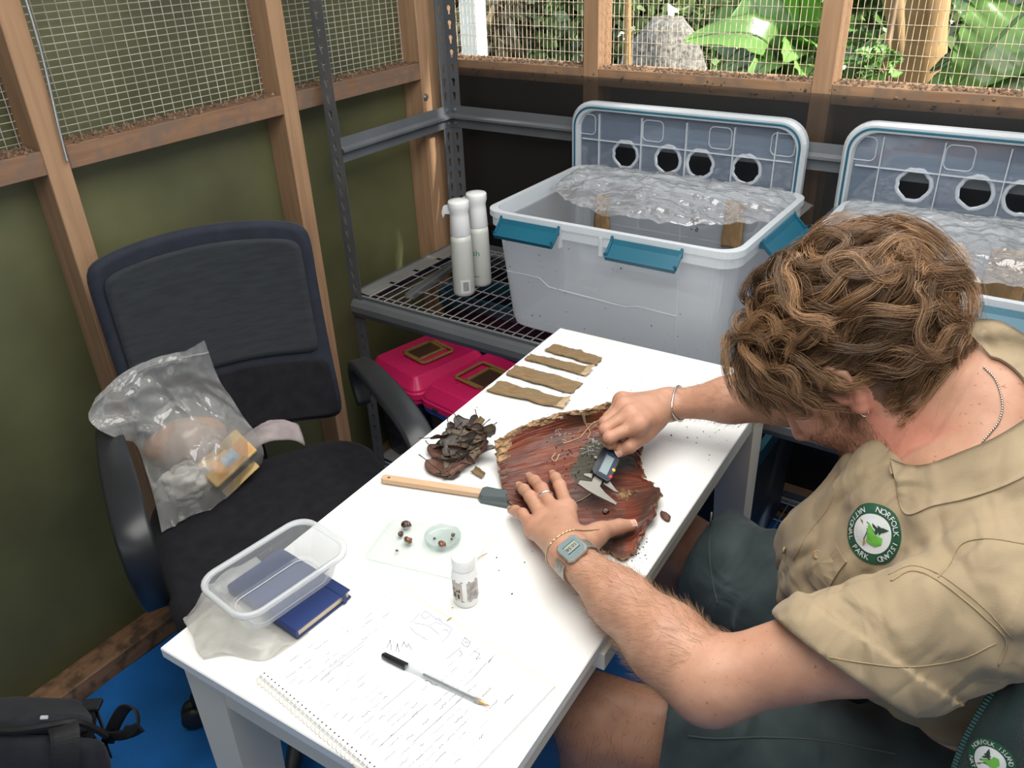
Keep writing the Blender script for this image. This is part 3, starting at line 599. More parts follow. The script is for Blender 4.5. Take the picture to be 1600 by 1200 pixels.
# ---------------------------------------------------------------- pink carry tanks under the shelf
MAT['pink'] = mat('pink_plastic', (0.72, 0.018, 0.135), 0.35, var=0.04, scale=5)
MAT['khaki'] = mat('khaki_plastic', (0.32, 0.19, 0.055), 0.4, var=0.06, scale=10)
MAT['tank'] = plastic('dark_tank', (0.05, 0.05, 0.09), 0.55, rough=0.12, milk=0.3)
MAT['smoke'] = plastic('smoky_window', (0.16, 0.09, 0.06), 0.45, rough=0.1, milk=0.2)
MAT['blue_plastic'] = mat('blue_plastic', (0.012, 0.07, 0.32), 0.35, var=0.05)
MAT['soil'] = mat('dark_soil', (0.03, 0.02, 0.016), 0.95, var=0.4, scale=60, bump=0.5, bscale=90)
def tank(loc, ang, flip, label, collar):
    t = empty('carry_tank', (loc[0], loc[1], 0.105), label, 'carry tank', 'pink lidded carry tanks under the shelf', rz=ang)
    H = 0.315; R2 = lambda w, d, r, z: ring2(rrect(w, d, r, 5), z)
    k = dict(parent=t, local=True)
    mk('tank_body', *loft([R2(.165, .215, .02, 0.0), R2(.170, .22, .025, .012), R2(.176, .226, .025, .13), R2(.182, .232, .025, .135), R2(.182, .232, .025, .15), R2(.178, .228, .025, .155), R2(.188, .238, .025, .225), R2(.19, .24, .025, .245)], (True, False)), MAT['tank'], smooth=False, **k)
    mk('soil', *loft([R2(.158, .208, .02, 0.004), R2(.166, .214, .02, .06), R2(.1, .14, .02, .068)], (True, True)), MAT['soil'], **k)
    mk('collar', *loft([R2(.196, .246, .028, .232), R2(.206, .256, .03, .240), R2(.206, .256, .03, .254), R2(.200, .250, .03, .256)], (False, False)), MAT[collar], **k)
    mk('lid', *loft([R2(.206, .252, .03, .250), R2(.214, .260, .032, .255), R2(.214, .260, .032, .272), R2(.208, .254, .03, .275), R2(.206, .252, .03, .282), R2(.168, .216, .014, H - 0.002), R2(.164, .212, .014, H)], (False, True)), MAT['pink'], **k)
    s = -1 if flip else 1
    for yy in (-0.04, 0.03): mk('lid_slot', *box(yy - 0.008, yy + 0.008, -0.1335, -0.127, .2585, .2655), MAT['soil'], **k)
    wx = -0.012 * s
    mk('window', *box(wx - 0.030, wx + 0.030, -0.042, 0.042, H, H + 0.0012), MAT['smoke'], **k)
    fr = [box(wx - 0.033, wx + 0.033, sy * 0.042 - 0.004, sy * 0.042 + 0.004, H, H + 0.006, 0.001) for sy in (1, -1)] + [box(wx + sx * 0.031 - 0.004, wx + sx * 0.031 + 0.004, -0.046, 0.046, H, H + 0.006, 0.001) for sx in (1, -1)]
    mk('window_frame', *join(*fr), MAT['khaki'], **k)
    hx0, hx1 = wx + 0.012 * s, wx + 0.062 * s
    hp = [(hx0 - 0.03 * s, 0.050, H + 0.006), (hx1 - 0.006 * s, 0.050, H + 0.007), (hx1, 0.044, H + 0.007), (hx1, -0.044, H + 0.007), (hx1 - 0.006 * s, -0.050, H + 0.007), (hx0 - 0.03 * s, -0.050, H + 0.006)]
    mk('handle', *tube(hp, 0.0042, 8), MAT['khaki'], **k)
    for px_, py_ in ((-0.02, 0.062), (0.02, -0.062), (-0.03, -0.062)): mk('peg', *xf(lathe([(0.003, 0), (0.003, 0.004), (0.0005, 0.005)], 8), (px_, py_, H)), MAT['pink'], **k)
    t.scale = (1.14, 1.12, 1.0)
    return t
tank((-1.495, 1.594), math.radians(-12.5), False, 'pink lidded carry tank with brown folding handle nearest the corner post', 'pink')
tank((-1.262, 1.556), math.radians(-8), True, 'pink lidded carry tank with a blue collar tucked beside the white table', 'blue_plastic')
# dark storage crate under the right of the shelf
MAT['teal_dark'] = mat('dark_teal_plastic', (0.012, 0.060, 0.085), 0.4, var=0.08)
MAT['navy_plastic'] = mat('dark_navy_plastic', (0.012, 0.017, 0.028), 0.45, var=0.1)
def crate(cx, cy, z0, w, d, h, label):
    t = empty('storage_crate', (cx, cy, z0), label, 'crate')
    mk('crate_body', *loft([ring2(rrect(w - .05, d - .05, .03, 5), 0), ring2(rrect(w - .02, d - .02, .03, 5), h - .03), ring2(rrect(w - .04, d - .04, .03, 5), h - .03), ring2(rrect(w - .07, d - .07, .03, 5), .01)], (True, True)), MAT['navy_plastic'], t, local=True)
    mk('crate_rim', *loft([ring2(rrect(w - .02, d - .02, .03, 5), h - .045), ring2(rrect(w, d, .035, 5), h - .04), ring2(rrect(w, d, .035, 5), h), ring2(rrect(w - .03, d - .03, .03, 5), h), ring2(rrect(w - .03, d - .03, .03, 5), h - .04)]), MAT['teal_dark'], t, local=True)
crate(-0.655, 1.66, 0.105, 0.40, 0.42, 0.40, 'dark navy storage crate with a teal rim on the lower wire deck')
crate(-1.36, 1.82, 0.105, 0.44, 0.15, 0.44, 'tall narrow dark navy box added as shade behind the pink carry tanks')  # added box, darkens the shaded gap under the deck behind the tanks
crate(0.22, 1.66, 0.105, 0.62, 0.42, 0.20, 'low dark navy crate with a teal rim on the lower deck, behind the seated person')

# ---------------------------------------------------------------- storage tubs on the shelf
MAT['tub'] = plastic('milky_tub', (0.84, 0.88, 0.93), 0.45, rough=0.14, milk=0.52)
MAT['tub_rim'] = plastic('milky_rim', (0.84, 0.88, 0.91), 0.25, rough=0.2, milk=0.4)
MAT['teal'] = mat('teal_plastic', (0.006, 0.095, 0.150), 0.4, var=0.05, bump=0.1, bscale=400)
MAT['lid_clear'] = plastic('clear_lid', (0.52, 0.62, 0.76), 0.74, rough=0.05, milk=0.4, ior=1.7)
MAT['film'] = plastic('cling_film', (0.90, 0.91, 0.92), 0.82, rough=0.09, milk=0.4, ior=2.1, bump=1.0, bscale=40)
MAT['bark_tan'] = mat('tan_bark', (0.30, 0.185, 0.085), 0.85, var=0.2, scale=40, bump=0.6, bscale=160, stretch=(1, 1, 0.15))
MAT['ink'] = mat('black_ink', (0.012, 0.012, 0.016), 0.6, var=0.05)
MAT['speck'] = mat('mould_speck', (0.10, 0.085, 0.05), 0.9, var=0.3, scale=50)
TX, TY, TZ0 = -0.8325, 1.655, 0.655
def tub(label, seed):
    """open milky tub, local frame at the centre of its base, long side along x"""
    t = empty('storage_tub', (0, 0, 0), label, 'storage tub', 'milky storage tubs on the shelf'); k = dict(parent=t, local=True)
    W, D_, H = 0.60, 0.44, 0.297; R2 = lambda dx, z, r=.045: ring2(rrect(W - 2 * dx, D_ - 2 * dx, r, 7), z)
    mk('tub_wall', *loft([R2(.060, .004, .03), R2(.046, .001), R2(.034, .010), R2(.030, .030), R2(.012, H - .035)], (True, False)), MAT['tub'], smooth=False, **k)
    mk('tub_rim', *loft([R2(.010, H - .040), R2(.002, H - .036), R2(.002, H - .016), R2(-.002, H - .014), R2(-.002, H), R2(.012, H), R2(.014, H - .034)]), MAT['tub_rim'], **k)
    def latch(o, ex, ey, w):
        ex, ey = np.array(ex, float), np.array(ey, float)            # along the wall, outward
        prof = [(0.0, -0.012), (0.006, -0.010), (0.012, -0.020), (0.034, -0.040), (0.038, -0.036), (0.041, -0.038), (0.036, -0.047), (0.030, -0.044), (0.010, -0.026), (0.0, -0.026)]
        V, F = profile_bar(prof, np.array(o) - ex * w / 2, np.array(o) + ex * w / 2, ey, (0, 0, 1))
        cp = [profile_bar([(a, b + 0.006) for a, b in prof[1:5]] + [(a, b) for a, b in prof[4:0:-1]], np.array(o) + ex * (s * w / 2) - ex * 0.003, np.array(o) + ex * (s * w / 2) + ex * 0.003, ey, (0, 0, 1)) for s in (1, -1)]
        mk('latch', *join((V, F), *cp), MAT['teal'], **k)
    latch((-0.170, -D_ / 2 - .001, H), (1, 0, 0), (0, -1, 0), 0.150); latch((0.112, -D_ / 2 - .001, H), (1, 0, 0), (0, -1, 0), 0.155)
    latch((W / 2 + .001, 0.0, H), (0, 1, 0), (1, 0, 0), 0.20); latch((-W / 2 - .001, 0.0, H), (0, 1, 0), (-1, 0, 0), 0.20)
    for x in (-0.098, 0.004, 0.175): mk('latch_lug', *box(x - .004, x + .004, -D_ / 2 - .004, -D_ / 2 + .008, H - .056, H - .014, .001), MAT['tub_rim'], **k)
    yw = lambda z: -D_ / 2 + .030 + (0.012 - 0.030) * (z - .03) / (H - .065)
    st = [(-.255, .150), (-.165, .150), (-.140, .132), (.055, .126), (.085, .134), (.175, .132)]
    mk('step_ridge', *tube([(x, yw(z) - .001, z) for x, z in st], 0.0016, 6), MAT['tub_rim'], **k)
    mk('wall_rib', *tube([(.176, yw(z) - .001, z) for z in (.012, .1, .24)], 0.0014, 6), MAT['tub_rim'], **k)
    g = np.random.default_rng(seed); P = []
    for i in range(46): z = g.uniform(.03, .25); P.append((g.uniform(-.26, .26), yw(z) - .0008, z))
    for i in range(20): z = g.uniform(.03, .26); P.append((-W / 2 + .03 - .018 * (z - .03) / .23 - .0006, g.uniform(-.17, .17), z))
    mk('specks', *clods(np.array(P), 0.0016, seed), MAT['speck'], **k)['kind'] = 'stuff'
    return t
def lid(label, seed, rowtwo=True):
    """clear tub lid standing on edge: local x across, local z up, holes bored through it"""
    t = empty('tub_lid', (0, 0, 0), label, 'lid', 'clear tub lids stood up behind the tubs'); k = dict(parent=t, local=True)
    W, H = 0.61, 0.447; holes = []; hp = []
    for row, zz in ((0, .098), (1, -.028)):
        for i, xx in enumerate((-0.150, -0.032, 0.053, 0.170)): hp.append((xx + (0.012 if row else 0), zz - 0.003 * i * 0, .030))
    holes = [circle(x, z, r, 26, .05, seed + i) for i, (x, z, r) in enumerate(hp)]
    up_ = rx(math.pi / 2)
    mk('lid_panel', *xf(plate(rrect(W - .05, H - .05, .045, 8), holes, .0022), rot=up_), MAT['lid_clear'], **k)
    R2 = lambda d, y: [(x, y, z) for x, z in rrect(W - 2 * d, H - 2 * d, .06 - d * .5, 8)]
    mk('lid_rim', *loft([R2(.024, -.001), R2(.020, -.014), R2(.006, -.016), R2(0, -.008), R2(0, .008), R2(.005, .010), R2(.006, .0), R2(.024, .002)]), MAT['tub_rim'], **k)
    mk('gasket', *tube([(x, -.0165, z) for x, z in rrect(W - .026, H - .026, .050, 8)], .0026, 6, closed=True), MAT['teal'], **k)
    for x in (-.225, -.105, .015, .135, .235): mk('rib', *box(x - .0012, x + .0012, -.008, 0, -H / 2 + .03, H / 2 - .03), MAT['tub_rim'], **k)
    for z in (.128, -.09): mk('rib', *box(-W / 2 + .03, W / 2 - .03, -.007, 0, z - .001, z + .001), MAT['tub_rim'], **k)
    for x in (-.265, -.075, .10, .25): mk('boss', *tube([(x + a, -.003, .165 + b) for a, b in rrect(.055, .05, .012, 4)], .0012, 5, closed=True), MAT['tub_rim'], **k)
    for i, (x, z, r) in enumerate(hp):
        g = np.random.default_rng(seed * 7 + i); a = np.arange(26) / 26 * 2 * np.pi; rr = r + .004 + .0015 * g.uniform(-1, 1, 26)
        mk('hole_edge', *tube(np.stack([x + rr * np.cos(a), 0 * a - .001, z + rr * np.sin(a)], 1), .0044, 6, closed=True, flat=(1, .5)), MAT['tub_rim'], **k)
    return t
t1 = tub('milky tub with teal latches, beside the two white bottles', 11); t1.location = (TX - 0.004, TY - 0.004, TZ0 + 0.003)
l1 = lid('clear lid with bored holes standing behind the tub beside the white bottles', 3); l1.location = (-0.862, 1.886, 0.655 + 0.236)
t2 = dup(t1, (TX + 0.680, TY + 0.004, TZ0 + 0.003)); t2['label'] = 'milky tub with teal latches, half hidden behind the curly haired person'
l2 = dup(l1, (-0.862 + 0.688, 1.886, 0.655 + 0.247)); l2['label'] = 'clear lid with bored holes standing behind the tub at the edge of the photo'
def film(x0, x1, seed, label, yf):
    nu, nv = 120, 70; U, Vv = np.meshgrid(np.linspace(0, 1, nu), np.linspace(0, 1, nv), indexing='ij'); U, Vv = U.ravel(), Vv.ravel()
    x = x0 + (x1 - x0) * U; y_front = yf(U); y = y_front + (1.872 - y_front) * Vv
    q = np.c_[x * 9, y * 15, 0 * x]
    z = 0.957 + 0.030 * np.sin(np.pi * np.clip(U * 1.02, 0, 1)) ** 0.7 * np.sin(np.pi * np.clip(Vv * 0.9 + 0.05, 0, 1)) - 0.014 * (1 - Vv) ** 3
    z += 0.012 * (0.5 - np.abs(fbm(q @ rz(0.6).T, seed, 4))) + 0.007 * (0.4 - np.abs(fbm(np.c_[x * 30, y * 9 + x * 20, 0 * x], seed + 9, 2))) + 0.004 * (0.4 - np.abs(vnoise(np.c_[x * 26 - y * 40, y * 22, 0 * x], seed + 5))) - 0.006
    ends = np.clip(np.minimum(U, 1 - U) * 14, 0, 1); z = 0.950 + (z - 0.950) * (0.25 + 0.75 * ends) - 0.018 * (1 - ends)
    o = mk('cling_film', np.c_[x, y, z], gridF(nu, nv), MAT['film'], smooth=True); setp(o, label, 'plastic film'); return o
film(-1.142, -0.522, 41, 'crinkled clear film stretched over the back of the tub beside the bottles', lambda u: 1.72 - 0.165 * np.sin(np.pi * u) ** 0.8)
film(-0.478, 0.150, 57, 'crinkled clear film stretched over the tub behind the curly haired person', lambda u: 1.66 - 0.13 * np.sin(np.pi * np.clip(u, 0, 1)) ** 0.7)
# bark strips hanging inside the tubs
def bark_piece(V0, ex, ez, w, h, seed, label, matn='bark_tan', n=(8, 16)):
    U, Vv = np.meshgrid(np.linspace(-.5, .5, n[0]), np.linspace(0, 1, n[1]), indexing='ij'); U, Vv = U.ravel(), Vv.ravel(); ex, ez = np.array(ex, float), np.array(ez, float); nn = np.cross(ex, ez)
    ww = w * (1 + 0.12 * vnoise(np.c_[Vv * 5, 0 * Vv, U * 0], seed)); off = 0.004 * fbm(np.c_[U * 6, Vv * 3, 0 * U], seed, 3) + 0.012 * U ** 2
    V = np.array(V0) + ex * (U * ww)[:, None] + ez * (Vv * h)[:, None] + nn * off[:, None]
    o = mk('bark_slab', *thick(V, gridF(*n), 0.004), MAT[matn], smooth=True); setp(o, label, 'bark'); return o
bark_piece((-1.0534,1.8450,0.7885), (1, 0, 0), (0, 0, 1), 0.042, 0.10, 3, 'upright brown bark slab inside the tub beside the bottles, nearer the bottles')
bark_piece((-0.6948,1.8450,0.8071), (1, 0, 0), (0, 0, 1), 0.050, 0.115, 4, 'upright brown bark slab inside the tub beside the bottles, nearer the hair')
bark_piece((-0.1046,1.8000,0.8010), (1, 0, 0.12), (-0.05, 0, 1), 0.075, 0.12, 5, 'fluted brown bark slab standing inside the tub behind the person')
bark_piece((-0.1695,1.6600,0.8632), (0.7, 0.6, 0.1), (-0.50, 0.25, 0.65), 0.10, 0.12, 6, 'dark leaning bark slab inside the tub behind the curly hair')
# marker notes on the far wall of the tub, seen from inside
for s in ('Ad', '6 -', 'N A'):
    p = np.array((-0.7969,1.8520,0.8355)); off = {'Ad': 0.022, '6 -': 0.0, 'N A': -0.022}[s]
    V, F = text_mesh(s, 0.020); V = V * np.array([-1, 1, 1]); V = V @ rx(math.pi / 2).T + p + np.array([0, 0, off])
    o_ = mk('marker_note', V, F, MAT['ink']); setp(o_, {'Ad': 'upper line', '6 -': 'middle line', 'N A': 'lower line'}[s] + ' of reversed black marker writing on the far tub wall', 'writing', 'marker notes on the tub')

# ---------------------------------------------------------------- white spray bottles and the zinc strip
MAT['white_pe'] = mat('white_bottle_plastic', (0.82, 0.83, 0.82), 0.35, var=0.01, sss=0.0)
MAT['milky_pe'] = mat('milky_bottle', (0.60, 0.61, 0.56), 0.35, var=0.03, scale=6)
MAT['green_ink'] = mat('green_print', (0.02, 0.25, 0.13), 0.5, var=0.05)
MAT['label_white'] = mat('white_label', (0.78, 0.78, 0.78), 0.5, var=0.02)
def spray(loc, ang, label, barcode):
    b = empty('spray_bottle', loc, label, 'bottle', 'white spray bottles on the shelf', rz=ang); k = dict(parent=b, local=True)
    mk('bottle_body', *lathe([(0.0245, 0.0), (0.0285, 0.003), (0.029, 0.010), (0.0285, 0.10), (0.0275, 0.150), (0.0262, 0.166)], 28), MAT['milky_pe'], smooth=True, **k)
    mk('spray_head', *lathe([(0.0262, 0.166), (0.0272, 0.168), (0.0245, 0.215), (0.0235, 0.226), (0.0275, 0.238), (0.0275, 0.252), (0.026, 0.2555), (0.010, 0.257)], 28), MAT['white_pe'], smooth=True, **k)
    mk('trigger', *loft([[(0.020, -0.008, 0.246), (0.020, 0.008, 0.246), (0.020, 0.008, 0.222), (0.020, -0.008, 0.222)], [(0.040, -0.007, 0.240), (0.040, 0.007, 0.240), (0.036, 0.007, 0.222), (0.036, -0.007, 0.222)], [(0.045, -0.005, 0.224), (0.045, 0.005, 0.224), (0.042, 0.005, 0.210), (0.042, -0.005, 0.210)]], (True, True)), MAT['white_pe'], **k)
    def wrap(VF, z, a0, r):
        V, F = VF; V = np.asarray(V); a = a0 + V[:, 0] / r; return np.c_[(r + V[:, 2]) * np.cos(a), (r + V[:, 2]) * np.sin(a), z + V[:, 1]], F
    if barcode:
        mk('label', *wrap(join(*[box(-.013 + i * .0026, -.013 + (i + 1) * .0026, -.018, .018, -.0006, .0004) for i in range(10)]), 0.030, barcode, 0.0287), MAT['label_white'], **k)
        mk('barcode', *wrap(join(*[box(-.006 + i * .0019, -.0051 + i * .0019, -.013, .013, .0004, .0007) for i in range(8)]), 0.030, barcode, 0.0287), MAT['ink'], **k)
    else:
        mk('lettering', *wrap(text_mesh('ioh', 0.024, .0004), 0.098, -1.42 - ang, 0.0287), MAT['green_ink'], **k)
        mk('small_print', *wrap(text_mesh('cleaner', 0.009, .0004), 0.032, -1.42 - ang, 0.0288), MAT['green_ink'], **k)
    return b
spray((-1.3266,1.5799,0.6520), math.radians(205), 'white spray bottle with a barcode sticker, in front of its pair on the wire shelf', -0.75 - math.radians(205))
spray((-1.3265,1.6561,0.6520), math.radians(190), 'white spray bottle with green lettering, behind the barcoded one', None)
zs0, zs1 = np.array((-1.4327,1.4759,0.6520)), np.array((-1.4690,1.7127,0.6520)); dz_ = (zs1 - zs0) / np.linalg.norm(zs1 - zs0); sd_ = np.cross((0, 0, 1.0), dz_)
o_ = mk('metal_strip', *profile_bar([(-.013, 0), (.013, 0), (.013, .014), (.0115, .014), (.0115, .0015), (-.0115, .0015), (-.0115, .014), (-.013, .014)], zs0, zs0 + dz_ * 0.30, sd_, (0, 0, 1)), MAT['zinc']); setp(o_, 'short galvanised channel strip lying on the wire deck beside the bottles', 'metal strip')

# ---------------------------------------------------------------- things on the white table
def slab(P, t, uv=None):
    """closed slab from a grid of points, thickness t below it; returns V, F, uv per vertex"""
    P = np.asarray(P, float); nu, nv = P.shape[:2]; du = np.gradient(P, axis=0); dv = np.gradient(P, axis=1); nn = np.cross(du, dv); nn /= np.linalg.norm(nn, axis=2)[..., None] + 1e-12
    if nn[..., 2].mean() < 0: nn = -nn; flip = True
    else: flip = False
    Q = P - nn * t; V = np.concatenate([P.reshape(-1, 3), Q.reshape(-1, 3)]); n = nu * nv; F0 = gridF(nu, nv)
    top = F0 if not flip else [f[::-1] for f in F0]; bot = [[i + n for i in f[::-1]] for f in top]
    loop = [j for j in range(nv)] + [i * nv + nv - 1 for i in range(1, nu)] + [(nu - 1) * nv + j for j in range(nv - 2, -1, -1)] + [i * nv for i in range(nu - 2, 0, -1)]
    side = [[loop[k], loop[(k + 1) % len(loop)], loop[(k + 1) % len(loop)] + n, loop[k] + n] for k in range(len(loop))]
    if not flip: side = [s[::-1] for s in side]
    U, W = np.meshgrid(np.linspace(0, 1, nu), np.linspace(0, 1, nv), indexing='ij'); uv1 = np.stack([U.ravel(), W.ravel()], 1)
    return V, top + bot + side, np.concatenate([uv1, uv1]), n
def set_uv(o, uv):
    me = o.data; l = me.uv_layers.new(name='fibre'); idx = np.empty(len(me.loops), np.int32); me.loops.foreach_get('vertex_index', idx); l.data.foreach_set('uv', uv[idx].astype(np.float32).ravel())
def fibre_mat(name, stops, su, sv, rough, patch=None, spec=0.4, bump=0.5):
    """fibrous bark: streaks along the u direction, broad patches of colour across it"""
    m, t, out = nodes(name); L = t.links.new; p = N(t, 'ShaderNodeBsdfPrincipled', Roughness=rough); L(p.outputs[0], out.inputs[0]); p.inputs['Specular IOR Level'].default_value = spec
    uvn = N(t, 'ShaderNodeUVMap', uv_map='fibre'); mp = N(t, 'ShaderNodeMapping'); mp.inputs['Scale'].default_value = (su, sv, 1); L(uvn.outputs[0], mp.inputs[0])
    n = N(t, 'ShaderNodeTexNoise', Scale=1.0, Detail=7.0, Roughness=0.62, Distortion=0.3); L(mp.outputs[0], n.inputs['Vector']); col = ramp(t, n.outputs[0], stops)
    if patch:
        n2 = N(t, 'ShaderNodeTexNoise', Scale=patch[0], Detail=4.0, Distortion=0.8); L(uvn.outputs[0], n2.inputs['Vector'])
        mx = N(t, 'ShaderNodeMix', data_type='RGBA'); L(ramp(t, n2.outputs[0], [(0.42, (0, 0, 0)), (0.62, (1, 1, 1))]), mx.inputs[0]); L(col, mx.inputs[6]); mx.inputs[7].default_value = (*patch[1], 1); col = mx.outputs[2]
    L(col, p.inputs['Base Color']); b = N(t, 'ShaderNodeBump', Strength=bump, Distance=0.0025); L(n.outputs[0], b.inputs['Height']); L(b.outputs[0], p.inputs['Normal']); return m
MAT['strip'] = fibre_mat('cut_bark', [(0.30, (0.10, 0.060, 0.028)), (0.48, (0.235, 0.145, 0.066)), (0.70, (0.33, 0.22, 0.11))], 5, 26, 0.85, (3.5, (0.20, 0.15, 0.085)))
MAT['strip_in'] = mat('pale_bark_inside', (0.46, 0.33, 0.20), 0.8, var=0.12, scale=40)
SN = [([(851,549),(865,539),(941,560),(932,572)], 'single cut bark strip furthest from the seated person, shortest of the four', 3, .0),
      ([(818,562),(830,555),(928,577),(917,589)], 'cut bark strip with a pale torn tip, second from the shelf end of the table', 5, .7),
      ([(789,585),(806,572),(910,600),(893,616)], 'widest cut bark strip with grey ridges, third from the shelf end of the table', 8, .0),
      ([(760,612),(780,596),(892,628),(879,640)], 'longest cut bark strip with a curled pale end, nearest the leaf pile', 11, .8)]
CORN = [[(-0.8646,1.2549,0.7420),(-0.8638,1.2892,0.7420),(-0.7466,1.2878,0.7420),(-0.7407,1.2532,0.7420)],[(-0.8822,1.2020,0.7420),(-0.8794,1.2264,0.7420),(-0.7386,1.2390,0.7420),(-0.7351,1.2047,0.7420)],[(-0.8783,1.1294,0.7420),(-0.8805,1.1712,0.7420),(-0.7288,1.1762,0.7420),(-0.7269,1.1320,0.7420)],[(-0.8717,1.0573,0.7420),(-0.8734,1.1024,0.7420),(-0.7136,1.1071,0.7420),(-0.7128,1.0758,0.7420)]]
for (c, lab, sd, tip), Q in zip(SN, CORN):
    Q = np.array(Q); nu, nv = 34, 9; U, W = np.meshgrid(np.linspace(0, 1, nu), np.linspace(0, 1, nv), indexing='ij')
    a, b, c_, d = Q; P = ((a * (1 - W[..., None]) + b * W[..., None]) * (1 - U[..., None]) + (d * (1 - W[..., None]) + c_ * W[..., None]) * U[..., None])
    ed = b - a; ln = d - a; q = np.c_[U.ravel() * 7, W.ravel() * 2, 0 * U.ravel()]
    P = P + ed * (0.06 * vnoise(np.c_[U.ravel() * 9, 0 * U.ravel(), (W.ravel() > .5)], sd).reshape(nu, nv) * (np.abs(W - .5) * 2) ** 3)[..., None]
    P = P + ln * (0.018 * vnoise(np.c_[W.ravel() * 7, (U.ravel() > .5), 0 * U.ravel()], sd + 3).reshape(nu, nv) * (np.abs(U - .5) * 2) ** 8)[..., None]
    P[..., 2] += 0.0028 + 0.0012 * fbm(q * np.array([2, 6, 1]), sd, 3).reshape(nu, nv) + 0.004 * np.sin(np.pi * U) * 0.4 + tip * 0.010 * np.clip(U - 0.86, 0, 1) / 0.14 * (0.3 + W)
    V, F, uv, n0 = slab(P, 0.0022); o = mk('bark_strip', V, F, [MAT['strip'], MAT['strip_in']], smooth=False, midx=[1 if (tip and uv[f[0]][0] > 0.90) else 0 for f in F]); set_uv(o, uv)
    setp(o, lab, 'bark', 'cut bark strips in a row on the table')

# the large curved sheet of bark
MAT['bark_big'] = fibre_mat('wet_red_bark', [(0.24, (0.028, 0.010, 0.008)), (0.40, (0.095, 0.021, 0.013)), (0.56, (0.185, 0.043, 0.019)), (0.74, (0.32, 0.105, 0.032))], 2.2, 46, 0.36, (3.0, (0.055, 0.024, 0.015)), 0.5, 0.7)
MAT['bark_grey'] = fibre_mat('grey_rotten_bark', [(0.3, (0.030, 0.026, 0.018)), (0.6, (0.085, 0.075, 0.055)), (0.8, (0.16, 0.14, 0.11))], 5, 40, 0.55, (4.0, (0.05, 0.05, 0.03)))
MAT['bark_edge'] = mat('torn_bark_edge', (0.34, 0.21, 0.105), 0.85, var=0.3, scale=120, bump=0.6, bscale=200)
CB = [[(-0.7188,0.8741,0.7850),(-0.7009,0.9346,0.7900),(-0.6696,0.9799,0.7960),(-0.6365,1.0265,0.7920),(-0.6081,1.0874,0.7820),(-0.5800,1.1019,0.7700)],
      [(-0.7063,0.8602,0.7660),(-0.6872,0.9221,0.7620),(-0.6593,0.9729,0.7620),(-0.6281,1.0234,0.7600),(-0.5920,1.0679,0.7580),(-0.5321,1.0359,0.7620)],
      [(-0.6870,0.8372,0.7530),(-0.6579,0.8903,0.7490),(-0.6298,0.9406,0.7470),(-0.5971,0.9863,0.7460),(-0.5567,1.0174,0.7460),(-0.5065,0.9900,0.7520)],
      [(-0.6602,0.8092,0.7510),(-0.6202,0.8469,0.7475),(-0.5866,0.8887,0.7465),(-0.5537,0.9236,0.7460),(-0.5146,0.9475,0.7460),(-0.4812,0.9523,0.7520)],
      [(-0.6309,0.7876,0.7510),(-0.5792,0.8045,0.7475),(-0.5442,0.8365,0.7465),(-0.5108,0.8662,0.7465),(-0.4766,0.8905,0.7480),(-0.4403,0.9156,0.7620)],
      [(-0.5922,0.7715,0.7500),(-0.5389,0.7685,0.7475),(-0.4909,0.7725,0.7470),(-0.4575,0.7740,0.7470),(-0.4265,0.7765,0.7490),(-0.4218,0.8222,0.7550)]]
Pb = patch(CB, 12); nvv, nuu = Pb.shape[:2]; Wb, Ub = np.meshgrid(np.linspace(0, 1, nvv), np.linspace(0, 1, nuu), indexing='ij')
q = np.stack([Ub.ravel(), Wb.ravel(), 0 * Ub.ravel()], 1)
edge_d = np.minimum(np.minimum(Ub, 1 - Ub), np.minimum(Wb, 1 - Wb))
e = np.exp(-(edge_d / 0.05) ** 2)
jag = (fbm(q * 30, 61, 3) * 0.0035).reshape(Ub.shape) * e
right = np.exp(-((1 - Ub) / 0.08) ** 2); jag2 = (np.abs(vnoise(q * np.array([9, 22, 1]), 67)) * 0.012).reshape(Ub.shape) * right
Pb[..., 0] += jag - jag2; Pb[..., 1] += (fbm(q * 30, 63, 3) * 0.003).reshape(Ub.shape) * e
Pb[..., 2] += (fbm(q * np.array([5, 38, 1]), 71, 3) * 0.0011 + np.abs(fbm(q * 7, 72, 3)) * 0.0012).reshape(Ub.shape); Pb[..., 2] = np.maximum(Pb[..., 2], 0.7442)
V, F, uv, n0 = slab(Pb, 0.0032); uvc = np.stack([uv[:, 1], uv[:, 0]], 1)
mi = []
for f in F:
    if len(set(v // n0 for v in f)) == 2: mi.append(2); continue
    w_, u_ = uv[f[0]]; g_ = (u_ - 0.63) ** 2 / 0.05 + (w_ - 0.46 + 0.35 * (u_ - .63)) ** 2 / 0.020 + 0.5 * vnoise(np.array([[u_ * 9, w_ * 9, 0]]), 5)[0]
    g2 = u_ > 0.72 and w_ < 0.17 + 0.03 * math.sin(u_ * 40)
    tan = (w_ < 0.045 + 0.02 * math.sin(u_ * 23) and u_ < 0.72) or (u_ < 0.12 - 0.3 * w_ + 0.02 * math.sin(w_ * 60) and w_ < 0.25)
    mi.append(2 if tan else 1 if (g_ < 1.0 or g2) else 0)
sheet = mk('bark_sheet', V, F, [MAT['bark_big'], MAT['bark_grey'], MAT['bark_edge']], smooth=False, midx=mi); set_uv(sheet, uvc)
setp(sheet, 'large curved sheet of wet reddish brown bark held down by the seated person', 'bark')
bvh_sheet = BVHTree.FromPolygons([tuple(v) for v in V], F)
def drop(p, bvh=None, off=0.0):
    """height of the bark under a plan position"""
    h = (bvh or bvh_sheet).ray_cast(Vector((p[0], p[1], 1.2)), Vector((0, 0, -1)))[0]
    return np.array([p[0], p[1], (h.z if h else 0.741) + off])
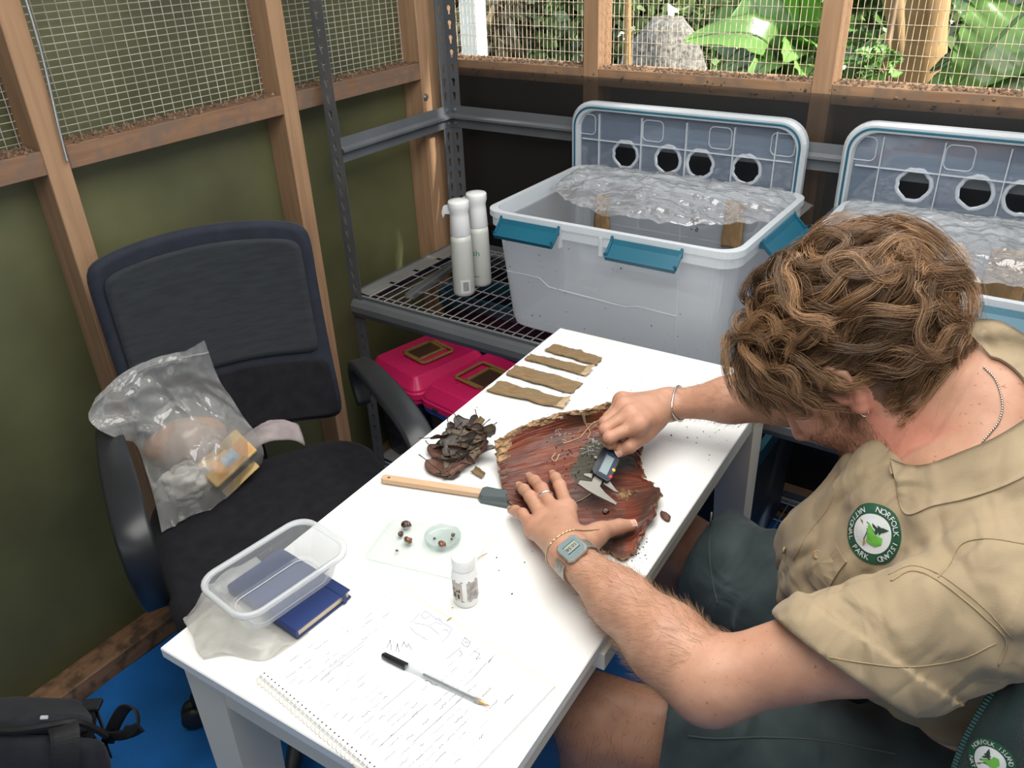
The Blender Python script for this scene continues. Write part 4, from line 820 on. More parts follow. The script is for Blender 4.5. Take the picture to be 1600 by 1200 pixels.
MAT['fungus'] = mat('white_fungus', (0.62, 0.58, 0.60), 0.9, var=0.1, scale=40); MAT['straw'] = mat('straw_fibre', (0.46, 0.32, 0.17), 0.8, var=0.2, scale=40); MAT['dark_dot'] = mat('dark_dropping', (0.022, 0.014, 0.012), 0.35, var=0.3, scale=80)
VF = []
fc = [np.array(p) for p in ((-0.6584,1.0052,0.7600), (-0.6640,0.9806,0.7600), (-0.6454,1.0202,0.7600), (-0.6046,1.0041,0.7500), (-0.6025,0.9828,0.7500), (-0.6011,1.0247,0.7500))]
for i in range(150):
    c = fc[rng.integers(0, 3) if i < 110 else rng.integers(3, 6)] + np.append(rng.normal(0, .006, 2), 0); a = rng.uniform(0, 6.28); ln = rng.uniform(.003, .009)
    pts = [drop(c + np.array([math.cos(a + b), math.sin(a + b), 0]) * ln * k, off=.0006) for k, b in ((-.5, 0), (0, .2), (.5, .5))]
    if max(p[2] for p in pts) - min(p[2] for p in pts) < .004 and min(p[2] for p in pts) > .7435: VF.append(tube(pts, 0.00045, 3))
mk('fungus', *join(*VF), MAT['fungus'], sheet)['kind'] = 'stuff'
VF = []
for P in ([(-0.6242,1.0386,0.7700),(-0.6290,1.0138,0.7650),(-0.6302,0.9941,0.7600),(-0.6452,0.9663,0.7550)], [(-0.6423,1.0147,0.7900),(-0.6263,1.0309,0.7800),(-0.6196,1.0486,0.7700)], [(-0.5525,0.8409,0.7500),(-0.5437,0.8649,0.7500),(-0.5391,0.8868,0.7500)], [(-0.6433,0.9385,0.7550),(-0.6419,0.9241,0.7550),(-0.6336,0.9227,0.7550),(-0.6369,0.9402,0.7550)], [(-0.6407,1.0229,0.7900),(-0.6229,1.0182,0.7750),(-0.6183,1.0016,0.7650)]):
    VF.append(tube([drop(p, off=.0012) for p in catmull(P, 5)], 0.0009, 5))
for i in range(40):
    c = np.array(fc[rng.integers(3, 6)]) + np.append(rng.normal(0, .03, 2), 0); a = rng.uniform(0, 6.28); VF.append(tube([drop(c + np.array([math.cos(a), math.sin(a), 0]) * k, off=.0008) for k in (-.006, 0, .006)], 0.0004, 3))
mk('loose_fibres', *join(*VF), MAT['straw'], sheet)['kind'] = 'stuff'
pc = np.array((-0.5993,0.9306,0.7500)); P = [drop(pc + np.append(rng.normal(0, [.035, .045]), 0), off=.001) for i in range(90)]
mk('droppings', *clods(np.array(P), .0013, 8), MAT['dark_dot'], sheet)['kind'] = 'stuff'
tanp = np.array((-0.4941,0.9010,0.7500)); mk('pale_scab', *clods(np.array([drop(tanp + np.append(rng.normal(0, .006, 2), 0), off=.0005) for i in range(60)]), .003, 9), MAT['bark_edge'], sheet)['kind'] = 'stuff'

# digital caliper held in the right hand
MAT['caliper_steel'] = mat('caliper_steel', (0.26, 0.25, 0.22), 0.5, 0.6, var=0.06, scale=30)
MAT['lcd'] = mat('lcd_screen', (0.20, 0.27, 0.29), 0.25, var=0.03); MAT['navy_plate'] = mat('blue_black_plate', (0.012, 0.028, 0.060), 0.55, var=0.05); MAT['red_button'] = mat('red_button', (0.55, 0.02, 0.02), 0.4, var=0.03); MAT['yellow_button'] = mat('yellow_button', (0.62, 0.47, 0.04), 0.4, var=0.03)
ca, cb = np.array((-0.5436,0.9687,0.8000)), np.array((-0.5269,0.8546,0.7720)); cj = np.array((-0.4967,0.8460,0.7550))
ex = (cb - ca) / np.linalg.norm(cb - ca); ev = cj - cb; nn = np.cross(ex, ev); nn = nn if nn[2] > 0 else -nn; RC = frame(ex, nn); o0 = cb
sy = 1.0 if (RC[:, 1] @ ev) > 0 else -1.0
cal = empty('digital_caliper', tuple(o0), 'black and steel digital caliper held over the bark in the right hand', 'caliper')
L_ = np.linalg.norm(cb - ca)
def cxy(poly): 
    P = [(x, sy * y) for x, y in poly]
    return P if sum(P[i][0] * P[(i + 1) % len(P)][1] - P[(i + 1) % len(P)][0] * P[i][1] for i in range(len(P))) > 0 else P[::-1]
def cpart(name, poly, z0, z1, m, par=None): return mk(name, *xf(extrude(cxy(poly), z0, z1), o0, RC), MAT[m], par or cal)
cpart('beam', [(-L_ - .035, -.007), (-.002, -.007), (-.002, .007), (-L_ - .035, .007)], -.0016, .0016, 'caliper_steel')
cpart('fixed_jaw', [(-.014, -.008), (-.006, -.024), (.001, -.024), (.003, -.007), (.003, .010), (.001, .040), (-.003, .041), (-.009, .018), (-.014, .008)], -.0017, .0017, 'caliper_steel')
cpart('sliding_jaw', [(-.034, .010), (-.022, .010), (-.020, .030), (-.022, .0375), (-.0245, .030), (-.033, .016)], -.0016, .0016, 'caliper_steel')
cpart('small_jaw', [(-.030, -.010), (-.020, -.010), (-.0185, -.022), (-.021, -.023)], -.0016, .0016, 'caliper_steel')
hd = cpart('display_housing', [(-.082, -.012), (-.078, -.0155), (-.032, -.0155), (-.027, -.011), (-.025, .013), (-.030, .0165), (-.078, .0165), (-.082, .013)], -.004, .0075, 'black_plastic')
cpart('face_plate', [(-.080, -.0085), (-.029, -.0085), (-.029, .0145), (-.080, .0145)], .0075, .0080, 'navy_plate', hd)
cpart('screen', [(-.070, -.0035), (-.034, -.0035), (-.034, .0085), (-.070, .0085)], .0080, .0084, 'lcd', hd)
cpart('screen_bezel', [(-.071, -.0052), (-.033, -.0052), (-.033, -.0038), (-.071, -.0038)], .0080, .0088, 'caliper_steel', hd)
for x, m in ((-.036, 'red_button'), (-.050, 'yellow_button')): mk('button', *xf(lathe([(.0032, 0), (.0032, .0018), (.0022, .0024)], 12), o0 + RC @ np.array([x, sy * .0148, .006]), RC), MAT[m], hd)
mk('lock_screw', *xf(lathe([(.0028, 0), (.0028, .006), (.0022, .007)], 12), o0 + RC @ np.array([-.055, sy * -.0185, .001]), RC), MAT['caliper_steel'], hd)

# wooden spatula
MAT['beech'] = wood('beech_handle', (0.66, 0.46, 0.30), (0.58, 0.38, 0.23), 0, 0.6, fine=40); MAT['silicone'] = mat('grey_green_silicone', (0.075, 0.095, 0.095), 0.4, var=0.05)
s0, s1, s2 = np.array((-0.8488,0.7367,0.7490)), np.array((-0.6881,0.7894,0.7490)), np.array((-0.6271,0.7956,0.7460)); sx = (s1 - s0) / np.linalg.norm(s1 - s0); RS = frame(sx, (0, 0, 1)); LS = np.linalg.norm(s1 - s0)
sp = empty('spatula', tuple((s0 + s1) / 2 - np.array([0, 0, .008])), 'wooden handled spatula with a grey silicone head tucked under the bark sheet', 'spatula')
hw = 0.0068; ol = [(0.004, -hw), (LS, -hw), (LS, hw), (0.004, hw), (0.0, hw * .6), (0.0, -hw * .6)]
mk('handle', *xf(xf(plate(ol, [circle(.012, 0, .0028, 14)], .008), (0, 0, -.006)), s0, RS), MAT['beech'], sp)
hl = [(-.002, -.010), (.004, -.0165), (.052, -.020), (.070, -.019), (.078, -.012), (.078, .014), (.070, .0195), (.030, .0195), (.006, .0165), (-.002, .010)]
mk('head', *xf(extrude(hl, -.0085, -.003), s1, RS), MAT['silicone'], sp)
mk('socket', *xf(loft([[(a, b, z) for a, b in hl_] for hl_, z in (([(-.002, -.009), (.004, -.0155), (.046, -.012), (.050, 0), (.046, .012), (.004, .0155), (-.002, .009)], -.003), ([(0, -.008), (.006, -.012), (.040, -.009), (.044, 0), (.040, .009), (.006, .012), (0, .008)], .0035))], (True, True)), s1, RS), MAT['silicone'], sp)

# heap of dead leaves
LM = [mat('dead_leaf_%d' % i, c, 0.6, var=0.22, scale=60, bump=0.3, bscale=150) for i, c in enumerate([(0.085, 0.050, 0.034), (0.055, 0.040, 0.032), (0.125, 0.055, 0.036), (0.095, 0.080, 0.068), (0.165, 0.120, 0.075)])]
MAT['leaf_stem'] = mat('leaf_stem', (0.035, 0.024, 0.018), 0.7, var=0.2)
def leaf_grid(L, W, curl, fold, seed, n=(15, 7), tear=0.0):
    U, T = np.meshgrid(np.linspace(0, 1, n[0]), np.linspace(-1, 1, n[1]), indexing='ij')
    wid = W / 2 * np.sin(np.pi * np.clip(U * 0.96 + 0.02, 0, 1) ** 0.85) ** 0.8 + 0.0006
    wid = wid * (1 + tear * vnoise(np.c_[U.ravel() * 11, np.sign(T.ravel()), 0 * U.ravel()], seed).reshape(U.shape) * np.abs(T))
    x = L * (U - .5); y = wid * T * np.cos(fold * np.abs(T)); z = wid * np.abs(T) * np.sin(fold) + curl * L * (U - .5) ** 2 * 2 + 0.0012 * fbm(np.c_[U.ravel() * 5, T.ravel() * 2, 0 * U.ravel()], seed, 2).reshape(U.shape)
    return np.stack([x, y, z], -1)
def dead_leaf(pos, ang, tilt, roll, L, W, curl, fold, m, seed, label, stem=0.016, tear=0.12):
    R = rz(ang) @ ry(tilt) @ rx(roll); G = leaf_grid(L, W, curl, fold, seed, tear=tear); P = G.reshape(-1, 3) @ R.T
    P += np.array(pos); dz = 0.7412 - P[:, 2].min(); P[:, 2] += max(0, dz)
    V, F, uv, n0 = slab(P.reshape(G.shape), 0.0006); t = empty('dead_leaf', tuple(pos), label, 'leaf', 'dead brown leaves heaped on the table')
    mk('blade', V, F, LM[m], t, smooth=True)
    b = P.reshape(G.shape)[0, G.shape[1] // 2]; d = -(R @ np.array([1, 0, 0])); bend = np.array([rng.uniform(-.4, .4), rng.uniform(-.4, .4), .25])
    mk('stem', *tube([b - d * .002, b + d * stem * .5, b + d * stem + bend * stem * .5], [.0009, .0008, .0011], 5), MAT['leaf_stem'], t)
    mr = P.reshape(G.shape)[:, G.shape[1] // 2] + np.array([0, 0, .0004]); mk('midrib', *tube(mr[:-1], .0005, 4), MAT['leaf_stem'], t)
hc = np.array((-0.7869,0.8760,0.7420)); exx, eyy = np.array([math.cos(-0.62), math.sin(-0.62), 0]), np.array([math.sin(0.62), math.cos(0.62), 0])
dead_leaf((-0.7893,0.8059,0.7440), math.radians(-15), 0, .1, .060, .030, .15, .25, 2, 301, 'single dark brown leaf with a curved stem lying apart beside the spatula', .018, .02)
dead_leaf((-0.8158,0.8427,0.7460), math.radians(-12), .1, .0, .052, .030, .1, .2, 2, 302, 'reddish dead leaf at the left edge of the leaf heap, stem up', .010, .2)
dead_leaf((-0.7624,0.8057,0.7440), math.radians(35), .0, .0, .034, .022, .2, .2, 1, 303, 'small blackish leaf at the heap edge just above the spatula handle', .006, .3)
CN = ['dark brown', 'blackish', 'reddish', 'grey brown', 'tan']; SIDES = ['facing the office chair', 'facing the spatula', 'facing the bark sheet', 'facing the pink tanks']; used = set(); side_dir = [np.array(v, float) for v in ((-1, 0), (.1, -1), (1, -.2), (-.1, 1))]
for i in range(28):
    a = i * 2.399 + rng.normal(0, .5); r = 0.047 * math.sqrt((i + .5) / 28) * rng.uniform(.75, 1.1); h = 0.026 * (1 - (min(r, .05) / 0.052) ** 2) * rng.uniform(.5, 1.2)
    p = hc + exx * r * math.cos(a) * 1.15 + eyy * r * math.sin(a) * .95; p[2] = 0.745 + h
    lv = 'low on' if r > .034 else 'halfway up' if r > .019 else 'on top of'; sd = SIDES[int(np.argmax([(p - hc)[:2] @ (v / np.linalg.norm(v)) for v in side_dir]))]
    for m in [int(v) for v in rng.permutation([0, 0, 1, 3, 3, 4, 2])]:
        if (m, lv, sd) not in used: break
    used.add((m, lv, sd))
    dead_leaf(tuple(p), rng.uniform(0, 6.28), rng.uniform(-.65, .65), rng.uniform(-.8, .8), rng.uniform(.040, .066), rng.uniform(.022, .038), rng.uniform(-.5, .7), rng.uniform(.0, .8), m, 320 + i, '%s dead leaf %s the leaf heap, %s' % (CN[m], lv, sd), rng.uniform(.006, .018), .25)
for i, (uvp, d, ln, w, lab) in enumerate((((-0.7917,0.9160,0.7650), (0.25, 0.62, .55), .042, .013, 'upright orange brown bark sliver at the back of the leaf heap'), ((-0.7748,0.8846,0.7700), (-.10, 0.45, .55), .028, .007, 'short pale wood splinter sticking out of the leaf heap'), ((-0.7255,0.8332,0.7460), (.9, -.25, .02), .026, .010, 'flat brown bark chip at the near edge of the leaf heap'), ((-0.7574,0.8207,0.7520), (.35, .75, .25), .036, .012, 'reddish curled bark flake leaning on the front of the leaf heap'))):
    d = np.array(d) / np.linalg.norm(d); c = np.array(uvp); R = frame(d, (0.3, -.5, .8)); U, W = np.meshgrid(np.linspace(-.5, .5, 10), np.linspace(-.5, .5, 4), indexing='ij')
    P = np.stack([U * ln, W * w * (1 - .35 * U + .2 * vnoise(np.c_[U.ravel() * 9, np.sign(W.ravel()), 0 * U.ravel()], 400 + i).reshape(U.shape)), .25 * w * (W * 2) ** 2], -1); P = P @ R.T + c
    V, F, uv, n0 = slab(P, .0018); o = mk('bark_sliver', V, F, MAT['strip'] if i != 3 else LM[2]); set_uv(o, uv); setp(o, lab, 'bark')

# clear tray, dish and snails
MAT['clear'] = plastic('clear_tray', (0.82, 0.88, 0.86), 0.80, rough=0.12, milk=0.4)
tq = np.array([(-0.7750,0.6753,0.7410),(-0.6158,0.7148,0.7410),(-0.5939,0.6192,0.7410),(-0.7415,0.5801,0.7410)]); tcn = tq.mean(0); tdx = (tq[1] - tq[0]) + (tq[2] - tq[3]); RT = frame(tdx, (0, 0, 1)); TWd, TDp = 0.160, 0.100
R2 = lambda w, d, r, z: ring2(rrect(w, d, r, 6), z)
tray = mk('clear_tray', *xf(loft([R2(TWd - .012, TDp - .012, .012, .0022), R2(TWd - .010, TDp - .010, .012, .0010), R2(TWd - .004, TDp - .004, .014, .0012), R2(TWd, TDp, .015, .0060), R2(TWd + .003, TDp + .003, .016, .0062), R2(TWd + .003, TDp + .003, .016, .0045)], (True, False)), tcn, RT), MAT['clear'], smooth=False); setp(tray, 'nearly invisible clear rectangular plastic tray holding snail shells', 'tray')
dish = mk('dish', *xf(lathe([(.0010, .0012), (.0235, .0010), (.0250, .0018), (.0256, .0085), (.0262, .0088), (.0266, .0082), (.0260, .0020), (.0245, .0004)], 36), np.array((-0.6732,0.6732,0.7442))), MAT['clear'], smooth=True); setp(dish, 'small round clear dish with tiny snail shells on the tray', 'dish')
SHM = mat('snail_shell', (0.075, 0.028, 0.018), 0.22, var=0.35, scale=70, coat=0.4); SHM2 = mat('snail_shell_light', (0.20, 0.075, 0.030), 0.22, var=0.3, scale=90, coat=0.4)
def snail(pos, r, ang, tilt, m, label):
    """coiled shell: a tube swept round a rising, shrinking spiral"""
    t = np.linspace(0, 1, 60); th = t * 2 * np.pi * 3.2; k = np.exp(-2.4 * t); C = np.stack([r * .55 * k * np.cos(th), r * .55 * k * np.sin(th), r * 1.0 * (1 - k) - r * .1], 1)
    V, F = tube(C, r * .50 * k + r * .02, 12); V = V @ (rz(ang) @ rx(tilt)).T; V[:, 2] -= V[:, 2].min(); V += np.array(pos)
    setp(mk('snail_shell', V, F, m, smooth=True), label, 'snail shell', 'snail shells on the clear tray')
snail((-0.7366,0.6640,0.7445), .0088, 0.4, .3, SHM, 'largest glossy brown snail shell, on the open part of the clear tray')
snail((-0.7315,0.6467,0.7445), .0056, 1.4, .9, SHM, 'small blackish snail shell touching the largest one on the tray')
snail((-0.7107,0.6396,0.7445), .0082, 2.6, 1.2, SHM2, 'orange brown snail shell lying on its side on the tray')
snail((-0.7130,0.6170,0.7445), .0026, .3, .3, SHM, 'tiniest dark snail shell alone at the near corner of the tray')
snail((-0.6631,0.6591,0.7458), .0078, 2.2, .8, SHM2, 'brown snail shell with pale lip, biggest in the round dish')
snail((-0.6823,0.6653,0.7458), .0026, .5, .4, SHM, 'tiny snail shell at the left inside the round dish')
snail((-0.6635,0.6853,0.7458), .0040, 1.0, .6, SHM, 'small dark snail shell near the far rim of the round dish')
snail((-0.6599,0.6775,0.7458), .0026, 1.9, .4, SHM, 'tiny snail shell below the small dark one in the round dish')
_p = drop((-0.5005,0.8492,0.7500)); snail(tuple(_p + np.array([0, 0, -.001])), .0062, .6, .5, SHM, 'dark snail shell between the caliper jaw tips on the bark')

# white bottle with a worn label
wbp = np.array((-0.5732,0.5975,0.7402)); wb2 = empty('white_bottle', tuple(wbp), 'small white plastic bottle with a worn label, standing by the clear tray', 'bottle')
mk('bottle_body', *xf(lathe([(.0150, 0), (.0166, .0015), (.0168, .012), (.0172, .0125), (.0172, .046), (.0168, .0465), (.0168, .050), (.0150, .058), (.0138, .061)], 28), wbp), MAT['white_pe'], wb2, smooth=True)
mk('cap', *xf(lathe([(.0150, .0605), (.0156, .062), (.0156, .0775), (.0145, .079), (.004, .0792)], 28), wbp), MAT['white_pe'], wb2, smooth=True)
MAT['worn_label'] = mat('worn_label', (0.56, 0.50, 0.44), 0.7, var=0.2, scale=90); MAT['label_grey'] = mat('label_grey_print', (0.36, 0.34, 0.36), 0.7, var=0.2, scale=200); MAT['label_dark'] = mat('label_dark_print', (0.09, 0.075, 0.065), 0.7, var=0.3, scale=200)
camang = math.atan2(cam_p[1] - wbp[1], cam_p[0] - wbp[0])
def wrapw(VF, z, a0, r): V, F = VF; V = np.asarray(V, float); a = camang + a0 + V[:, 0] / r; return np.c_[(r + V[:, 2]) * np.cos(a), (r + V[:, 2]) * np.sin(a), z + V[:, 1]] + wbp, F
gp = lambda x0, x1, y0, y1, t=.0003: join(*[box(x0 + (x1 - x0) * i / 5, x0 + (x1 - x0) * (i + 1) / 5, y0, y1, 0, t) for i in range(5)])
lb = mk('label', *wrapw(gp(-.021, -.004, -.015, .015), .029, -0.05, .0173), MAT['worn_label'], wb2); mk('label_back', *wrapw(gp(.002, .021, -.015, .015), .029, -0.05, .0173), MAT['worn_label'], wb2)
for y in (-.0165, .0165): mk('label_line', *wrapw(gp(-.026, .026, y - .0005, y + .0005), .029, 0, .0173), MAT['label_dark'], wb2)
for a in ((-.018, -.013, -.011, -.003), (-.011, -.008, -.012, -.004), (-.013, -.010, -.001, .002), (-.018, -.016, .000, .004), (-.009, -.007, -.001, .004)): mk('print', *wrapw(gp(*a, .0004), .029, -0.05, .0174), MAT['label_dark'], lb)
mk('print', *wrapw(gp(.005, .016, -.012, -.001, .0004), .029, -0.05, .0174), MAT['label_grey'], wb2); mk('print', *wrapw(gp(.007, .015, .003, .012, .0004), .029, -0.05, .0174), MAT['label_grey'], wb2)

# crumpled zip bag, navy notebook and the clear food container on top
MAT['bag_flat'] = plastic('cloudy_bag', (0.80, 0.79, 0.75), 0.55, rough=0.2, milk=0.4, bump=0.4, bscale=60)
CG = [[(-0.8659,0.3668,0.7440),(-0.8309,0.3557,0.7480),(-0.8079,0.3439,0.7470),(-0.7887,0.3397,0.7430)],
      [(-0.8717,0.3971,0.7500),(-0.8202,0.3846,0.7570),(-0.7845,0.3709,0.7550),(-0.7662,0.3613,0.7440)],
      [(-0.8837,0.4327,0.7500),(-0.8156,0.4166,0.7550),(-0.7644,0.3951,0.7560),(-0.7228,0.3792,0.7440)],
      [(-0.8858,0.4738,0.7440),(-0.8140,0.4565,0.7460),(-0.7572,0.4347,0.7480),(-0.7124,0.4149,0.7440)],
      [(-0.8819,0.5024,0.7420),(-0.8136,0.4897,0.7430),(-0.7479,0.4586,0.7440),(-0.7089,0.4408,0.7430)]]
G = patch(CG, 9); s_ = G.shape; qq = np.stack(np.meshgrid(np.linspace(0, 1, s_[0]), np.linspace(0, 1, s_[1]), indexing='ij'), -1).reshape(-1, 2)
G[..., 2] += np.clip(0.0045 * fbm(np.c_[qq * 6, 0 * qq[:, :1]], 91, 4), -.002, 1).reshape(s_[:2]); G[..., 2] = np.maximum(G[..., 2], .7425)
# the notebook lies across the bag's far end: keep the film under it
nbq = np.array([(-0.7123,0.4260,0.7555),(-0.7073,0.5103,0.7555),(-0.8012,0.5411,0.7555),(-0.8143,0.4447,0.7555)]); nx_ = (nbq[1] - nbq[0]) / np.linalg.norm(nbq[1] - nbq[0]); RN = frame(nx_, (0, 0, 1)); n0_ = nbq[0].copy(); NW, ND, NH = 0.092, 0.145, 0.0130
lo = (G - n0_) @ RN; inside = (lo[..., 0] > -.012) & (lo[..., 0] < NW + .01) & (lo[..., 1] > -.012) & (lo[..., 1] < ND + .01); G[..., 2] = np.where(inside, .7412, G[..., 2])
Gb = G.copy(); Gb[..., 2] = np.minimum(.7406, G[..., 2] - .0003); F1 = gridF(*s_[:2]); n_ = s_[0] * s_[1]
o_ = mk('flat_bag', np.concatenate([G.reshape(-1, 3), Gb.reshape(-1, 3)]), [f[::-1] for f in F1] + [[i + n_ for i in f] for f in F1], MAT['bag_flat'], smooth=True); setp(o_, 'cloudy crumpled plastic bag lying at the table corner under the notebook', 'plastic bag')
MAT['navy'] = mat('navy_cover', (0.012, 0.030, 0.125), 0.5, var=0.08, scale=20, bump=0.1, bscale=300); MAT['cream'] = mat('cream_pages', (0.74, 0.62, 0.44), 0.7, var=0.06, scale=20)
nb = empty('notebook', tuple(n0_ + RN @ np.array([NW / 2, ND / 2, -NH - .0005])), 'navy hardback notebook with an elastic band under the clear food container', 'notebook')
nbx = lambda *a, b=0: xf(box(*a, b), n0_, RN)
mk('cover', *nbx(0, NW, 0, ND, -.0022, 0, b=.0009), MAT['navy'], nb); mk('cover_back', *nbx(0, NW, 0, ND, -NH - .001, -NH + .001, b=.0009), MAT['navy'], nb)
mk('spine', *nbx(-.0012, .003, 0, ND, -NH, -.001, b=.0009), MAT['navy'], nb); mk('pages', *nbx(.003, NW - .003, .003, ND - .003, -NH + .001, -.0022), MAT['cream'], nb)
mk('elastic_band', *join(nbx(NW - .016, NW - .010, -.0012, ND + .001, .0001, .0008), nbx(NW - .016, NW - .010, -.0018, -.0008, -NH - .001, .0008)), MAT['navy'], nb)
MAT['food_clear'] = plastic('food_container', (0.80, 0.83, 0.86), 0.72, rough=0.12, milk=0.45); MAT['food_rim'] = plastic('food_rim', (0.86, 0.88, 0.89), 0.42, rough=0.15, milk=0.4)
fq = np.array([(-0.8148,0.5470,0.8080),(-0.7277,0.5377,0.8080),(-0.7357,0.3789,0.8080),(-0.8405,0.3911,0.8080)]); fc_ = fq.mean(0); fdx = (fq[0] - fq[3]) + (fq[1] - fq[2]); RF = frame(fdx, (0, 0, 1)); FL, FW = 0.172, 0.112
fcn = empty('food_container', (fc_[0], fc_[1], .757), 'clear rectangular food container standing open on the navy notebook', 'container')
r3 = lambda w, d, r, z: ring2(rrect(w, d, r, 6), z)
fz = lambda VF: xf(VF, (fc_[0], fc_[1], .7568), RF)
mk('container_wall', *fz(loft([r3(FL - .060, FW - .052, .016, .0020), r3(FL - .046, FW - .040, .020, .0012), r3(FL - .040, FW - .034, .022, .0040), r3(FL - .012, FW - .012, .024, .047)], (True, False))), MAT['food_clear'], fcn, smooth=False)
mk('container_rim', *fz(loft([r3(FL - .012, FW - .012, .024, .046), r3(FL - .009, FW - .009, .025, .0505), r3(FL, FW, .028, .0515), r3(FL + .004, FW + .004, .030, .0495), r3(FL + .003, FW + .003, .030, .0435), r3(FL - .002, FW - .002, .028, .0440)])), MAT['food_rim'], fcn, smooth=True)
mk('base_ridge', *fz(tube([(x, y, .0035) for x, y in rrect(FL - .055, FW - .048, .016, 5)], .0008, 5, closed=True)), MAT['food_rim'], fcn)
V, F = text_mesh('SUITABLE FOR MICROWAVE', .0085, .0004, spacing=1.05); hw_ = (FW - .022) / 2; V = np.c_[V[:, 0], 0 * V[:, 0] + hw_ - .0008 - .0055 * 0, .036 + V[:, 1] * .95]; V[:, 1] = (FW - .034) / 2 + (.011) * (V[:, 2] - .004) / .043 - .0010
mk('moulded_lettering', *fz((V, F)), MAT['food_clear'], fcn)

# spiral notepad, writing, pen
MAT['paper'] = mat('white_paper', (0.84, 0.85, 0.86), 0.75, var=0.01, scale=3); MAT['yellow_edge'] = mat('pale_yellow_cover', (0.80, 0.76, 0.42), 0.7, var=0.03); MAT['pencil'] = mat('grey_ink', (0.06, 0.06, 0.08), 0.7, var=0.2, scale=200); MAT['blue_ink'] = mat('blue_grey_ink', (0.10, 0.14, 0.26), 0.7, var=0.2, scale=200)
pq = np.array([(-0.7089,0.3572,0.7445),(-0.6868,0.5670,0.7445),(-0.4070,0.5281,0.7445)]); p0_ = pq[0]; px_ax = (pq[1] - pq[0]) / np.linalg.norm(pq[1] - pq[0]); RPg = frame(px_ax, (0, 0, 1)); PW, PH = .211, .290   # x: coil edge to outer edge, y negative: down the page
pad = empty('spiral_notepad', tuple(p0_ + RPg @ np.array([PW / 2, -PH / 2, -.004])), 'white spiral bound notepad with handwritten notes and small sketches', 'notepad')
pg = lambda VF: xf(VF, p0_, RPg)
mk('back_cover', *pg(box(.002, PW, -PH, 0, -.0040, -.0032)), MAT['paper'], pad); mk('yellow_sheet', *pg(box(PW - .004, PW + .0035, -PH, -.010, -.0030, -.0022)), MAT['yellow_edge'], pad)
mk('page_stack', *pg(box(.003, PW, -PH, 0, -.0032, -.0004)), MAT['paper'], pad)
nu, nv = 30, 24; U, W = np.meshgrid(np.linspace(0, 1, nu), np.linspace(0, 1, nv), indexing='ij'); zc = 0.0002 + 0.0035 * np.exp(-((1 - U) / .05) ** 2 - (W / .06) ** 2)
V, F, uv, n0 = slab(np.stack([.003 + U * (PW - .003), -W * PH, zc], -1), .0003); page = mk('top_page', *pg((V, F)), MAT['paper'], pad)
th = np.linspace(0, 2 * np.pi * 38, 38 * 14); mk('coil', *pg(tube(np.stack([-.0005 + .0052 * np.cos(th), -.004 - th / (2 * np.pi) * (PH - .008) / 38, -.0008 + .0052 * np.sin(th) + .0005], 1), .00055, 5)), MAT['white_leg'], pad, smooth=True)
mk('holes', *pg(join(*[box(.0066, .0086, -.0045 - i * (PH - .008) / 38, -.0028 - i * (PH - .008) / 38, .0003, .00045) for i in range(38)])), MAT['ink'], page)
g = np.random.default_rng(4); VF, VB = [], []
def stroke(P, w=.00033, z=.00036):
    P = np.asarray(P, float); T = np.gradient(P, axis=0); T /= np.linalg.norm(T, axis=1)[:, None] + 1e-9; Nn = np.stack([-T[:, 1], T[:, 0]], 1) * w
    A, B = P + Nn, P - Nn; V = np.concatenate([np.c_[A, np.full(len(A), z)], np.c_[B, np.full(len(B), z)]]); n = len(P)
    return V, [[i, n + i, n + i + 1, i + 1] for i in range(n - 1)]
def word(x, y, ln, h=.0022):
    n = max(4, int(ln / .0009)); t = np.linspace(0, 1, n); return np.stack([x + ln * t, y + h * g.uniform(-.5, .7, n) * (0.5 + g.random(n) * .6)], 1)
for r in range(30):
    y = -.014 - r * .0088; x = .016 + g.uniform(0, .01); end = PW - g.uniform(.01, .09) if r not in (0, 9, 10, 20) else .08
    while x < end:
        ln = g.uniform(.004, .017)
        inside = (.062 < -y < .165 and x > .078)
        if not inside and g.random() < .50: VF.append(stroke(word(x, y, ln), g.uniform(.00020, .00040)))
        x += ln + g.uniform(.002, .005)
for a, b in (((.062, -.060), (.118, -.0605)), ((.050, -.0645), (.112, -.065)), ((.06, -.155), (.115, -.156)), ((.03, -.19), (.10, -.191)), ((.02, -.165), (.034, -.165)), ((.055, -.215), (.13, -.217))): VF.append(stroke(np.array([a, b]), .0003))
def to_page(p): return ((np.array(p) - p0_) @ RPg)[:2]
def rough(P, w=.0003, k=6, j=.0004): P = np.array([to_page(p) for p in P]); P = np.concatenate([P[i] + (P[i + 1] - P[i]) * np.linspace(0, 1, k)[:, None] for i in range(len(P) - 1)]); return stroke(P + g.normal(0, j, P.shape), w)
for P in ([(-0.6058,0.5207,0.7447),(-0.6082,0.5416,0.7447)], [(-0.6040,0.5482,0.7447),(-0.5556,0.5433,0.7447)], [(-0.5556,0.5433,0.7447),(-0.5517,0.5331,0.7447),(-0.5521,0.5180,0.7447)], [(-0.6023,0.5255,0.7447),(-0.5855,0.5309,0.7447),(-0.5614,0.5270,0.7447)], [(-0.6040,0.5482,0.7447),(-0.6032,0.5394,0.7447),(-0.5953,0.5377,0.7447),(-0.5933,0.5457,0.7447)], [(-0.5833,0.5440,0.7447),(-0.5805,0.5484,0.7447),(-0.5735,0.5462,0.7447)], [(-0.5820,0.5318,0.7447),(-0.5806,0.5405,0.7447),(-0.5708,0.5415,0.7447)], [(-0.6029,0.5161,0.7447),(-0.5889,0.5121,0.7447),(-0.5697,0.5117,0.7447)], [(-0.5647,0.5338,0.7447),(-0.5598,0.5381,0.7447),(-0.5530,0.5348,0.7447)]): VB.append(rough(P, .00032))
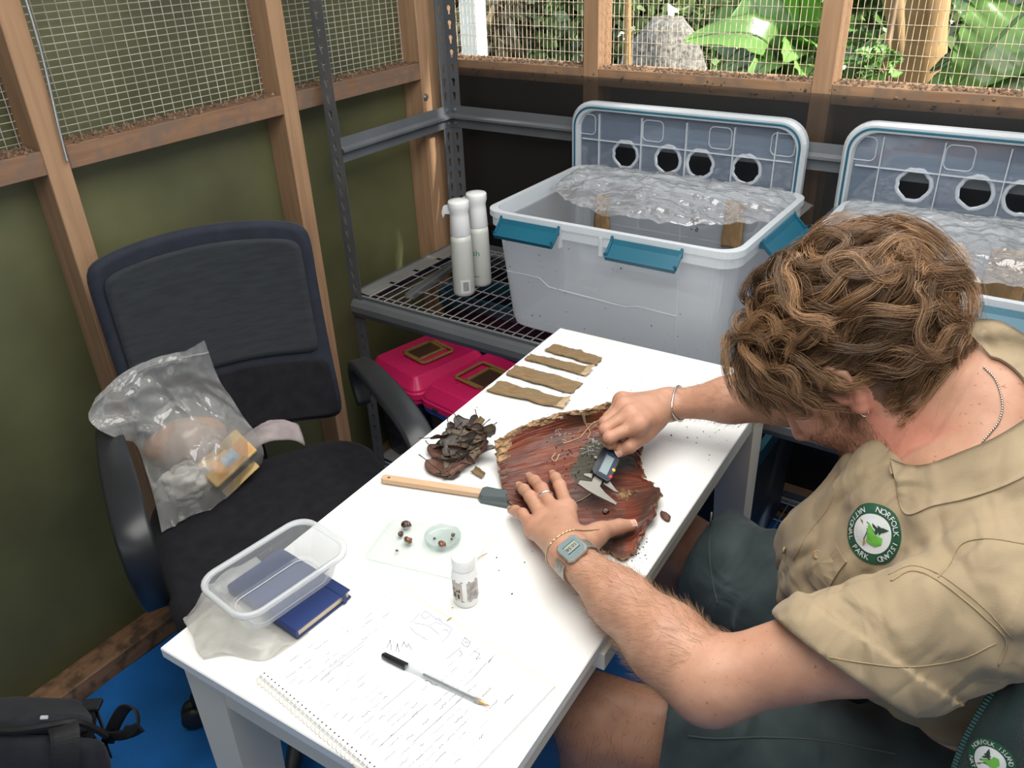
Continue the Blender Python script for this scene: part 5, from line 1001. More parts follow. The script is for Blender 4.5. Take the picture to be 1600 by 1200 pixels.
for P in ([(-0.6052,0.4746,0.7447),(-0.6102,0.4862,0.7447),(-0.5970,0.4749,0.7447)], [(-0.5909,0.4763,0.7447),(-0.5985,0.4874,0.7447),(-0.5862,0.4769,0.7447)], [(-0.5903,0.4865,0.7447),(-0.5930,0.4933,0.7447),(-0.5842,0.4879,0.7447),(-0.5862,0.4939,0.7447),(-0.5760,0.4882,0.7447)], [(-0.5316,0.5321,0.7447),(-0.5314,0.5397,0.7447),(-0.5221,0.5381,0.7447),(-0.5199,0.5298,0.7447),(-0.5265,0.5293,0.7447),(-0.5316,0.5321,0.7447)], [(-0.5289,0.5338,0.7447),(-0.5229,0.5352,0.7447)], [(-0.5308,0.5013,0.7447),(-0.5267,0.5243,0.7447)], [(-0.5082,0.5287,0.7447),(-0.5005,0.5288,0.7447),(-0.4997,0.5199,0.7447),(-0.4962,0.5244,0.7447)], [(-0.4855,0.4967,0.7447),(-0.4856,0.5218,0.7447)], [(-0.4850,0.5315,0.7447),(-0.4843,0.5226,0.7447),(-0.4846,0.5365,0.7447)], [(-0.5324,0.4614,0.7447),(-0.5260,0.4632,0.7447),(-0.5205,0.4612,0.7447),(-0.5147,0.4637,0.7447)], [(-0.5255,0.5202,0.7447),(-0.5191,0.5170,0.7447),(-0.5194,0.5121,0.7447)]): VF.append(rough(P, .00036))
mk('handwriting', *pg(join(*VF)), MAT['pencil'], page)['kind'] = 'stuff'; mk('sketch', *pg(join(*VB)), MAT['blue_ink'], page)['kind'] = 'stuff'
MAT['pen_clear'] = plastic('clear_barrel', (0.80, 0.82, 0.84), 0.72, rough=0.06, milk=0.3); MAT['pen_ink'] = mat('pen_ink_tube', (0.055, 0.060, 0.065), 0.35, var=0.05); MAT['brass'] = mat('brass_tip', (0.56, 0.36, 0.15), 0.35, 0.6, var=0.05); MAT['black_cap'] = mat('black_cap', (0.014, 0.014, 0.016), 0.3, var=0.05)
e0, e1 = np.array((-0.5993,0.4605,0.7490)), np.array((-0.4444,0.4711,0.7480)); pd_ = (e1 - e0) / np.linalg.norm(e1 - e0); PL = np.linalg.norm(e1 - e0); RPn = frame(pd_, (0, 0, 1)) @ ry(math.pi / 2)
pen = empty('pen', tuple((e0 + e1) / 2 - np.array([0, 0, .0042])), 'clear barrelled ballpoint pen with a black cap lying on the notepad', 'pen')
pn = lambda prof, n=14: xf(lathe(prof, n), e0, RPn)
mk('cap', *pn([(.0018, 0), (.0032, .001), (.0042, .012), (.0046, .036), (.0046, .037), (.001, .037)]), MAT['black_cap'], pen, smooth=True)
mk('cap_clip', *xf(box(-.0060, -.0045, -.0016, .0016, .004, .040, .0005), e0, RPn), MAT['black_cap'], pen)
mk('barrel', *pn([(.0040, .034), (.0040, PL - .018), (.0030, PL - .012)], 6), MAT['pen_clear'], pen); mk('ink_tube', *pn([(.0015, .062), (.0015, PL - .016)], 8), MAT['pen_ink'], pen, smooth=True)
mk('tip', *pn([(.0026, PL - .020), (.0026, PL - .013), (.0014, PL - .006), (.0005, PL)], 12), MAT['brass'], pen, smooth=True)

# fragments and crumbs
for P, s, lab, m in (((-0.4220,0.8922,0.7440), (.012, .006, .003), 'small reddish bark flake lying apart near the table edge', 'bark_edge'), ((-0.4991,0.9687,0.7450), (.006, .003, .002), 'tiny torn bark flake beside the ragged edge of the bark sheet', 'bark_edge'), ((-0.5675,0.5535,0.7462), (.0045, .0009, .0007), 'thin brown twig bit lying on the notepad page', 'straw'), ((-0.6036,0.6761,0.7440), (.010, .0007, .0007), 'thin greenish grass stalk beside the white bottle', 'straw')):
    setp(mk('fragment', *blob(P, s, rz(-.6 if m != 'straw' else (-.1 if P[1] < .5 else 1.25)), .25, 3, 77, 8, 12), MAT[m] if m != 'bark_edge' else LM[2], smooth=True), lab, 'fragment')
P = []
for c, sg, k in (((-0.4641,1.1524,0.7405), .045, 60), ((-0.3928,0.8737,0.7405), .016, 0), ((-0.4266,0.8067,0.7405), .012, 70), ((-0.7407,1.1722,0.7405), .06, 24), ((-0.9075,1.1970,0.7405), .05, 14), ((-0.5534,0.7088,0.7405), .05, 16), ((-0.8823,0.9514,0.7405), .05, 10), ((-0.7374,1.0958,0.7405), .015, 22), ((-0.4409,0.5384,0.7405), .05, 6)):
    for i in range(k): P.append(np.array(c) + np.append(rng.normal(0, sg, 2), 0))
P = np.array(P); lo = (P[:, :2] - TA) @ np.stack([tv, tu], 1); ok = (lo[:, 0] > .006) & (lo[:, 0] < TW - .006) & (lo[:, 1] > .006) & (lo[:, 1] < TL - .006); P = P[ok]
o_ = mk('crumbs', *clods(P, .00115, 12), MAT['dark_dot']); setp(o_, 'scattered dark crumbs of bark and soil over the white tabletop', 'crumbs', kind='stuff')

# ---------------------------------------------------------------- the seated person: implicit surfaces meshed into continuous skin and cloth
def smin(a, b, k):
    h = np.maximum(k - np.abs(a - b), 0) / k; return np.minimum(a, b) - h * h * k * 0.25
def smax(a, b, k): return -smin(-a, -b, k)
def rc(P, a, b, ra, rb):
    a, b = np.asarray(a, float), np.asarray(b, float); ab = b - a; t = np.clip(((P - a) @ ab) / (ab @ ab), 0, 1)
    return np.linalg.norm(P - a - t[:, None] * ab, axis=1) - (ra + (rb - ra) * t)
def ell(P, c, r, R=None):
    q = P - np.asarray(c, float); q = q @ R if R is not None else q; r = np.asarray(r, float); k0 = np.linalg.norm(q / r, axis=1); k1 = np.linalg.norm(q / (r * r), axis=1) + 1e-9
    return k0 * (k0 - 1) / k1
def chain(P, pts, rad, k=0.0):
    d = None
    for i in range(len(pts) - 1):
        e = rc(P, pts[i], pts[i + 1], rad[i], rad[i + 1]); d = e if d is None else (smin(d, e, k) if k else np.minimum(d, e))
    return d
def parts_fn(parts):
    """parts: (low corner, high corner, function, blend); far parts are skipped block by block"""
    def fn(P):
        lo, hi = P.min(0) - 0.05, P.max(0) + 0.05; d = np.full(len(P), 0.6)
        for a, b, f, k in parts:
            if np.all(a <= hi) and np.all(b >= lo): d = smin(d, f(P), k)
        return d
    return fn
def sdf_mesh(fn, lo, hi, h, B=14):
    lo, hi = np.asarray(lo, float), np.asarray(hi, float); nb = np.maximum(1, np.ceil((hi - lo) / (h * B)).astype(int)); n = nb * B + 1; D = np.full(n, 1.0, np.float32); rad = h * B * 0.87
    o = np.stack(np.meshgrid(*[np.arange(B + 1)] * 3, indexing='ij'), -1).reshape(-1, 3)
    for bx in range(nb[0]):
        for by in range(nb[1]):
            for bz in range(nb[2]):
                c0 = np.array([bx, by, bz]) * B; cen = (lo + (c0 + B / 2) * h)[None]
                d = fn(cen)[0]; sl = tuple(slice(c, c + B + 1) for c in c0)
                if abs(d) > rad * 1.35 + 0.012: D[sl] = np.where(np.abs(D[sl]) == 1.0, 1.0 if d > 0 else -1.0, D[sl]); continue
                D[sl] = fn(lo + (c0 + o) * h).reshape((B + 1,) * 3)
    neg = D < 0; cn = np.zeros(n - 1, np.int8)
    for dx in (0, 1):
        for dy in (0, 1):
            for dz in (0, 1): cn += neg[dx:n[0] - 1 + dx, dy:n[1] - 1 + dy, dz:n[2] - 1 + dz]
    I = np.argwhere((cn > 0) & (cn < 8)); vid = np.full(n - 1, -1, np.int32); vid[tuple(I.T)] = np.arange(len(I))
    acc = np.zeros((len(I), 3)); cnt = np.zeros(len(I)); cor = [np.array([x, y, z]) for x in (0, 1) for y in (0, 1) for z in (0, 1)]
    for a in cor:
        for ax in range(3):
            if a[ax]: continue
            b = a.copy(); b[ax] = 1; da, db = D[tuple((I + a).T)], D[tuple((I + b).T)]; m = (da < 0) != (db < 0); t = np.where(m, da / np.where(m, da - db, 1), 0)
            p = a[None].astype(float).repeat(len(I), 0); p[:, ax] = t; acc += p * m[:, None]; cnt += m
    V = lo + (I + acc / cnt[:, None]) * h; F = []
    for ax in range(3):
        s0 = [slice(None)] * 3; s1 = [slice(None)] * 3; s0[ax] = slice(0, -1); s1[ax] = slice(1, None); A, Bn = neg[tuple(s0)], neg[tuple(s1)]
        E = np.argwhere(A != Bn); u, v = (ax + 1) % 3, (ax + 2) % 3; ok = (E[:, u] > 0) & (E[:, v] > 0) & (E[:, u] < n[u] - 1) & (E[:, v] < n[v] - 1); E = E[ok]
        du, dv = np.zeros(3, int), np.zeros(3, int); du[u] = 1; dv[v] = 1; q = np.stack([vid[tuple((E - du - dv).T)], vid[tuple((E - dv).T)], vid[tuple(E.T)], vid[tuple((E - du).T)]], 1)
        fl = A[tuple(E.T)]; q[~fl] = q[~fl][:, ::-1]; F.append(q)
    return V, np.concatenate(F)
def clip_mesh(V, F, keep):
    f = keep(V[F].mean(1)); F = F[f]; u, inv = np.unique(F, return_inverse=True); return V[u], inv.reshape(F.shape)
def tone(o, col):
    a = o.data.color_attributes.new('tone', 'FLOAT_COLOR', 'POINT'); a.data.foreach_set('color', np.c_[col, np.ones(len(col))].astype(np.float32).ravel())

# --- joints
HC = V3(-.2130, .9530, 1.0270); HF = V3(-.587, -.089, -.805); HU = V3(-.807, -.025, .591); HL = V3(.073, -.996, .057); HB = np.stack([HF, HL, HU], 1)
def hw(x, y, z): return HC + HB @ V3(x, y, z)
NB = V3(-.062, .950, 1.020)
SHL, ELL, WRL = np.array((0.0004,0.7294,0.9206)), V3(-.238, .604, .786), np.array((-0.4695,0.6920,0.7970))
SHR, ELR, WRR = V3(-.055, 1.115, .955), V3(-.262, 1.135, .885), np.array((-0.5130,1.0891,0.8080))
HIPL, KNL, ANL = V3(.03, .80, .53), V3(-.405, .655, .555), V3(-.355, .615, .09)
HIPR, KNR, ANR = V3(.02, .985, .53), V3(-.475, 1.065, .545), V3(-.42, 1.045, .09)

# --- head in its own axes: x forward, y to the person's left, z up; origin between the ears
def head(Pw):
    P = (Pw - HC) @ HB; Q = P * np.array([1, 1, 1]); A = np.abs(P[:, 1]); S = np.stack([P[:, 0], A, P[:, 2]], 1)
    d = ell(P, (-.006, 0, .045), (.098, .076, .086)); d = smin(d, ell(P, (.040, 0, .035), (.060, .062, .062)), .03)
    d = smin(d, ell(P, (.045, 0, -.030), (.050, .057, .078)), .03)
    d = smin(d, chain(S, [(.004, .050, -.030), (.006, .050, -.058), (.045, .036, -.088), (.078, .012, -.100)], [.018, .019, .018, .017]), .025)
    d = smin(d, rc(S, (.080, 0, -.098), (.080, .010, -.098), .019, .017), .02)
    d = smin(d, ell(S, (.058, .040, -.022), (.026, .022, .022)), .03)
    d = smin(d, rc(S, (.088, .008, .026), (.070, .046, .022), .011, .010), .02)
    d = smax(d, -ell(S, (.099, .033, .006), (.016, .018, .012)), .016)
    d = smin(d, ell(S, (.076, .032, .004), (.0135, .0155, .0120)), .006)
    d = smin(d, chain(P, [(.092, 0, .020), (.105, 0, -.005), (.116, 0, -.026)], [.0085, .0095, .0115], .006), .012)
    d = smin(d, ell(S, (.104, .0125, -.030), (.012, .0075, .0085)), .007)
    d = smax(d, -ell(S, (.108, .0075, -.038), (.005, .0035, .005)), .004)
    d = smin(d, rc(S, (.0955, 0, -.0525), (.083, .021, -.0565), .0065, .004), .007); d = smin(d, rc(S, (.0945, 0, -.0650), (.083, .019, -.0605), .0070, .004), .007)
    d = smax(d, -rc(S, (.103, 0, -.0588), (.086, .022, -.0588), .0016, .0012), .003)
    # ears: rim, lobe and hollow
    L = np.stack([P[:, 0], A, P[:, 2]], 1); out = .077
    e = ell(L, (-.006, out + .003, .004), (.017, .006, .028)); rim = chain(L, [(.010, out, .000), (.011, out + .004, .018), (.002, out + .011, .033), (-.014, out + .015, .033), (-.025, out + .016, .018), (-.022, out + .013, -.004), (-.012, out + .008, -.018), (-.004, out + .004, -.028), (.004, out, -.026)], [.0035, .0042, .0046, .0046, .0044, .0042, .0046, .0062, .0045], .003)
    e = smin(e, rim, .006); e = smax(e, -ell(L, (-.003, out + .010, .000), (.0085, .008, .010)), .005); e = smin(e, rc(L, (.008, out + .003, -.002), (.007, out + .005, -.009), .0042, .004), .004)
    return smin(d, e, .006)
def neck(P):
    d = rc(P, hw(-.030, 0, -.055), NB, .060, .064); d = smin(d, rc(P, hw(.0, 0, -.055), NB + V3(-.05, 0, -.045), .045, .055), .03)
    a, b = hw(-.02, .055, -.02), NB + V3(-.055, -.03, -.055); d = smin(d, rc(P, a, b, .012, .013), .025)
    d = smin(d, rc(P, NB + V3(.01, 0, 0), SHL + V3(.015, .03, .012), .060, .050), .05); d = smin(d, rc(P, NB + V3(.01, 0, 0), SHR + V3(.015, -.03, .012), .060, .050), .05)
    return smin(d, ell(P, (-.055, .935, .90), (.115, .165, .12)), .05)
def arm(S, E, W, up_r, hint):
    ax = (W - E) / np.linalg.norm(W - E); hint = hint - ax * (hint @ ax); hint /= np.linalg.norm(hint)
    def f(P):
        d = chain(P, [S, S + (E - S) * .45, E], [.056, .049, .039], .02); m = E + (W - E) * .26
        d = smin(d, chain(P, [E, m, E + (W - E) * .62, W], [.043, .0455, .036, .0275], .02), .03)
        # forearm flattens towards the wrist
        t = np.clip(((P - E) @ ax) / np.linalg.norm(W - E), 0, 1); w = np.clip((t - .55) / .45, 0, 1); off = (P - E) @ hint
        return d + w * .006 * np.clip(np.abs(off) / .02, 0, 1.3) - w * .002
    return f
def finger(P, pts, r, k=.004):
    d = chain(P, pts, r, .003)
    for p, q in ((pts[1], r[1]), (pts[2], r[2])): d = smin(d, np.linalg.norm(P - np.asarray(p), axis=1) - q * 1.04, .003)
    return d
def mid_pts(a, b, n, lift, nrm): 
    a, b = np.asarray(a, float), np.asarray(b, float); L = [.50, .29, .21]; t = np.cumsum([0] + L); return [a + (b - a) * x + np.asarray(nrm) * lift * math.sin(math.pi * x) for x in t]
UP = V3(0, 0, 1)
# left hand, spread flat on the bark
LM_ = dict(i=np.array((-0.5344,0.7938,0.7770)), m=np.array((-0.5436,0.7733,0.7800)), r=np.array((-0.5507,0.7532,0.7780)), p=np.array((-0.5533,0.7351,0.7720)))
LT_ = dict(i=np.array((-0.6094,0.8757,0.7585)), m=np.array((-0.6365,0.8503,0.7590)), r=np.array((-0.6373,0.8223,0.7590)), p=np.array((-0.6176,0.7701,0.7560)))
LTH = [np.array((-0.4715,0.7328,0.7860)), np.array((-0.4678,0.7805,0.7750)), np.array((-0.4572,0.8110,0.7650)), np.array((-0.4461,0.8255,0.7620))]
LF = {k: mid_pts(LM_[k], LT_[k], 4, .010, UP) for k in 'imrp'}; LR = dict(i=[.0108, .0096, .0087, .0072], m=[.0110, .0099, .0089, .0074], r=[.0104, .0093, .0084, .0070], p=[.0094, .0083, .0075, .0064])
def hand(P, W, M, Fg, R, TH, thr, palm_r):
    d = None
    for k, c in (('i', .30), ('m', .1), ('r', -.1), ('p', -.3)):
        e = rc(P, W, M[k], palm_r[0], palm_r[1]); d = e if d is None else smin(d, e, .014)
    d = smin(d, rc(P, M['i'], M['p'], palm_r[1] * .95, palm_r[1] * .9), .012)
    t = chain(P, TH, thr, .004); t = smin(t, rc(P, W + (TH[0] - W) * .35, TH[0] * .35 + TH[1] * .65, .018, .0135), .014); d = smin(d, t, .014)
    out = d
    for k in 'imrp': out = np.minimum(out, smin(d, finger(P, Fg[k], R[k]), .009))
    return out
def hand_l(P): return hand(P, WRL, LM_, LF, LR, LTH, [.0165, .0128, .0112, .0088], (.0215, .0128))
# right hand, pinching the caliper beam
RM_ = dict(i=np.array((-0.5082,0.9628,0.8380)), m=np.array((-0.5273,0.9759,0.8460)), r=np.array((-0.5496,0.9973,0.8420)), p=np.array((-0.5686,1.0279,0.8300)))
def bend(M, PIP, DIP, TIP): return [np.asarray(M), np.asarray(PIP), np.asarray(DIP), np.asarray(TIP)]
RF_ = dict(i=bend(RM_['i'], (-0.5367,0.9248,0.8260), (-0.5371,0.9303,0.8120), (-0.5347,0.9517,0.8030)), m=bend(RM_['m'], (-0.5517,0.9398,0.8280), (-0.5507,0.9429,0.8110), (-0.5438,0.9604,0.8010)), r=bend(RM_['r'], (-0.5653,0.9629,0.8240), (-0.5613,0.9670,0.8060), (-0.5517,0.9844,0.7970)), p=bend(RM_['p'], (-0.5771,0.9960,0.8120), (-0.5706,1.0000,0.7970), (-0.5611,1.0116,0.7900)))
RTH = [np.array((-0.5095,1.0274,0.8120)), np.array((-0.5070,0.9788,0.8080)), np.array((-0.5124,0.9453,0.8060)), np.array((-0.5236,0.9374,0.7970))]
def hand_r(P): return hand(P, WRR, RM_, RF_, LR, RTH, [.0165, .0128, .0108, .0088], (.0225, .0135))
def leg(H, K, A):
    f = K + (A - K) * .32; toe = A + V3(-.13, 0, -.055)
    def fn(P):
        d = chain(P, [H, H + (K - H) * .5, K], [.088, .074, .055], .03); d = smin(d, chain(P, [K, f, K + (A - K) * .7, A], [.054, .056, .040, .033], .02), .03)
        d = smin(d, np.linalg.norm(P - (K + V3(-.02, 0, .012)), axis=1) - .042, .02)
        return smin(d, rc(P, A + V3(.02, 0, -.05), toe, .033, .026), .02)
    return fn
def bb(pts, r): p = np.array(pts); return p.min(0) - r, p.max(0) + r
armL, armR = arm(SHL, ELL, WRL, 0, V3(0.3, .5, 1)), arm(SHR, ELR, WRR, 0, V3(0, .2, 1)); legL, legR = leg(HIPL, KNL, ANL), leg(HIPR, KNR, ANR)
torso = lambda P: smin(ell(P, (.025, .895, .57), (.10, .145, .10)), chain(P, [(.02, .895, .60), (-.02, .91, .75), (-.045, .93, .88)], [.10, .10, .11], .05), .06)
hb = lambda M, Fg, TH, W: bb(list(M.values()) + [q for v in Fg.values() for q in v] + TH + [W], .04)
HLb, HRb = hb(LM_, LF, LTH, WRL), hb(RM_, RF_, RTH, WRR)
BODY = [(*bb([HC], .17), head, .02), (*bb([NB, SHL, SHR, hw(0, 0, -.06), (-.05, .93, .8)], .13), neck, .03), (*bb([(.02, .9, .5), (-.05, .93, .95)], .2), torso, .06),
        (*bb([SHL, ELL, WRL], .08), armL, .03), (*bb([SHR, ELR, WRR], .08), armR, .03), (*HLb, hand_l, .014), (*HRb, hand_r, .014), (*bb([HIPL, KNL, ANL, (ANL + V3(-.13, 0, -.06))], .11), legL, .04), (*bb([HIPR, KNR, ANR, ANR + V3(-.13, 0, -.06)], .11), legR, .04)]
body = parts_fn(BODY)
def box_in(P, b, m=0.0): return np.all((P > b[0] - m) & (P < b[1] + m), axis=1)
def cut_at(W, E, back):                                      # a plane across the wrist
    a = (W - E) / np.linalg.norm(W - E); return lambda P, s=0.0: (P - W) @ a > -back - s
wl_, wr_ = cut_at(WRL, ELL, .012), cut_at(WRR, ELR, .016)
hdb = (HC - .155, HC + .155)
def headcut(P, s=0.0): q = (P - HC) @ HB; return (q @ V3(.35, 0, 1) > -.115 - s) & (np.abs(q[:, 1]) < .105 + s) & (q[:, 0] > -.14 - s)
fineL = lambda P, s=0.0: box_in(P, HLb, .0) & wl_(P, s); fineR = lambda P, s=0.0: box_in(P, HRb, .0) & wr_(P, s); fineH = lambda P, s=0.0: box_in(P, hdb, .0) & headcut(P, s)
VF = []
V, F = sdf_mesh(body, (-.66, .50, .005), (.16, 1.22, 1.20), .0048); VF.append(clip_mesh(V, F, lambda P: ~(fineL(P, -.002) | fineR(P, -.002) | fineH(P, -.003))))
for b, kp, h in ((HLb, fineL, .0017), (HRb, fineR, .0017), (hdb, fineH, .0024)):
    V, F = sdf_mesh(body, b[0], b[1], h, 16); VF.append(clip_mesh(V, F, lambda P: kp(P, .001)))
n = 0; Vs, Fs = [], []
for V, F in VF: Vs.append(V); Fs.append(F + n); n += len(V)
BV, BF = np.concatenate(Vs), np.concatenate(Fs)
def skin_mat():
    m, t, out = nodes('skin'); L = t.links.new; p = N(t, 'ShaderNodeBsdfPrincipled', Roughness=0.46); L(p.outputs[0], out.inputs[0]); p.inputs['Subsurface Weight'].default_value = 0.12; p.inputs['Subsurface Radius'].default_value = (.9, .35, .2); p.inputs['Subsurface Scale'].default_value = .006; p.inputs['Specular IOR Level'].default_value = .35
    at = N(t, 'ShaderNodeAttribute', attribute_name='tone'); tc = N(t, 'ShaderNodeTexCoord'); n1 = N(t, 'ShaderNodeTexNoise', Scale=38.0, Detail=5.0); L(tc.outputs['Object'], n1.inputs['Vector'])
    mx = N(t, 'ShaderNodeMix', data_type='RGBA', blend_type='MULTIPLY'); mx.inputs[0].default_value = 1.0; L(at.outputs['Color'], mx.inputs[6]); L(ramp(t, n1.outputs[0], [(.30, (.86, .80, .78)), (.70, (1.06, 1.05, 1.05))]), mx.inputs[7])
    n3 = N(t, 'ShaderNodeTexNoise', Scale=190.0, Detail=2.0); L(tc.outputs['Object'], n3.inputs['Vector']); m3 = N(t, 'ShaderNodeMix', data_type='RGBA', blend_type='MULTIPLY'); m3.inputs[0].default_value = 1.0; L(mx.outputs[2], m3.inputs[6]); L(ramp(t, n3.outputs[0], [(.22, (.62, .48, .42)), (.34, (1, 1, 1))]), m3.inputs[7]); L(m3.outputs[2], p.inputs['Base Color'])
    n2 = N(t, 'ShaderNodeTexNoise', Scale=520.0, Detail=3.0); L(tc.outputs['Object'], n2.inputs['Vector']); b = N(t, 'ShaderNodeBump', Strength=.16, Distance=.001); L(n2.outputs[0], b.inputs['Height']); L(b.outputs[0], p.inputs['Normal']); return m
MAT['skin'] = skin_mat()
person = empty('person', (.02, .90, 0), 'seated person with curly brown hair, khaki shirt and dark green shorts, measuring bark', 'person')
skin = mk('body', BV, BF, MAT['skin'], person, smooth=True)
hl_ = (BV - HC) @ HB; ay = np.abs(hl_[:, 1]); base = np.tile(V3(.475, .262, .172), (len(BV), 1)); face = box_in(BV, hdb) * (ay < .105) * np.clip((hl_[:, 0] - .5 * hl_[:, 2] + .035) / .04, 0, 1)
def blend(mask, col): 
    global base
    m = np.clip(mask, 0, 1)[:, None]; base = base * (1 - m) + np.array(col) * m
blend(face * .55, (.56, .27, .185))
brd = face * np.clip((.070 - np.abs(hl_[:, 2] + .080)) / .03, 0, 1) * np.clip((hl_[:, 0] - .002) / .02, 0, 1) * (1 - np.exp(-((hl_[:, 0] - .098) / .02) ** 2 - ((hl_[:, 2] + .030) / .018) ** 2)); brd = brd * np.clip(.55 + .55 * fbm(hl_ * 60, 3, 2), .1, 1) * np.clip((-.020 - hl_[:, 2] + .25 * np.clip(ay - .03, 0, 1)) / .02, 0, 1)
blend(brd * .55, (.22, .105, .060))
blend(face * .8 * np.exp(-((hl_[:, 0] - .092) / .012) ** 2 - ((hl_[:, 2] + .0585) / .009) ** 2 - (ay / .022) ** 4), (.46, .17, .13))
blend(face * (ay > .074) * .5, (.58, .22, .16))
scalp = face * np.clip((hl_[:, 2] - .050 + .55 * np.clip(hl_[:, 0], -.1, .1) * -1 * (hl_[:, 0] < .02) + 0.2 * np.clip(hl_[:, 0] - .05, 0, 1)) / .012, 0, 1)
hairline = np.where(hl_[:, 0] > .03, .070 + .2 * (hl_[:, 0] - .03) * 0, np.where(hl_[:, 0] > -.02, .036 + .68 * (hl_[:, 0] + .02), -.055)); scalp = (np.linalg.norm(BV - HC, axis=1) < .155) * np.clip((hl_[:, 2] - hairline) / .012, 0, 1) * (ay < .0765)
blend(scalp, (.13, .065, .032))
blend(face * .75 * np.exp(-((hl_[:, 2] - .028) / .006) ** 2) * (hl_[:, 0] > .06) * (ay > .012) * (ay < .048), (.16, .085, .045))
for k in 'imrp':
    for H_, Fg in ((LM_, LF), (RM_, RF_)):
        blend(.35 * np.exp(-(np.linalg.norm(BV - H_[k], axis=1) / .014) ** 2), (.56, .24, .175)); blend(.30 * np.exp(-(np.linalg.norm(BV - Fg[k][1], axis=1) / .010) ** 2), (.56, .22, .16)); blend(.4 * np.exp(-(np.linalg.norm(BV - Fg[k][3], axis=1) / .011) ** 2), (.58, .26, .19))
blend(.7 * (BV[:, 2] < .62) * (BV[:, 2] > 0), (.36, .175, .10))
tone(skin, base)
bvh_skin = BVHTree.FromPolygons([tuple(v) for v in BV], BF.tolist())
# fingernails, each set into its fingertip
MAT['nail'] = mat('fingernail', (.60, .35, .27), .28, var=.04)
def nail(D_, T, r, nrm):
    ax = np.asarray(T) - np.asarray(D_); ax /= np.linalg.norm(ax); R = frame(ax, nrm); U, W = np.meshgrid(np.linspace(-.6, .55, 6), np.linspace(-1.0, 1.0, 7), indexing='ij'); rr = r * 1.02
    P = np.stack([U * r * 1.25, rr * .78 * np.sin(W), rr * np.cos(W * .78) * (1 - .10 * np.clip(U, 0, 1)) + .0003], -1) @ R.T + np.asarray(T); V, F, uv, n0 = slab(P, .0009); mk('fingernail', V, F, MAT['nail'], person, smooth=True)
for k in 'imrp': nail(LF[k][2], LF[k][3], LR[k][3], UP)
nail(LTH[2], LTH[3], .0088, V3(.15, -.35, 1)); nail(RTH[2], RTH[3], .0088, V3(.5, -.6, .6))

# --- shirt
def noise_fold(P, s, amp, sc): return amp * fbm(P * np.asarray(sc), s, 2)
SLc = SHL + (ELL - SHL) * .57; aL = (ELL - SHL) / np.linalg.norm(ELL - SHL); SRc = SHR + (ELR - SHR) * .60; aR = (ELR - SHR) / np.linalg.norm(ELR - SHR)
def shirt(P):
    d = ell(P, (-.058, .932, .88), (.138, .178, .135)); d = smin(d, chain(P, [(-.06, .915, .84), (-.075, .905, .76), (-.07, .90, .68)], [.135, .142, .140], .05), .06)
    d = smin(d, ell(P, (-.135, .865, .795), (.105, .085, .10)), .06); d = smin(d, ell(P, (.0, .90, .66), (.13, .175, .10)), .06)
    d = smin(d, rc(P, NB + V3(.02, -.01, -.010), SHL + V3(.014, .025, .016), .068, .062), .05); d = smin(d, rc(P, NB + V3(.02, .01, -.010), SHR + V3(.012, -.02, .012), .060, .060), .05)
    w = noise_fold(P, 11, .0055, (12, 8, 20)) + .015 * (.35 - np.abs(vnoise(P @ rz(.6).T @ rx(.5).T * np.array([30, 7, 12]), 13))) + .008 * (.3 - np.abs(vnoise(P @ rz(-.5).T @ rx(-.4).T * np.array([16, 40, 10]), 14)))
    d = d + w
    return smax(d, .700 - P[:, 2] - .05 * np.clip(P[:, 0] + .16, -.1, .1), .006)
SC2 = {}
def sleeve(S, C_, a, r0, r1, tilt):
    def f(P):
        q = (P - S) @ a; L = (C_ - S) @ a; fold = .0150 * (.35 - np.abs(vnoise(np.c_[q * 7, (P - S) @ V3(.5, -.5, .6) * 30 + q * 9, P[:, 2] * 6], 5))) + .008 * (.3 - np.abs(vnoise(np.c_[q * 34, P[:, 0] * 12, P[:, 2] * 12], 6))) + noise_fold(P @ rx(.7).T, 21, .0045, (12, 22, 12))
        d = rc(P, S, C2, r0, r1) + fold; cu = rc(P, S, C2, r0 + .0070, r1 + .0070) + fold * .6; d = np.where((P - S) @ cutn > (C_ - S) @ cutn - .038, np.minimum(d, cu), d)
        return smax(d, (P - S) @ cutn - (C_ - S) @ cutn, .003)
    view = (C_ - cam_p) / np.linalg.norm(C_ - cam_p); wt = np.cross(a, view); wt /= np.linalg.norm(wt); wt = wt if wt[2] * 0 + (wt @ UP) > 0 else -wt; C2 = C_ - wt * (.007 if tilt else 0); SC2[tilt] = C2; cutn = a - tilt * wt; cutn /= np.linalg.norm(cutn)
    return f
slL, slR = sleeve(SHL, SLc, aL, .068, .068, .75), sleeve(SHR, SRc, aR, .070, .074, 0.0)
neckhole = lambda P: np.minimum(rc(P, hw(-.02, 0, -.06), NB + V3(.012, 0, .0), .064, .060), rc(P, NB + V3(-.02, -.006, .02), NB + V3(-.085, -.01, -.03), .056, .044)); nh2 = lambda P: np.minimum(neckhole(P), rc(P, NB + V3(0, -.03, .03), NB + V3(.020, -.085, .022), .042, .030))
def shirt_all(P):
    d = smin(shirt(P), slL(P), .030); d = smin(d, slR(P), .030)
    d = smax(d, -rc(P, SHL + (SC2[.75] - SHL) * .70, SHL + (SC2[.75] - SHL) * 1.5, .052, .060), .003); d = smax(d, -rc(P, SHR + (ELR - SHR) * .42, SHR + (ELR - SHR) * .80, .056, .068), .003)
    return smax(d, -nh2(P), .006)
V, F = sdf_mesh(shirt_all, (-.30, .55, .64), (.16, 1.22, 1.08), .0038); SV, SF = V, F
MAT['khaki_cloth'] = mat('khaki_cotton', (.305, .232, .140), .85, var=.05, scale=18, bump=.18, bscale=900, sheen=.12, folds=(.55, 17))
MAT['khaki_seam'] = mat('khaki_stitched_edge', (.32, .24, .135), .85, var=.08, scale=90, bump=.3, bscale=700)
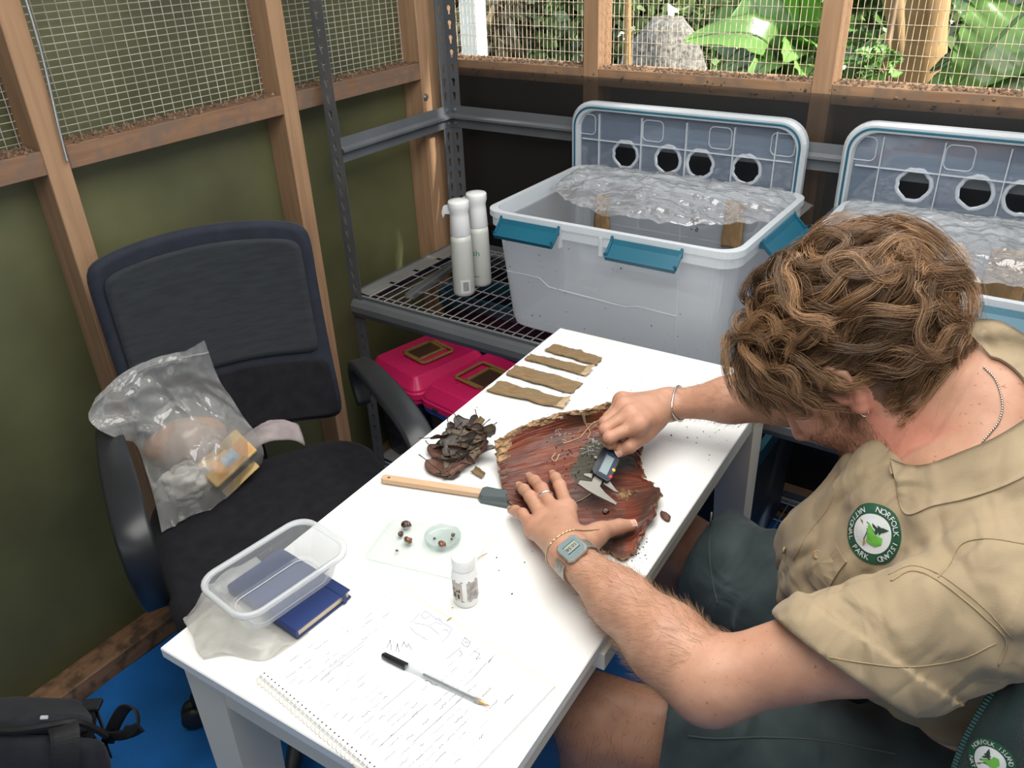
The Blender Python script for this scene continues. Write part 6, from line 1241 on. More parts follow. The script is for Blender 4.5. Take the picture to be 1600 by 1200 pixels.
sh_ = mk('shirt', V, F, MAT['khaki_cloth'], person, smooth=True); bvh_shirt = BVHTree.FromPolygons([tuple(v) for v in V], F.tolist())
def onto(p, bvh=None, off=0.0, start=None):
    """where the line from start through p first meets a garment, lifted by off"""
    s = np.asarray(cam_p if start is None else start, float); d = np.asarray(p, float) - s; d /= np.linalg.norm(d); h = (bvh or bvh_shirt).ray_cast(Vector(s), Vector(d))
    if h[0] is None: return np.asarray(p, float), -d
    n_ = np.array(h[1]); n_ = n_ if n_ @ d < 0 else -n_; return np.array(h[0]) + n_ * off, n_
def conform(VF, c, ax, bvh, off, spread=None):
    """lay a flat piece (drawn in x, y) over a garment about point c: x axis along ax"""
    p, n_ = onto(c, bvh); n_ = np.mean([n_] + [onto(np.asarray(c) + v, bvh)[1] for v in (V3(.015, 0, 0), V3(-.015, 0, 0), V3(0, 0, .015), V3(0, 0, -.015))], 0); R = frame(np.asarray(ax, float) - n_ * (np.asarray(ax, float) @ n_), n_); V, F = VF; W = np.asarray(V, float) @ R.T + p; out = []
    for v, z in zip(W, np.asarray(V)[:, 2]):
        q = v - n_ * ((v - p) @ n_); h = bvh.ray_cast(Vector(q + n_ * .05), Vector(-n_)); b = np.array(h[0]) if h[0] is not None and abs((np.array(h[0]) - q) @ n_) < .03 else q; out.append(b + n_ * (off + z))
    return np.array(out), F
def disc(r, n=40, rings=5, r0=0.0):
    V, F = [], []
    for i in range(rings + 1):
        for k in range(n): a = 2 * math.pi * k / n; q = r0 + (r - r0) * i / rings; V.append((q * math.cos(a), q * math.sin(a), 0))
    for i in range(rings):
        for k in range(n): F.append([i * n + k, i * n + (k + 1) % n, (i + 1) * n + (k + 1) % n, (i + 1) * n + k][::-1])
    return np.array(V, float), F
MAT['badge_green'] = mat('badge_green', (.010, .075, .035), .7, var=.1, scale=120, bump=.3, bscale=900); MAT['badge_white'] = mat('badge_white', (.62, .64, .64), .7, var=.05); MAT['badge_leaf'] = mat('badge_leaf_green', (.13, .42, .05), .7, var=.1); MAT['badge_dark'] = mat('badge_dark', (.02, .05, .03), .7, var=.1); MAT['badge_gold'] = mat('badge_gold', (.40, .28, .08), .7, var=.1)
def arc_text(s, r, a0, a1, size):
    out = []
    for i, chx in enumerate(s):
        if chx == ' ': continue
        a = a0 + (a1 - a0) * i / (len(s) - 1); V, F = text_mesh(chx, size, .0003); V = V @ rz(a - math.pi / 2 if a0 > a1 else a + math.pi / 2).T + V3(r * math.cos(a), r * math.sin(a), 0); out.append((V, F))
    return join(*out)
def badge(c, ax, r, bvh, parent, lower=True):
    rt = mk('badge', *conform(disc(r, 44, 5), c, ax, bvh, .0012), MAT['badge_green'], parent)
    R_ = math.radians
    def bp_(name, VF, off, m): mk(name, *conform(VF, c, ax, bvh, off), MAT[m], rt)
    bp_('badge_field', disc(r * .66, 36, 4), .0017, 'badge_white')
    bp_('badge_lettering', join(arc_text('NORFOLK ISLAND', r * .82, R_(160), R_(14), r * .26), arc_text('NATIONAL PARK', r * .82, R_(200), R_(340), r * .26)), .0022, 'badge_white')
    tree = []
    for y0, w in ((-.30, .34), (-.12, .30), (.06, .24), (.22, .17), (.36, .09)): tree.append(extrude([(-.12 * r - w * r, y0 * r), (-.12 * r + w * r, y0 * r), (-.12 * r, (y0 + .22) * r)], 0, .0003))
    bp_('badge_pine', join(*tree), .0020, 'badge_dark')
    pol = lambda P: extrude([(x * r, y * r) for x, y in P], 0, .0003)
    bp_('badge_bird', join(pol([(-.05, -.12), (.25, -.22), (.42, .05), (.34, .30), (.14, .34), (.02, .12)]), pol([(-.40, -.05), (-.05, -.12), (.02, .12), (-.10, .10)])), .0024, 'badge_leaf')
    bp_('badge_ground', pol([(-.50, -.36), (.40, -.36), (.30, -.26), (-.40, -.26)]), .0024, 'badge_gold')
bx = np.array((-0.1197,0.8585,0.8436)) - np.array((-0.1558,0.8554,0.8760))
badge((-0.1386,0.8568,0.8605), np.array((-0.1237,0.8454,0.8290)) - np.array((-0.1472,0.8668,0.8836)), .034, bvh_shirt, sh_)
# collar: stand and two folded flaps, seams, pockets and buttons
def ribbon(P, w, n_hint, t=.0016):
    """strip of cloth along a path, standing across it"""
    P = np.asarray(P, float); T = np.gradient(P, axis=0); T /= np.linalg.norm(T, axis=1)[:, None]; nh = np.asarray(n_hint, float); nh = nh if nh.ndim == 2 else np.tile(nh, (len(P), 1)); B = nh - T * np.sum(nh * T, 1)[:, None]; B /= np.linalg.norm(B, axis=1)[:, None]; w = np.broadcast_to(w, (len(P),))
    return np.stack([P + B * (w[:, None] * s) for s in np.linspace(0, 1, 6)], 1)
bvh_both = BVHTree.FromPolygons([tuple(v) for v in np.concatenate([SV, BV])], np.concatenate([SF, BF + len(SV)]).tolist())
def flap(edge, fall, parent, name, lift=.006):
    """collar flap lying over neck and shirt, from its folded edge down to its free edge"""
    A, Bp = catmull(edge, 8), catmull(fall, 8); G = np.stack([A + (Bp - A) * s for s in np.linspace(0, 1, 11)], 1); sh = G.shape; dist = []
    for p in G.reshape(-1, 3):
        d = p - cam_p; d /= np.linalg.norm(d); h = bvh_both.ray_cast(Vector(cam_p), Vector(d)); dist.append(h[3] if h[0] is not None and .5 < h[3] < 1.5 else np.nan)
    T = np.array(dist).reshape(sh[:2]); T = np.where(np.isnan(T), np.nanmedian(T), T)
    for k in range(14): Tp = np.pad(T, 1, mode='edge'); T = np.minimum(T, (Tp[:-2, 1:-1] + Tp[2:, 1:-1] + Tp[1:-1, :-2] + Tp[1:-1, 2:]) / 4)
    d = G - cam_p; d /= np.linalg.norm(d, axis=2)[..., None]; prof = lift * (1.4 - .9 * np.linspace(0, 1, 11) ** 2)[None, :]
    G = cam_p + d * (T - prof)[..., None]; V, F, uv, n0 = slab(G, .0030); return mk(name, V, F, MAT['khaki_cloth'], parent, smooth=True)
CE = [(-0.1445,0.9081,0.9397), (-0.1231,0.9179,0.9321), (-0.1029,0.9326,0.9325), (-0.0754,0.9597,0.9434), (-0.0462,0.9899,0.9568), (-0.0209,1.0206,0.9751), (0.0089,1.0620,1.0040)]
CF_ = [(-0.1342,0.9015,0.9199), (-0.1126,0.8894,0.8808), (-0.0860,0.9132,0.8876), (-0.0576,0.9372,0.8931), (-0.0278,0.9649,0.9025), (0.0032,0.9982,0.9185), (0.0441,1.0485,0.9489)]
flap(CE, CF_, sh_, 'collar')
CE2 = [(-0.0740,1.0309,1.0437), (-0.0612,1.0368,1.0392), (-0.0439,1.0411,1.0277), (-0.0279,1.0416,1.0123), (-0.0078,1.0366,0.9846)]
CF2 = [(-0.1151,1.0268,1.0797), (-0.0874,1.0489,1.0832), (-0.0588,1.0618,1.0725), (-0.0265,1.0683,1.0490), (0.0173,1.0631,0.9969)]
flap(CE2, CF2, sh_, 'collar')
def seam(pts, name, r=.0011, m='khaki_seam'):
    P = np.array([onto(p, off=.0004)[0] for p in catmull(pts, 8)]); mk(name, *tube(P, r, 6), MAT[m], sh_, smooth=True)
D1 = 1.0
seam([(-0.1053,0.8448,0.8095), (-0.0871,0.8647,0.8194), (-0.0607,0.8766,0.8095), (-0.0308,0.8842,0.7902), (0.0017,0.8904,0.7660), (0.0291,0.8931,0.7420), (0.0292,0.8745,0.7152)], 'armhole_seam', .0010)
seam([(-0.1098,0.8464,0.8164), (-0.0887,0.8673,0.8248), (-0.0597,0.8810,0.8148), (-0.0285,0.8895,0.7954), (0.0057,0.8960,0.7698), (0.0351,0.8982,0.7431)], 'stitch_line', .0005)
seam([(0.0176,0.9555,0.8429), (-0.0195,0.9340,0.8499), (-0.0451,0.9129,0.8457), (-0.0517,0.8920,0.8225), (-0.0585,0.8790,0.8108)], 'yoke_seam', .0008)
seam([(-0.1437,0.7629,0.7315), (-0.1071,0.7837,0.7239), (-0.0607,0.8124,0.7178), (-0.0115,0.8515,0.7237), (0.0197,0.8844,0.7391)], 'sleeve_crease', .0007)
seam([(-0.1936,0.8611,0.9225), (-0.1905,0.8421,0.8922), (-0.2036,0.8121,0.8627), (-0.2099,0.7891,0.8362)], 'placket_edge', .0008)
pf = [(-.030, .018), (.030, .018), (.032, -.010), (.014, -.026), (0, -.028), (-.014, -.026), (-.032, -.010)]
def dense(poly, t0, t1, k=4):
    P = []; 
    for i in range(len(poly)): a, b = np.array(poly[i]), np.array(poly[(i + 1) % len(poly)]); P += [tuple(a + (b - a) * j / k) for j in range(k)]
    c = np.mean(P, 0); V = [(x, y, t1) for x, y in P] + [(*(c + (np.array(p) - c) * .5), t1) for p in P] + [(*c, t1)] + [(x, y, t0) for x, y in P]; n = len(P); F = []
    for i in range(n): j = (i + 1) % n; F += [[i, j, n + j, n + i], [n + i, n + j, 2 * n], [2 * n + 1 + i, 2 * n + 1 + j, j, i]]
    return np.array(V, float), F
mk('pocket_flap', *conform(dense([(x, -y) for x, y in pf][::-1], 0, .0024), (-0.1744,0.8072,0.8259), np.array((-0.1712,0.8262,0.8499)) - np.array((-0.1929,0.8002,0.8347)), bvh_shirt, .0004), MAT['khaki_cloth'], sh_)
MAT['button'] = mat('horn_button', (.36, .24, .11), .3, var=.2, scale=200)
for c in ((-0.2206,0.7889,0.8467), (-0.1869,0.8085,0.8405)):
    p, n_ = onto(c); mk('button', *xf(join(lathe([(.0045, 0), (.0050, .001), (.0050, .0022), (.0038, .0026), (.0034, .0018), (.001, .0018)], 16)), p + n_ * .001, frame((1, 0, .2) if abs(n_[0]) < .8 else (0, 1, 0), n_)), MAT['button'], sh_, smooth=False)

# --- shorts
def shorts(P):
    d = ell(P, (.035, .895, .565), (.125, .175, .105)); hx = {}
    for H, K, e0 in ((HIPL, KNL, .80), (HIPR, KNR, .86)):
        a = (K - H) / np.linalg.norm(K - H); C_ = H + (K - H) * e0; L = (C_ - H) @ a; q = (P - H) @ a
        fold = .0055 * np.sin(q * 62 + 5 * vnoise(P * 11, 8)) * (.5 + .5 * vnoise(P * 9, 18)) + noise_fold(P, 29, .006, (26, 10, 12)); e = rc(P, H, C_ + a * .02, .100, .094) + fold
        e = smax(e, q - L, .003); e = smax(e, -rc(P, H + (K - H) * (e0 - .12), H + (K - H) * (e0 + .2), .078, .088), .003); d = smin(d, e, .045)
    d = smax(d, P[:, 2] - .735, .01); return d
V, F = sdf_mesh(shorts, (-.46, .56, .40), (.19, 1.20, .76), .0046); MAT['shorts'] = mat('dark_green_cotton', (.048, .070, .070), .88, var=.10, scale=16, bump=.2, bscale=800, sheen=.15, folds=(.6, 14), col2=(.030, .043, .046)); sho = mk('shorts', V, F, MAT['shorts'], person, smooth=True); bvh_shorts = BVHTree.FromPolygons([tuple(v) for v in V], F.tolist())
def seam2(pts, r=.0011):
    P = np.array([onto(p, bvh_shorts, .0004)[0] for p in catmull(pts, 8)]); mk('hem_stitch', *tube(P, r, 5), MAT['shorts_stitch'], sho, smooth=True)
MAT['shorts_stitch'] = mat('pale_green_stitch', (.085, .11, .10), .85, var=.1)
seam2([(-0.2621,0.6249,0.6544), (-0.2323,0.6433,0.6504), (-0.1810,0.6791,0.6495), (-0.1218,0.7166,0.6428), (-0.0468,0.7582,0.6262)])
seam2([(-0.3073,0.7580,0.8906), (-0.3000,0.7395,0.8568), (-0.2876,0.7246,0.8228), (-0.2722,0.7139,0.7920)])

# --- boots
MAT['boot'] = mat('brown_leather', (.085, .035, .018), .45, var=.25, scale=25, bump=.2, bscale=120); MAT['sole'] = mat('dark_sole', (.02, .017, .015), .8)
for A in (ANL, ANR):
    f = lambda P, A=A: smax(smin(rc(P, A + V3(.025, 0, -.045), A + V3(-.16, 0, -.058), .042, .034), rc(P, A + V3(0, 0, -.04), A + V3(.003, 0, .06), .042, .046), .03), -rc(P, A + V3(0, 0, .02), A + V3(0, 0, .12), .038, .042), .003)
    V, F = sdf_mesh(lambda P: smax(f(P), .006 - P[:, 2], .002), A + V3(-.21, -.06, -.092), A + V3(.08, .06, .09), .006); bt = mk('boot', V, F, MAT['boot'], person, smooth=True)
    mk('sole', *xf(loft([ring2(rrect(.225, .080, .038, 6), 0), ring2(rrect(.23, .085, .040, 6), .006), ring2(rrect(.225, .080, .038, 6), .014)], (True, True)), A + V3(-.062, 0, -A[2] + .001)), MAT['sole'], bt)

# --- jewellery and watch
MAT['silver'] = mat('silver', (.62, .60, .56), .25, .95, var=.05); MAT['gold'] = mat('pale_gold', (.56, .42, .22), .3, .9, var=.05); MAT['watch_steel'] = mat('watch_steel', (.36, .345, .31), .42, .8, var=.06, scale=60); MAT['watch_face'] = mat('watch_face', (.15, .21, .215), .5, var=.04); MAT['watch_lcd'] = mat('watch_lcd', (.30, .33, .27), .3, var=.03)
def wrist_ring(c, ax, bvh, off, n=48):
    """points on the skin right round a limb"""
    ax = np.asarray(ax, float) / np.linalg.norm(ax); u = np.cross(ax, UP); u /= np.linalg.norm(u); v = np.cross(u, ax); out = []
    for k in range(n):
        a = 2 * math.pi * k / n; d = u * math.cos(a) + v * math.sin(a); h = bvh.ray_cast(Vector(np.asarray(c) + d * .09), Vector(-d)); p = np.array(h[0]) if h[0] is not None else np.asarray(c) + d * .03
        if np.linalg.norm(p - c) > .075: p = np.asarray(c) + d * .032
        out.append(p + d * off)
    return np.array(out), u, v
axL = (WRL - ELL) / np.linalg.norm(WRL - ELL); axR = (WRR - ELR) / np.linalg.norm(WRR - ELR)
wc = WRL - axL * .018; ringp, u_, v_ = wrist_ring(wc, axL, bvh_skin, .0012)
wt_dir = np.array(cam_p - wc); wt_dir -= axL * (wt_dir @ axL); wt_dir /= np.linalg.norm(wt_dir); wt_dir = wt_dir * .75 + UP * .5 - axL * ((wt_dir * .75 + UP * .5) @ axL); wt_dir /= np.linalg.norm(wt_dir)
h_ = bvh_skin.ray_cast(Vector(wc + wt_dir * .09), Vector(-wt_dir)); wp = np.array(h_[0]); RW = frame(axL, wt_dir)
wa = mk('wristwatch', *xf(loft([[(x * s, y * s, z) for x, y in ((.017, .011), (.012, .0165), (-.012, .0165), (-.017, .011), (-.017, -.011), (-.012, -.0165), (.012, -.0165), (.017, -.011))] for z, s in ((-.002, .92), (.0, 1), (.0045, 1), (.0062, .90))], (True, True)), wp, RW), MAT['watch_steel'], person)
oct_ = lambda s, t, z0, z1: xf(extrude([(x * s, y * t) for x, y in ((.017, .011), (.012, .0165), (-.012, .0165), (-.017, .011), (-.017, -.011), (-.012, -.0165), (.012, -.0165), (.017, -.011))], z0, z1), wp, RW)
mk('face', *oct_(.84, .84, .0060, .0066), MAT['watch_face'], wa); mk('display', *xf(box(-.0050, .0062, -.0085, .0085, .0066, .0070), wp, RW), MAT['watch_lcd'], wa)
mk('display_frame', *xf(join(box(-.0062, -.0052, -.0095, .0095, .0066, .0071), box(.0064, .0072, -.0095, .0095, .0066, .0071)), wp, RW), MAT['navy_plate'], wa)
V, F = text_mesh('10:58', .0075, .0003); mk('digits', *xf((V @ rz(math.pi / 2).T, F), wp + RW @ V3(.0006, 0, .0072), RW), MAT['ink'], wa)
links = []
for k in range(len(ringp)):
    p, q = ringp[k], ringp[(k + 1) % len(ringp)]; m_ = (p + q) / 2; d = m_ - wc; d -= axL * (d @ axL); d /= np.linalg.norm(d)
    if d @ wt_dir > .80: continue
    Rk = frame(axL, d); ln = np.linalg.norm(q - p) * .46
    for s in (-1, 0, 1): links.append(xf(box(s * .0060 - .0028, s * .0060 + .0028, -ln, ln, -.0004, .0016), m_, Rk))
mk('strap_links', *join(*links), MAT['watch_steel'], wa)['kind'] = 'stuff'
bc_ = WRL + axL * .014; rp, _, _ = wrist_ring(bc_, axL * .8 + V3(.25, -.1, 0), bvh_skin, .0014, 60); t_ = np.arange(60); rp = rp + np.stack([0 * t_, 0 * t_, .0006 * np.sin(t_ * 3.1)], 1); mk('chain_bracelet', *tube(rp, .0008 + .0003 * np.sin(t_ * 3.0), 6, closed=True), MAT['gold'], person, smooth=False)
rp, _, _ = wrist_ring(WRR - axR * .020, axR, bvh_skin, .0020, 48); mk('bangle', *tube(rp, .0017, 8, closed=True, flat=(1.0, 1.3)), MAT['silver'], person, smooth=True)
f0, f1 = LF['m'][0], LF['m'][1]; fa = (f1 - f0) / np.linalg.norm(f1 - f0); rc0 = f0 + (f1 - f0) * .62; u = np.cross(fa, UP); u /= np.linalg.norm(u); v = np.cross(u, fa); a_ = np.arange(36) / 36 * 2 * np.pi
mk('finger_ring', *tube(rc0 + .0106 * (np.cos(a_)[:, None] * u + np.sin(a_)[:, None] * v) + fa * (.0012 * np.abs(np.sin(a_ - .4)) ** 6)[:, None], .0014, 8, closed=True, flat=(.7, 1.3)), MAT['silver'], person, smooth=True)
ncp = catmull([(-0.0763,1.0045,1.0386), (-0.0622,0.9746,1.0422), (-0.0522,0.9503,1.0376), (-0.0461,0.9268,1.0321), (-0.0457,0.9043,1.0258), (-0.0498,0.8866,1.0209), (-0.0542,0.8707,1.0167)], 10); nk = []
for p in ncp: q, n_ = onto(p, bvh_skin, .0012); nk.append(q)
nk = np.array(nk); s_ = np.concatenate([[0], np.cumsum(np.linalg.norm(np.diff(nk, axis=0), axis=1))]); m_ = int(s_[-1] / .0026); pts = np.stack([np.interp(np.linspace(0, s_[-1], m_), s_, nk[:, c]) for c in range(3)], 1)
mk('necklace', *join(*[xf(lathe([(.0002, -.0013), (.0010, -.0008), (.0013, 0), (.0010, .0008), (.0002, .0013)], 6), p) for p in pts]), MAT['silver'], person, smooth=True)
mk('earring', *xf(tube([(.0045 * math.cos(a), 0, .0045 * math.sin(a)) for a in np.arange(16) / 16 * 6.283], .0007, 6, closed=True), hw(-.004, .085, -.034), HB), MAT['silver'], person, smooth=True)

# ---------------------------------------------------------------- hair, beard and arm hair as real strands
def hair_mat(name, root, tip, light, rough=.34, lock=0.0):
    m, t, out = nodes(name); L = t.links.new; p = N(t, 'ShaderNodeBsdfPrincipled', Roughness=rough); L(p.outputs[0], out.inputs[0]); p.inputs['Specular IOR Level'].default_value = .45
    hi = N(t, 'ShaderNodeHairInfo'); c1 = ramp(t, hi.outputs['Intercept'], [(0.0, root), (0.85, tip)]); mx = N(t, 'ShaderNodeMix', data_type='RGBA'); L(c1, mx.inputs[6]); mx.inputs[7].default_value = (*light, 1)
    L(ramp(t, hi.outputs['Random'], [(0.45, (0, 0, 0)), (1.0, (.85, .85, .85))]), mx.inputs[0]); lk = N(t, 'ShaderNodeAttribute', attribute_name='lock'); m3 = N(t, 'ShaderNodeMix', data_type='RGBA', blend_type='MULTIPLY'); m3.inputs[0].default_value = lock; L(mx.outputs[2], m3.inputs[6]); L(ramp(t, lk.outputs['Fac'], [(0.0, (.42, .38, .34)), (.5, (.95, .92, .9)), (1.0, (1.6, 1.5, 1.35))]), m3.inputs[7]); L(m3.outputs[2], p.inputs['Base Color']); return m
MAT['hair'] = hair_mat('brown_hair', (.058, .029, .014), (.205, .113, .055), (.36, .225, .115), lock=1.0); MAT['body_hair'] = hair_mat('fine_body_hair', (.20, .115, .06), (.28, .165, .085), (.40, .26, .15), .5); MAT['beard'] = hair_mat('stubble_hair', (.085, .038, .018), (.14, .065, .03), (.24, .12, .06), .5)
def strands(name, P, rad, m, parent, tip=.25):
    """P: strands x points x 3 in room coordinates"""
    ns, npt = P.shape[:2]; cu = bpy.data.hair_curves.new(name); cu.add_curves([npt] * ns); base = ABS[parent.name]
    cu.position_data.foreach_set('vector', (P - base).reshape(-1).astype(np.float32)); a = cu.attributes.get('radius') or cu.attributes.new('radius', 'FLOAT', 'POINT'); r = np.tile(rad * np.interp(np.linspace(0, 1, npt), [0, .5, 1], [1, .9, tip]), ns); a.data.foreach_set('value', r.astype(np.float32))
    cu.materials.append(m); o = bpy.data.objects.new(name, cu); COL.objects.link(o); o.parent = parent; ABS[o.name] = base.copy(); return o
hr = np.random.default_rng(23); EC, ER = V3(-.006, 0, .046), V3(.100, .079, .088)
def hair_line(x): return np.interp(x, [-.12, -.06, -.030, -.012, .000, .022, .030, .050, .075, .12], [-.050, -.046, -.030, .030, .034, .010, .028, .062, .078, .09])
def nvec(P, s): return np.stack([vnoise(P, s), vnoise(P, s + 31), vnoise(P, s + 57)], 1)
NG, NS, NP = 520, 42, 20
D = hr.normal(size=(9000, 3)); D /= np.linalg.norm(D, axis=1)[:, None]; R0 = EC + D * ER; R0 = R0[R0[:, 2] > hair_line(R0[:, 0])]; R0 = R0[:NG]; NG = len(R0)
gl = HB.T @ V3(0, 0, -1)
def on_scalp(p): q = (p - EC) / ER; n = q / ER; n /= np.linalg.norm(n, axis=1)[:, None]; return np.linalg.norm(q, axis=1), n
rear = np.clip((.02 - R0[:, 0]) / .07, 0, 1); lift = hr.uniform(.004, .046, NG) * (0.75 + .25 * (R0[:, 0] < .05)) * (1 + .35 * rear); Ln = hr.uniform(.085, .145, NG) * (1 + .58 * rear); Ln = np.where((R0[:, 2] < .02) & (R0[:, 0] > -.02), Ln * .75, Ln); Ln = np.where((R0[:, 0] > .0) & (R0[:, 2] < .055), Ln * .45, Ln)
Ln = np.where((R0[:, 2] < .015) & (R0[:, 0] < -.025), Ln * 1.25, Ln); ph, lam, amp = hr.uniform(0, 6.28, NG), hr.uniform(.070, .130, NG), hr.uniform(.25, .85, NG)
G = np.zeros((NG, NP, 3)); p = R0 * 1.0; G[:, 0] = p
for k in range(1, NP):
    s = k / (NP - 1); rr, n = on_scalp(p); fr = np.clip((R0[:, 0] - .015) / .05, 0, 1)[:, None]; sg = np.where(np.abs(p[:, 1]) < .012, np.where(hr.random(NG) < .7, 1, -1), np.sign(p[:, 1]))
    back = np.stack([-.80 + 0 * sg, .45 * sg, -.30 + 0 * sg], 1); front = np.stack([.55 + 0 * sg, .62 * sg, -.35 + 0 * sg], 1); d = back * (1 - fr) + front * fr + .85 * nvec(p * 16, 3) + .5 * nvec(R0 * 40, 7)
    d += gl * ((.40 + 1.0 * np.clip(-(R0[:, 2] - .03) / .05, 0, 1) * rear) * s)[:, None]; d -= n * np.sum(d * n, 1)[:, None]; d /= np.linalg.norm(d, axis=1)[:, None]
    th = amp * np.sin(ph + 6.283 * s * Ln / lam); side = np.cross(n, d); d = d * np.cos(th)[:, None] + side * np.sin(th)[:, None]
    want = lift * np.minimum(1, s * 2.6) ** .7 + .010 * np.clip(s - .7, 0, 1) * (ph > 3); have = (rr - 1) * .088; d = d + n * np.clip((want - have) / .012, -1.2, 1.2)[:, None] * .8; d /= np.linalg.norm(d, axis=1)[:, None]
    p = p + d * (Ln / (NP - 1))[:, None]; G[:, k] = p
idx = np.repeat(np.arange(NG), NS); off = hr.normal(0, .0060, (len(idx), 3)); s_ = np.linspace(0, 1, NP)
width = (1.0 - .62 * np.sin(np.pi * np.clip(s_ * .62, 0, 1)) + .28 * s_ ** 3)[None, :, None]
P = G[idx] + off[:, None] * width; fz = hr.normal(0, 1, (len(idx), 3)); P = P + (.0016 * np.sin(s_ * 9 + hr.uniform(0, 6.28, (len(idx), 1))))[..., None] * fz[:, None] * s_[None, :, None]
q = (P - EC) / ER; rad_ = np.linalg.norm(q, axis=2); P = np.where(rad_[..., None] < .985, EC + q / rad_[..., None] * .985 * ER, P)
# loose fly-away strands
m_ = hr.random(len(idx)) < .03; P[m_] += (hr.normal(0, .010, (m_.sum(), 1, 3)) * s_[None, :, None] ** 2)
PW = HC + P @ HB.T
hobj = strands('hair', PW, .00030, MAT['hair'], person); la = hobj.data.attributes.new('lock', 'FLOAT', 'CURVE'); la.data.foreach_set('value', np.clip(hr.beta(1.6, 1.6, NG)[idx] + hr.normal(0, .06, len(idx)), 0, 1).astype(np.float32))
# beard stubble and brows
def on_skin(center_dirs, ln, fall, jit, seed):
    """short hairs from points on the skin: (point, outward normal) pairs"""
    g = np.random.default_rng(seed); out = []
    for p, n_ in center_dirs:
        d = fall - n_ * (fall @ n_); d = d / (np.linalg.norm(d) + 1e-9) + n_ * g.uniform(.25, .8) + g.normal(0, jit, 3); d /= np.linalg.norm(d); L_ = ln * g.uniform(.6, 1.3); out.append([p, p + d * L_ * .5, p + d * L_ + fall * L_ * .15])
    return np.array(out)
fv = (BV[BF].mean(1)); v0, v1, v2 = BV[BF[:, 0]], BV[BF[:, 1]], BV[BF[:, 2]]; fn_ = np.cross(v1 - v0, v2 - v0); fn_ /= np.linalg.norm(fn_, axis=1)[:, None] + 1e-12
lc = (fv - HC) @ HB; inh = np.linalg.norm(fv - HC, axis=1) < .15
jaw = inh & (lc[:, 0] > .004) & (lc[:, 2] < -.030 + .30 * np.clip(np.abs(lc[:, 1]) - .035, 0, 1)) & (lc[:, 2] > -.118) & ~((lc[:, 0] > .086) & (np.abs(lc[:, 2] + .0588) < .012) & (np.abs(lc[:, 1]) < .024)) & ~((lc[:, 2] > -.042) & (np.abs(lc[:, 1]) < .02))
def pick(mask, n, seed): i = np.flatnonzero(mask); g = np.random.default_rng(seed); i = g.choice(i, min(n, len(i)), replace=False) if len(i) else i; return [(fv[k], fn_[k]) for k in i]
fall = HB @ V3(.25, 0, -1)
strands('beard', on_skin(pick(jaw, 3400, 2), .0052, fall, .35, 3), .00018, MAT['beard'], person)
sb = inh & (lc[:, 0] > .004) & (lc[:, 0] < .030) & (lc[:, 2] > -.04) & (lc[:, 2] < .03) & (np.abs(lc[:, 1]) > .05) & (np.abs(lc[:, 1]) < .077)
strands('sideburn', on_skin(pick(sb, 700, 4), .010, fall, .3, 5), .00020, MAT['beard'], person)
br = inh & (lc[:, 0] > .055) & (np.abs(lc[:, 2] - .029) < .0055) & (np.abs(lc[:, 1]) > .010) & (np.abs(lc[:, 1]) < .050)
strands('eyebrows', on_skin(pick(br, 420, 6), .008, HB @ V3(-.5, 0, .1), .3, 7), .00020, MAT['beard'], person)
def limb(a, b, r, t0, t1):
    ab = b - a; t = ((fv - a) @ ab) / (ab @ ab); d = np.linalg.norm(fv - a - np.clip(t, 0, 1)[:, None] * ab, axis=1); return (t > t0) & (t < t1) & (d < r)
strands('arm_hair', on_skin(pick(limb(ELL, WRL, .075, .05, .93), 2600, 8), .013, axL * .8 + V3(-.1, -.45, -.2), .30, 9), .00011, MAT['body_hair'], person)
strands('arm_hair', on_skin(pick(limb(ELR, WRR, .075, .05, .92), 1500, 10), .012, axR * .8 + V3(-.1, .3, -.3), .30, 11), .00011, MAT['body_hair'], person)
strands('leg_hair', on_skin(pick(limb(KNL, ANL, .09, -.1, .8) | limb(HIPL, KNL, .10, .7, 1.1) | limb(KNR, ANR, .09, -.1, .6), 2600, 12), .012, V3(0, -.1, -1), .35, 13), .00013, MAT['beard'], person)

# ---------------------------------------------------------------- the chair the person sits on, and the jacket hung on it
sc_ = np.array([.045, .885, 0]); f2, s2 = V3(-.985, .12, 0), V3(-.12, -.985, 0)
wc_ = empty('work_chair', tuple(sc_), 'black upholstered chair under the seated person, mostly hidden', 'chair')
rg = []
for z, s in ((.350, .90), (.356, .98), (.375, 1.0), (.405, 1.0), (.422, .97), (.430, .88), (.432, .5)): rg.append([sc_ + s2 * (x * s) + f2 * (y * s) + UP * z for x, y in rrect(.50, .48, .10, 8)])
mk('seat', *loft(rg, (True, True)), MAT['black_fabric'], wc_, smooth=True)
rg = []
for z, w, b_ in ((.50, .36, .27), (.53, .42, .272), (.72, .44, .285), (.92, .43, .30), (.96, .38, .305)): rg.append([sc_ + s2 * x + f2 * (y - b_) + UP * z for x, y in rrect(w, .05, .024, 5)])
mk('backrest', *loft(rg, (True, True)), MAT['black_fabric'], wc_, smooth=True)
for sg in (1, -1):
    mk('armrest', *tube(catmull([sc_ + s2 * (.285 * sg) + f2 * a + UP * z for a, z in ((-.20, .36), (-.26, .48), (-.25, .60), (-.15, .640), (.04, .640), (.10, .60), (.08, .48), (.02, .37))], 6), .024, 8, flat=(.5, 1.0)), MAT['black_plastic'], wc_, smooth=True)
mk('back_bar', *tube([sc_ + UP * .345, sc_ - f2 * .27 + UP * .36, sc_ - f2 * .315 + UP * .60], .02, 8), MAT['black_plastic'], wc_, smooth=True)
mk('gas_column', *xf(lathe([(.045, .35), (.045, .31), (.026, .30), (.026, .16), (.034, .16), (.034, .07)], 14), sc_), MAT['black_plastic'], wc_, smooth=True)
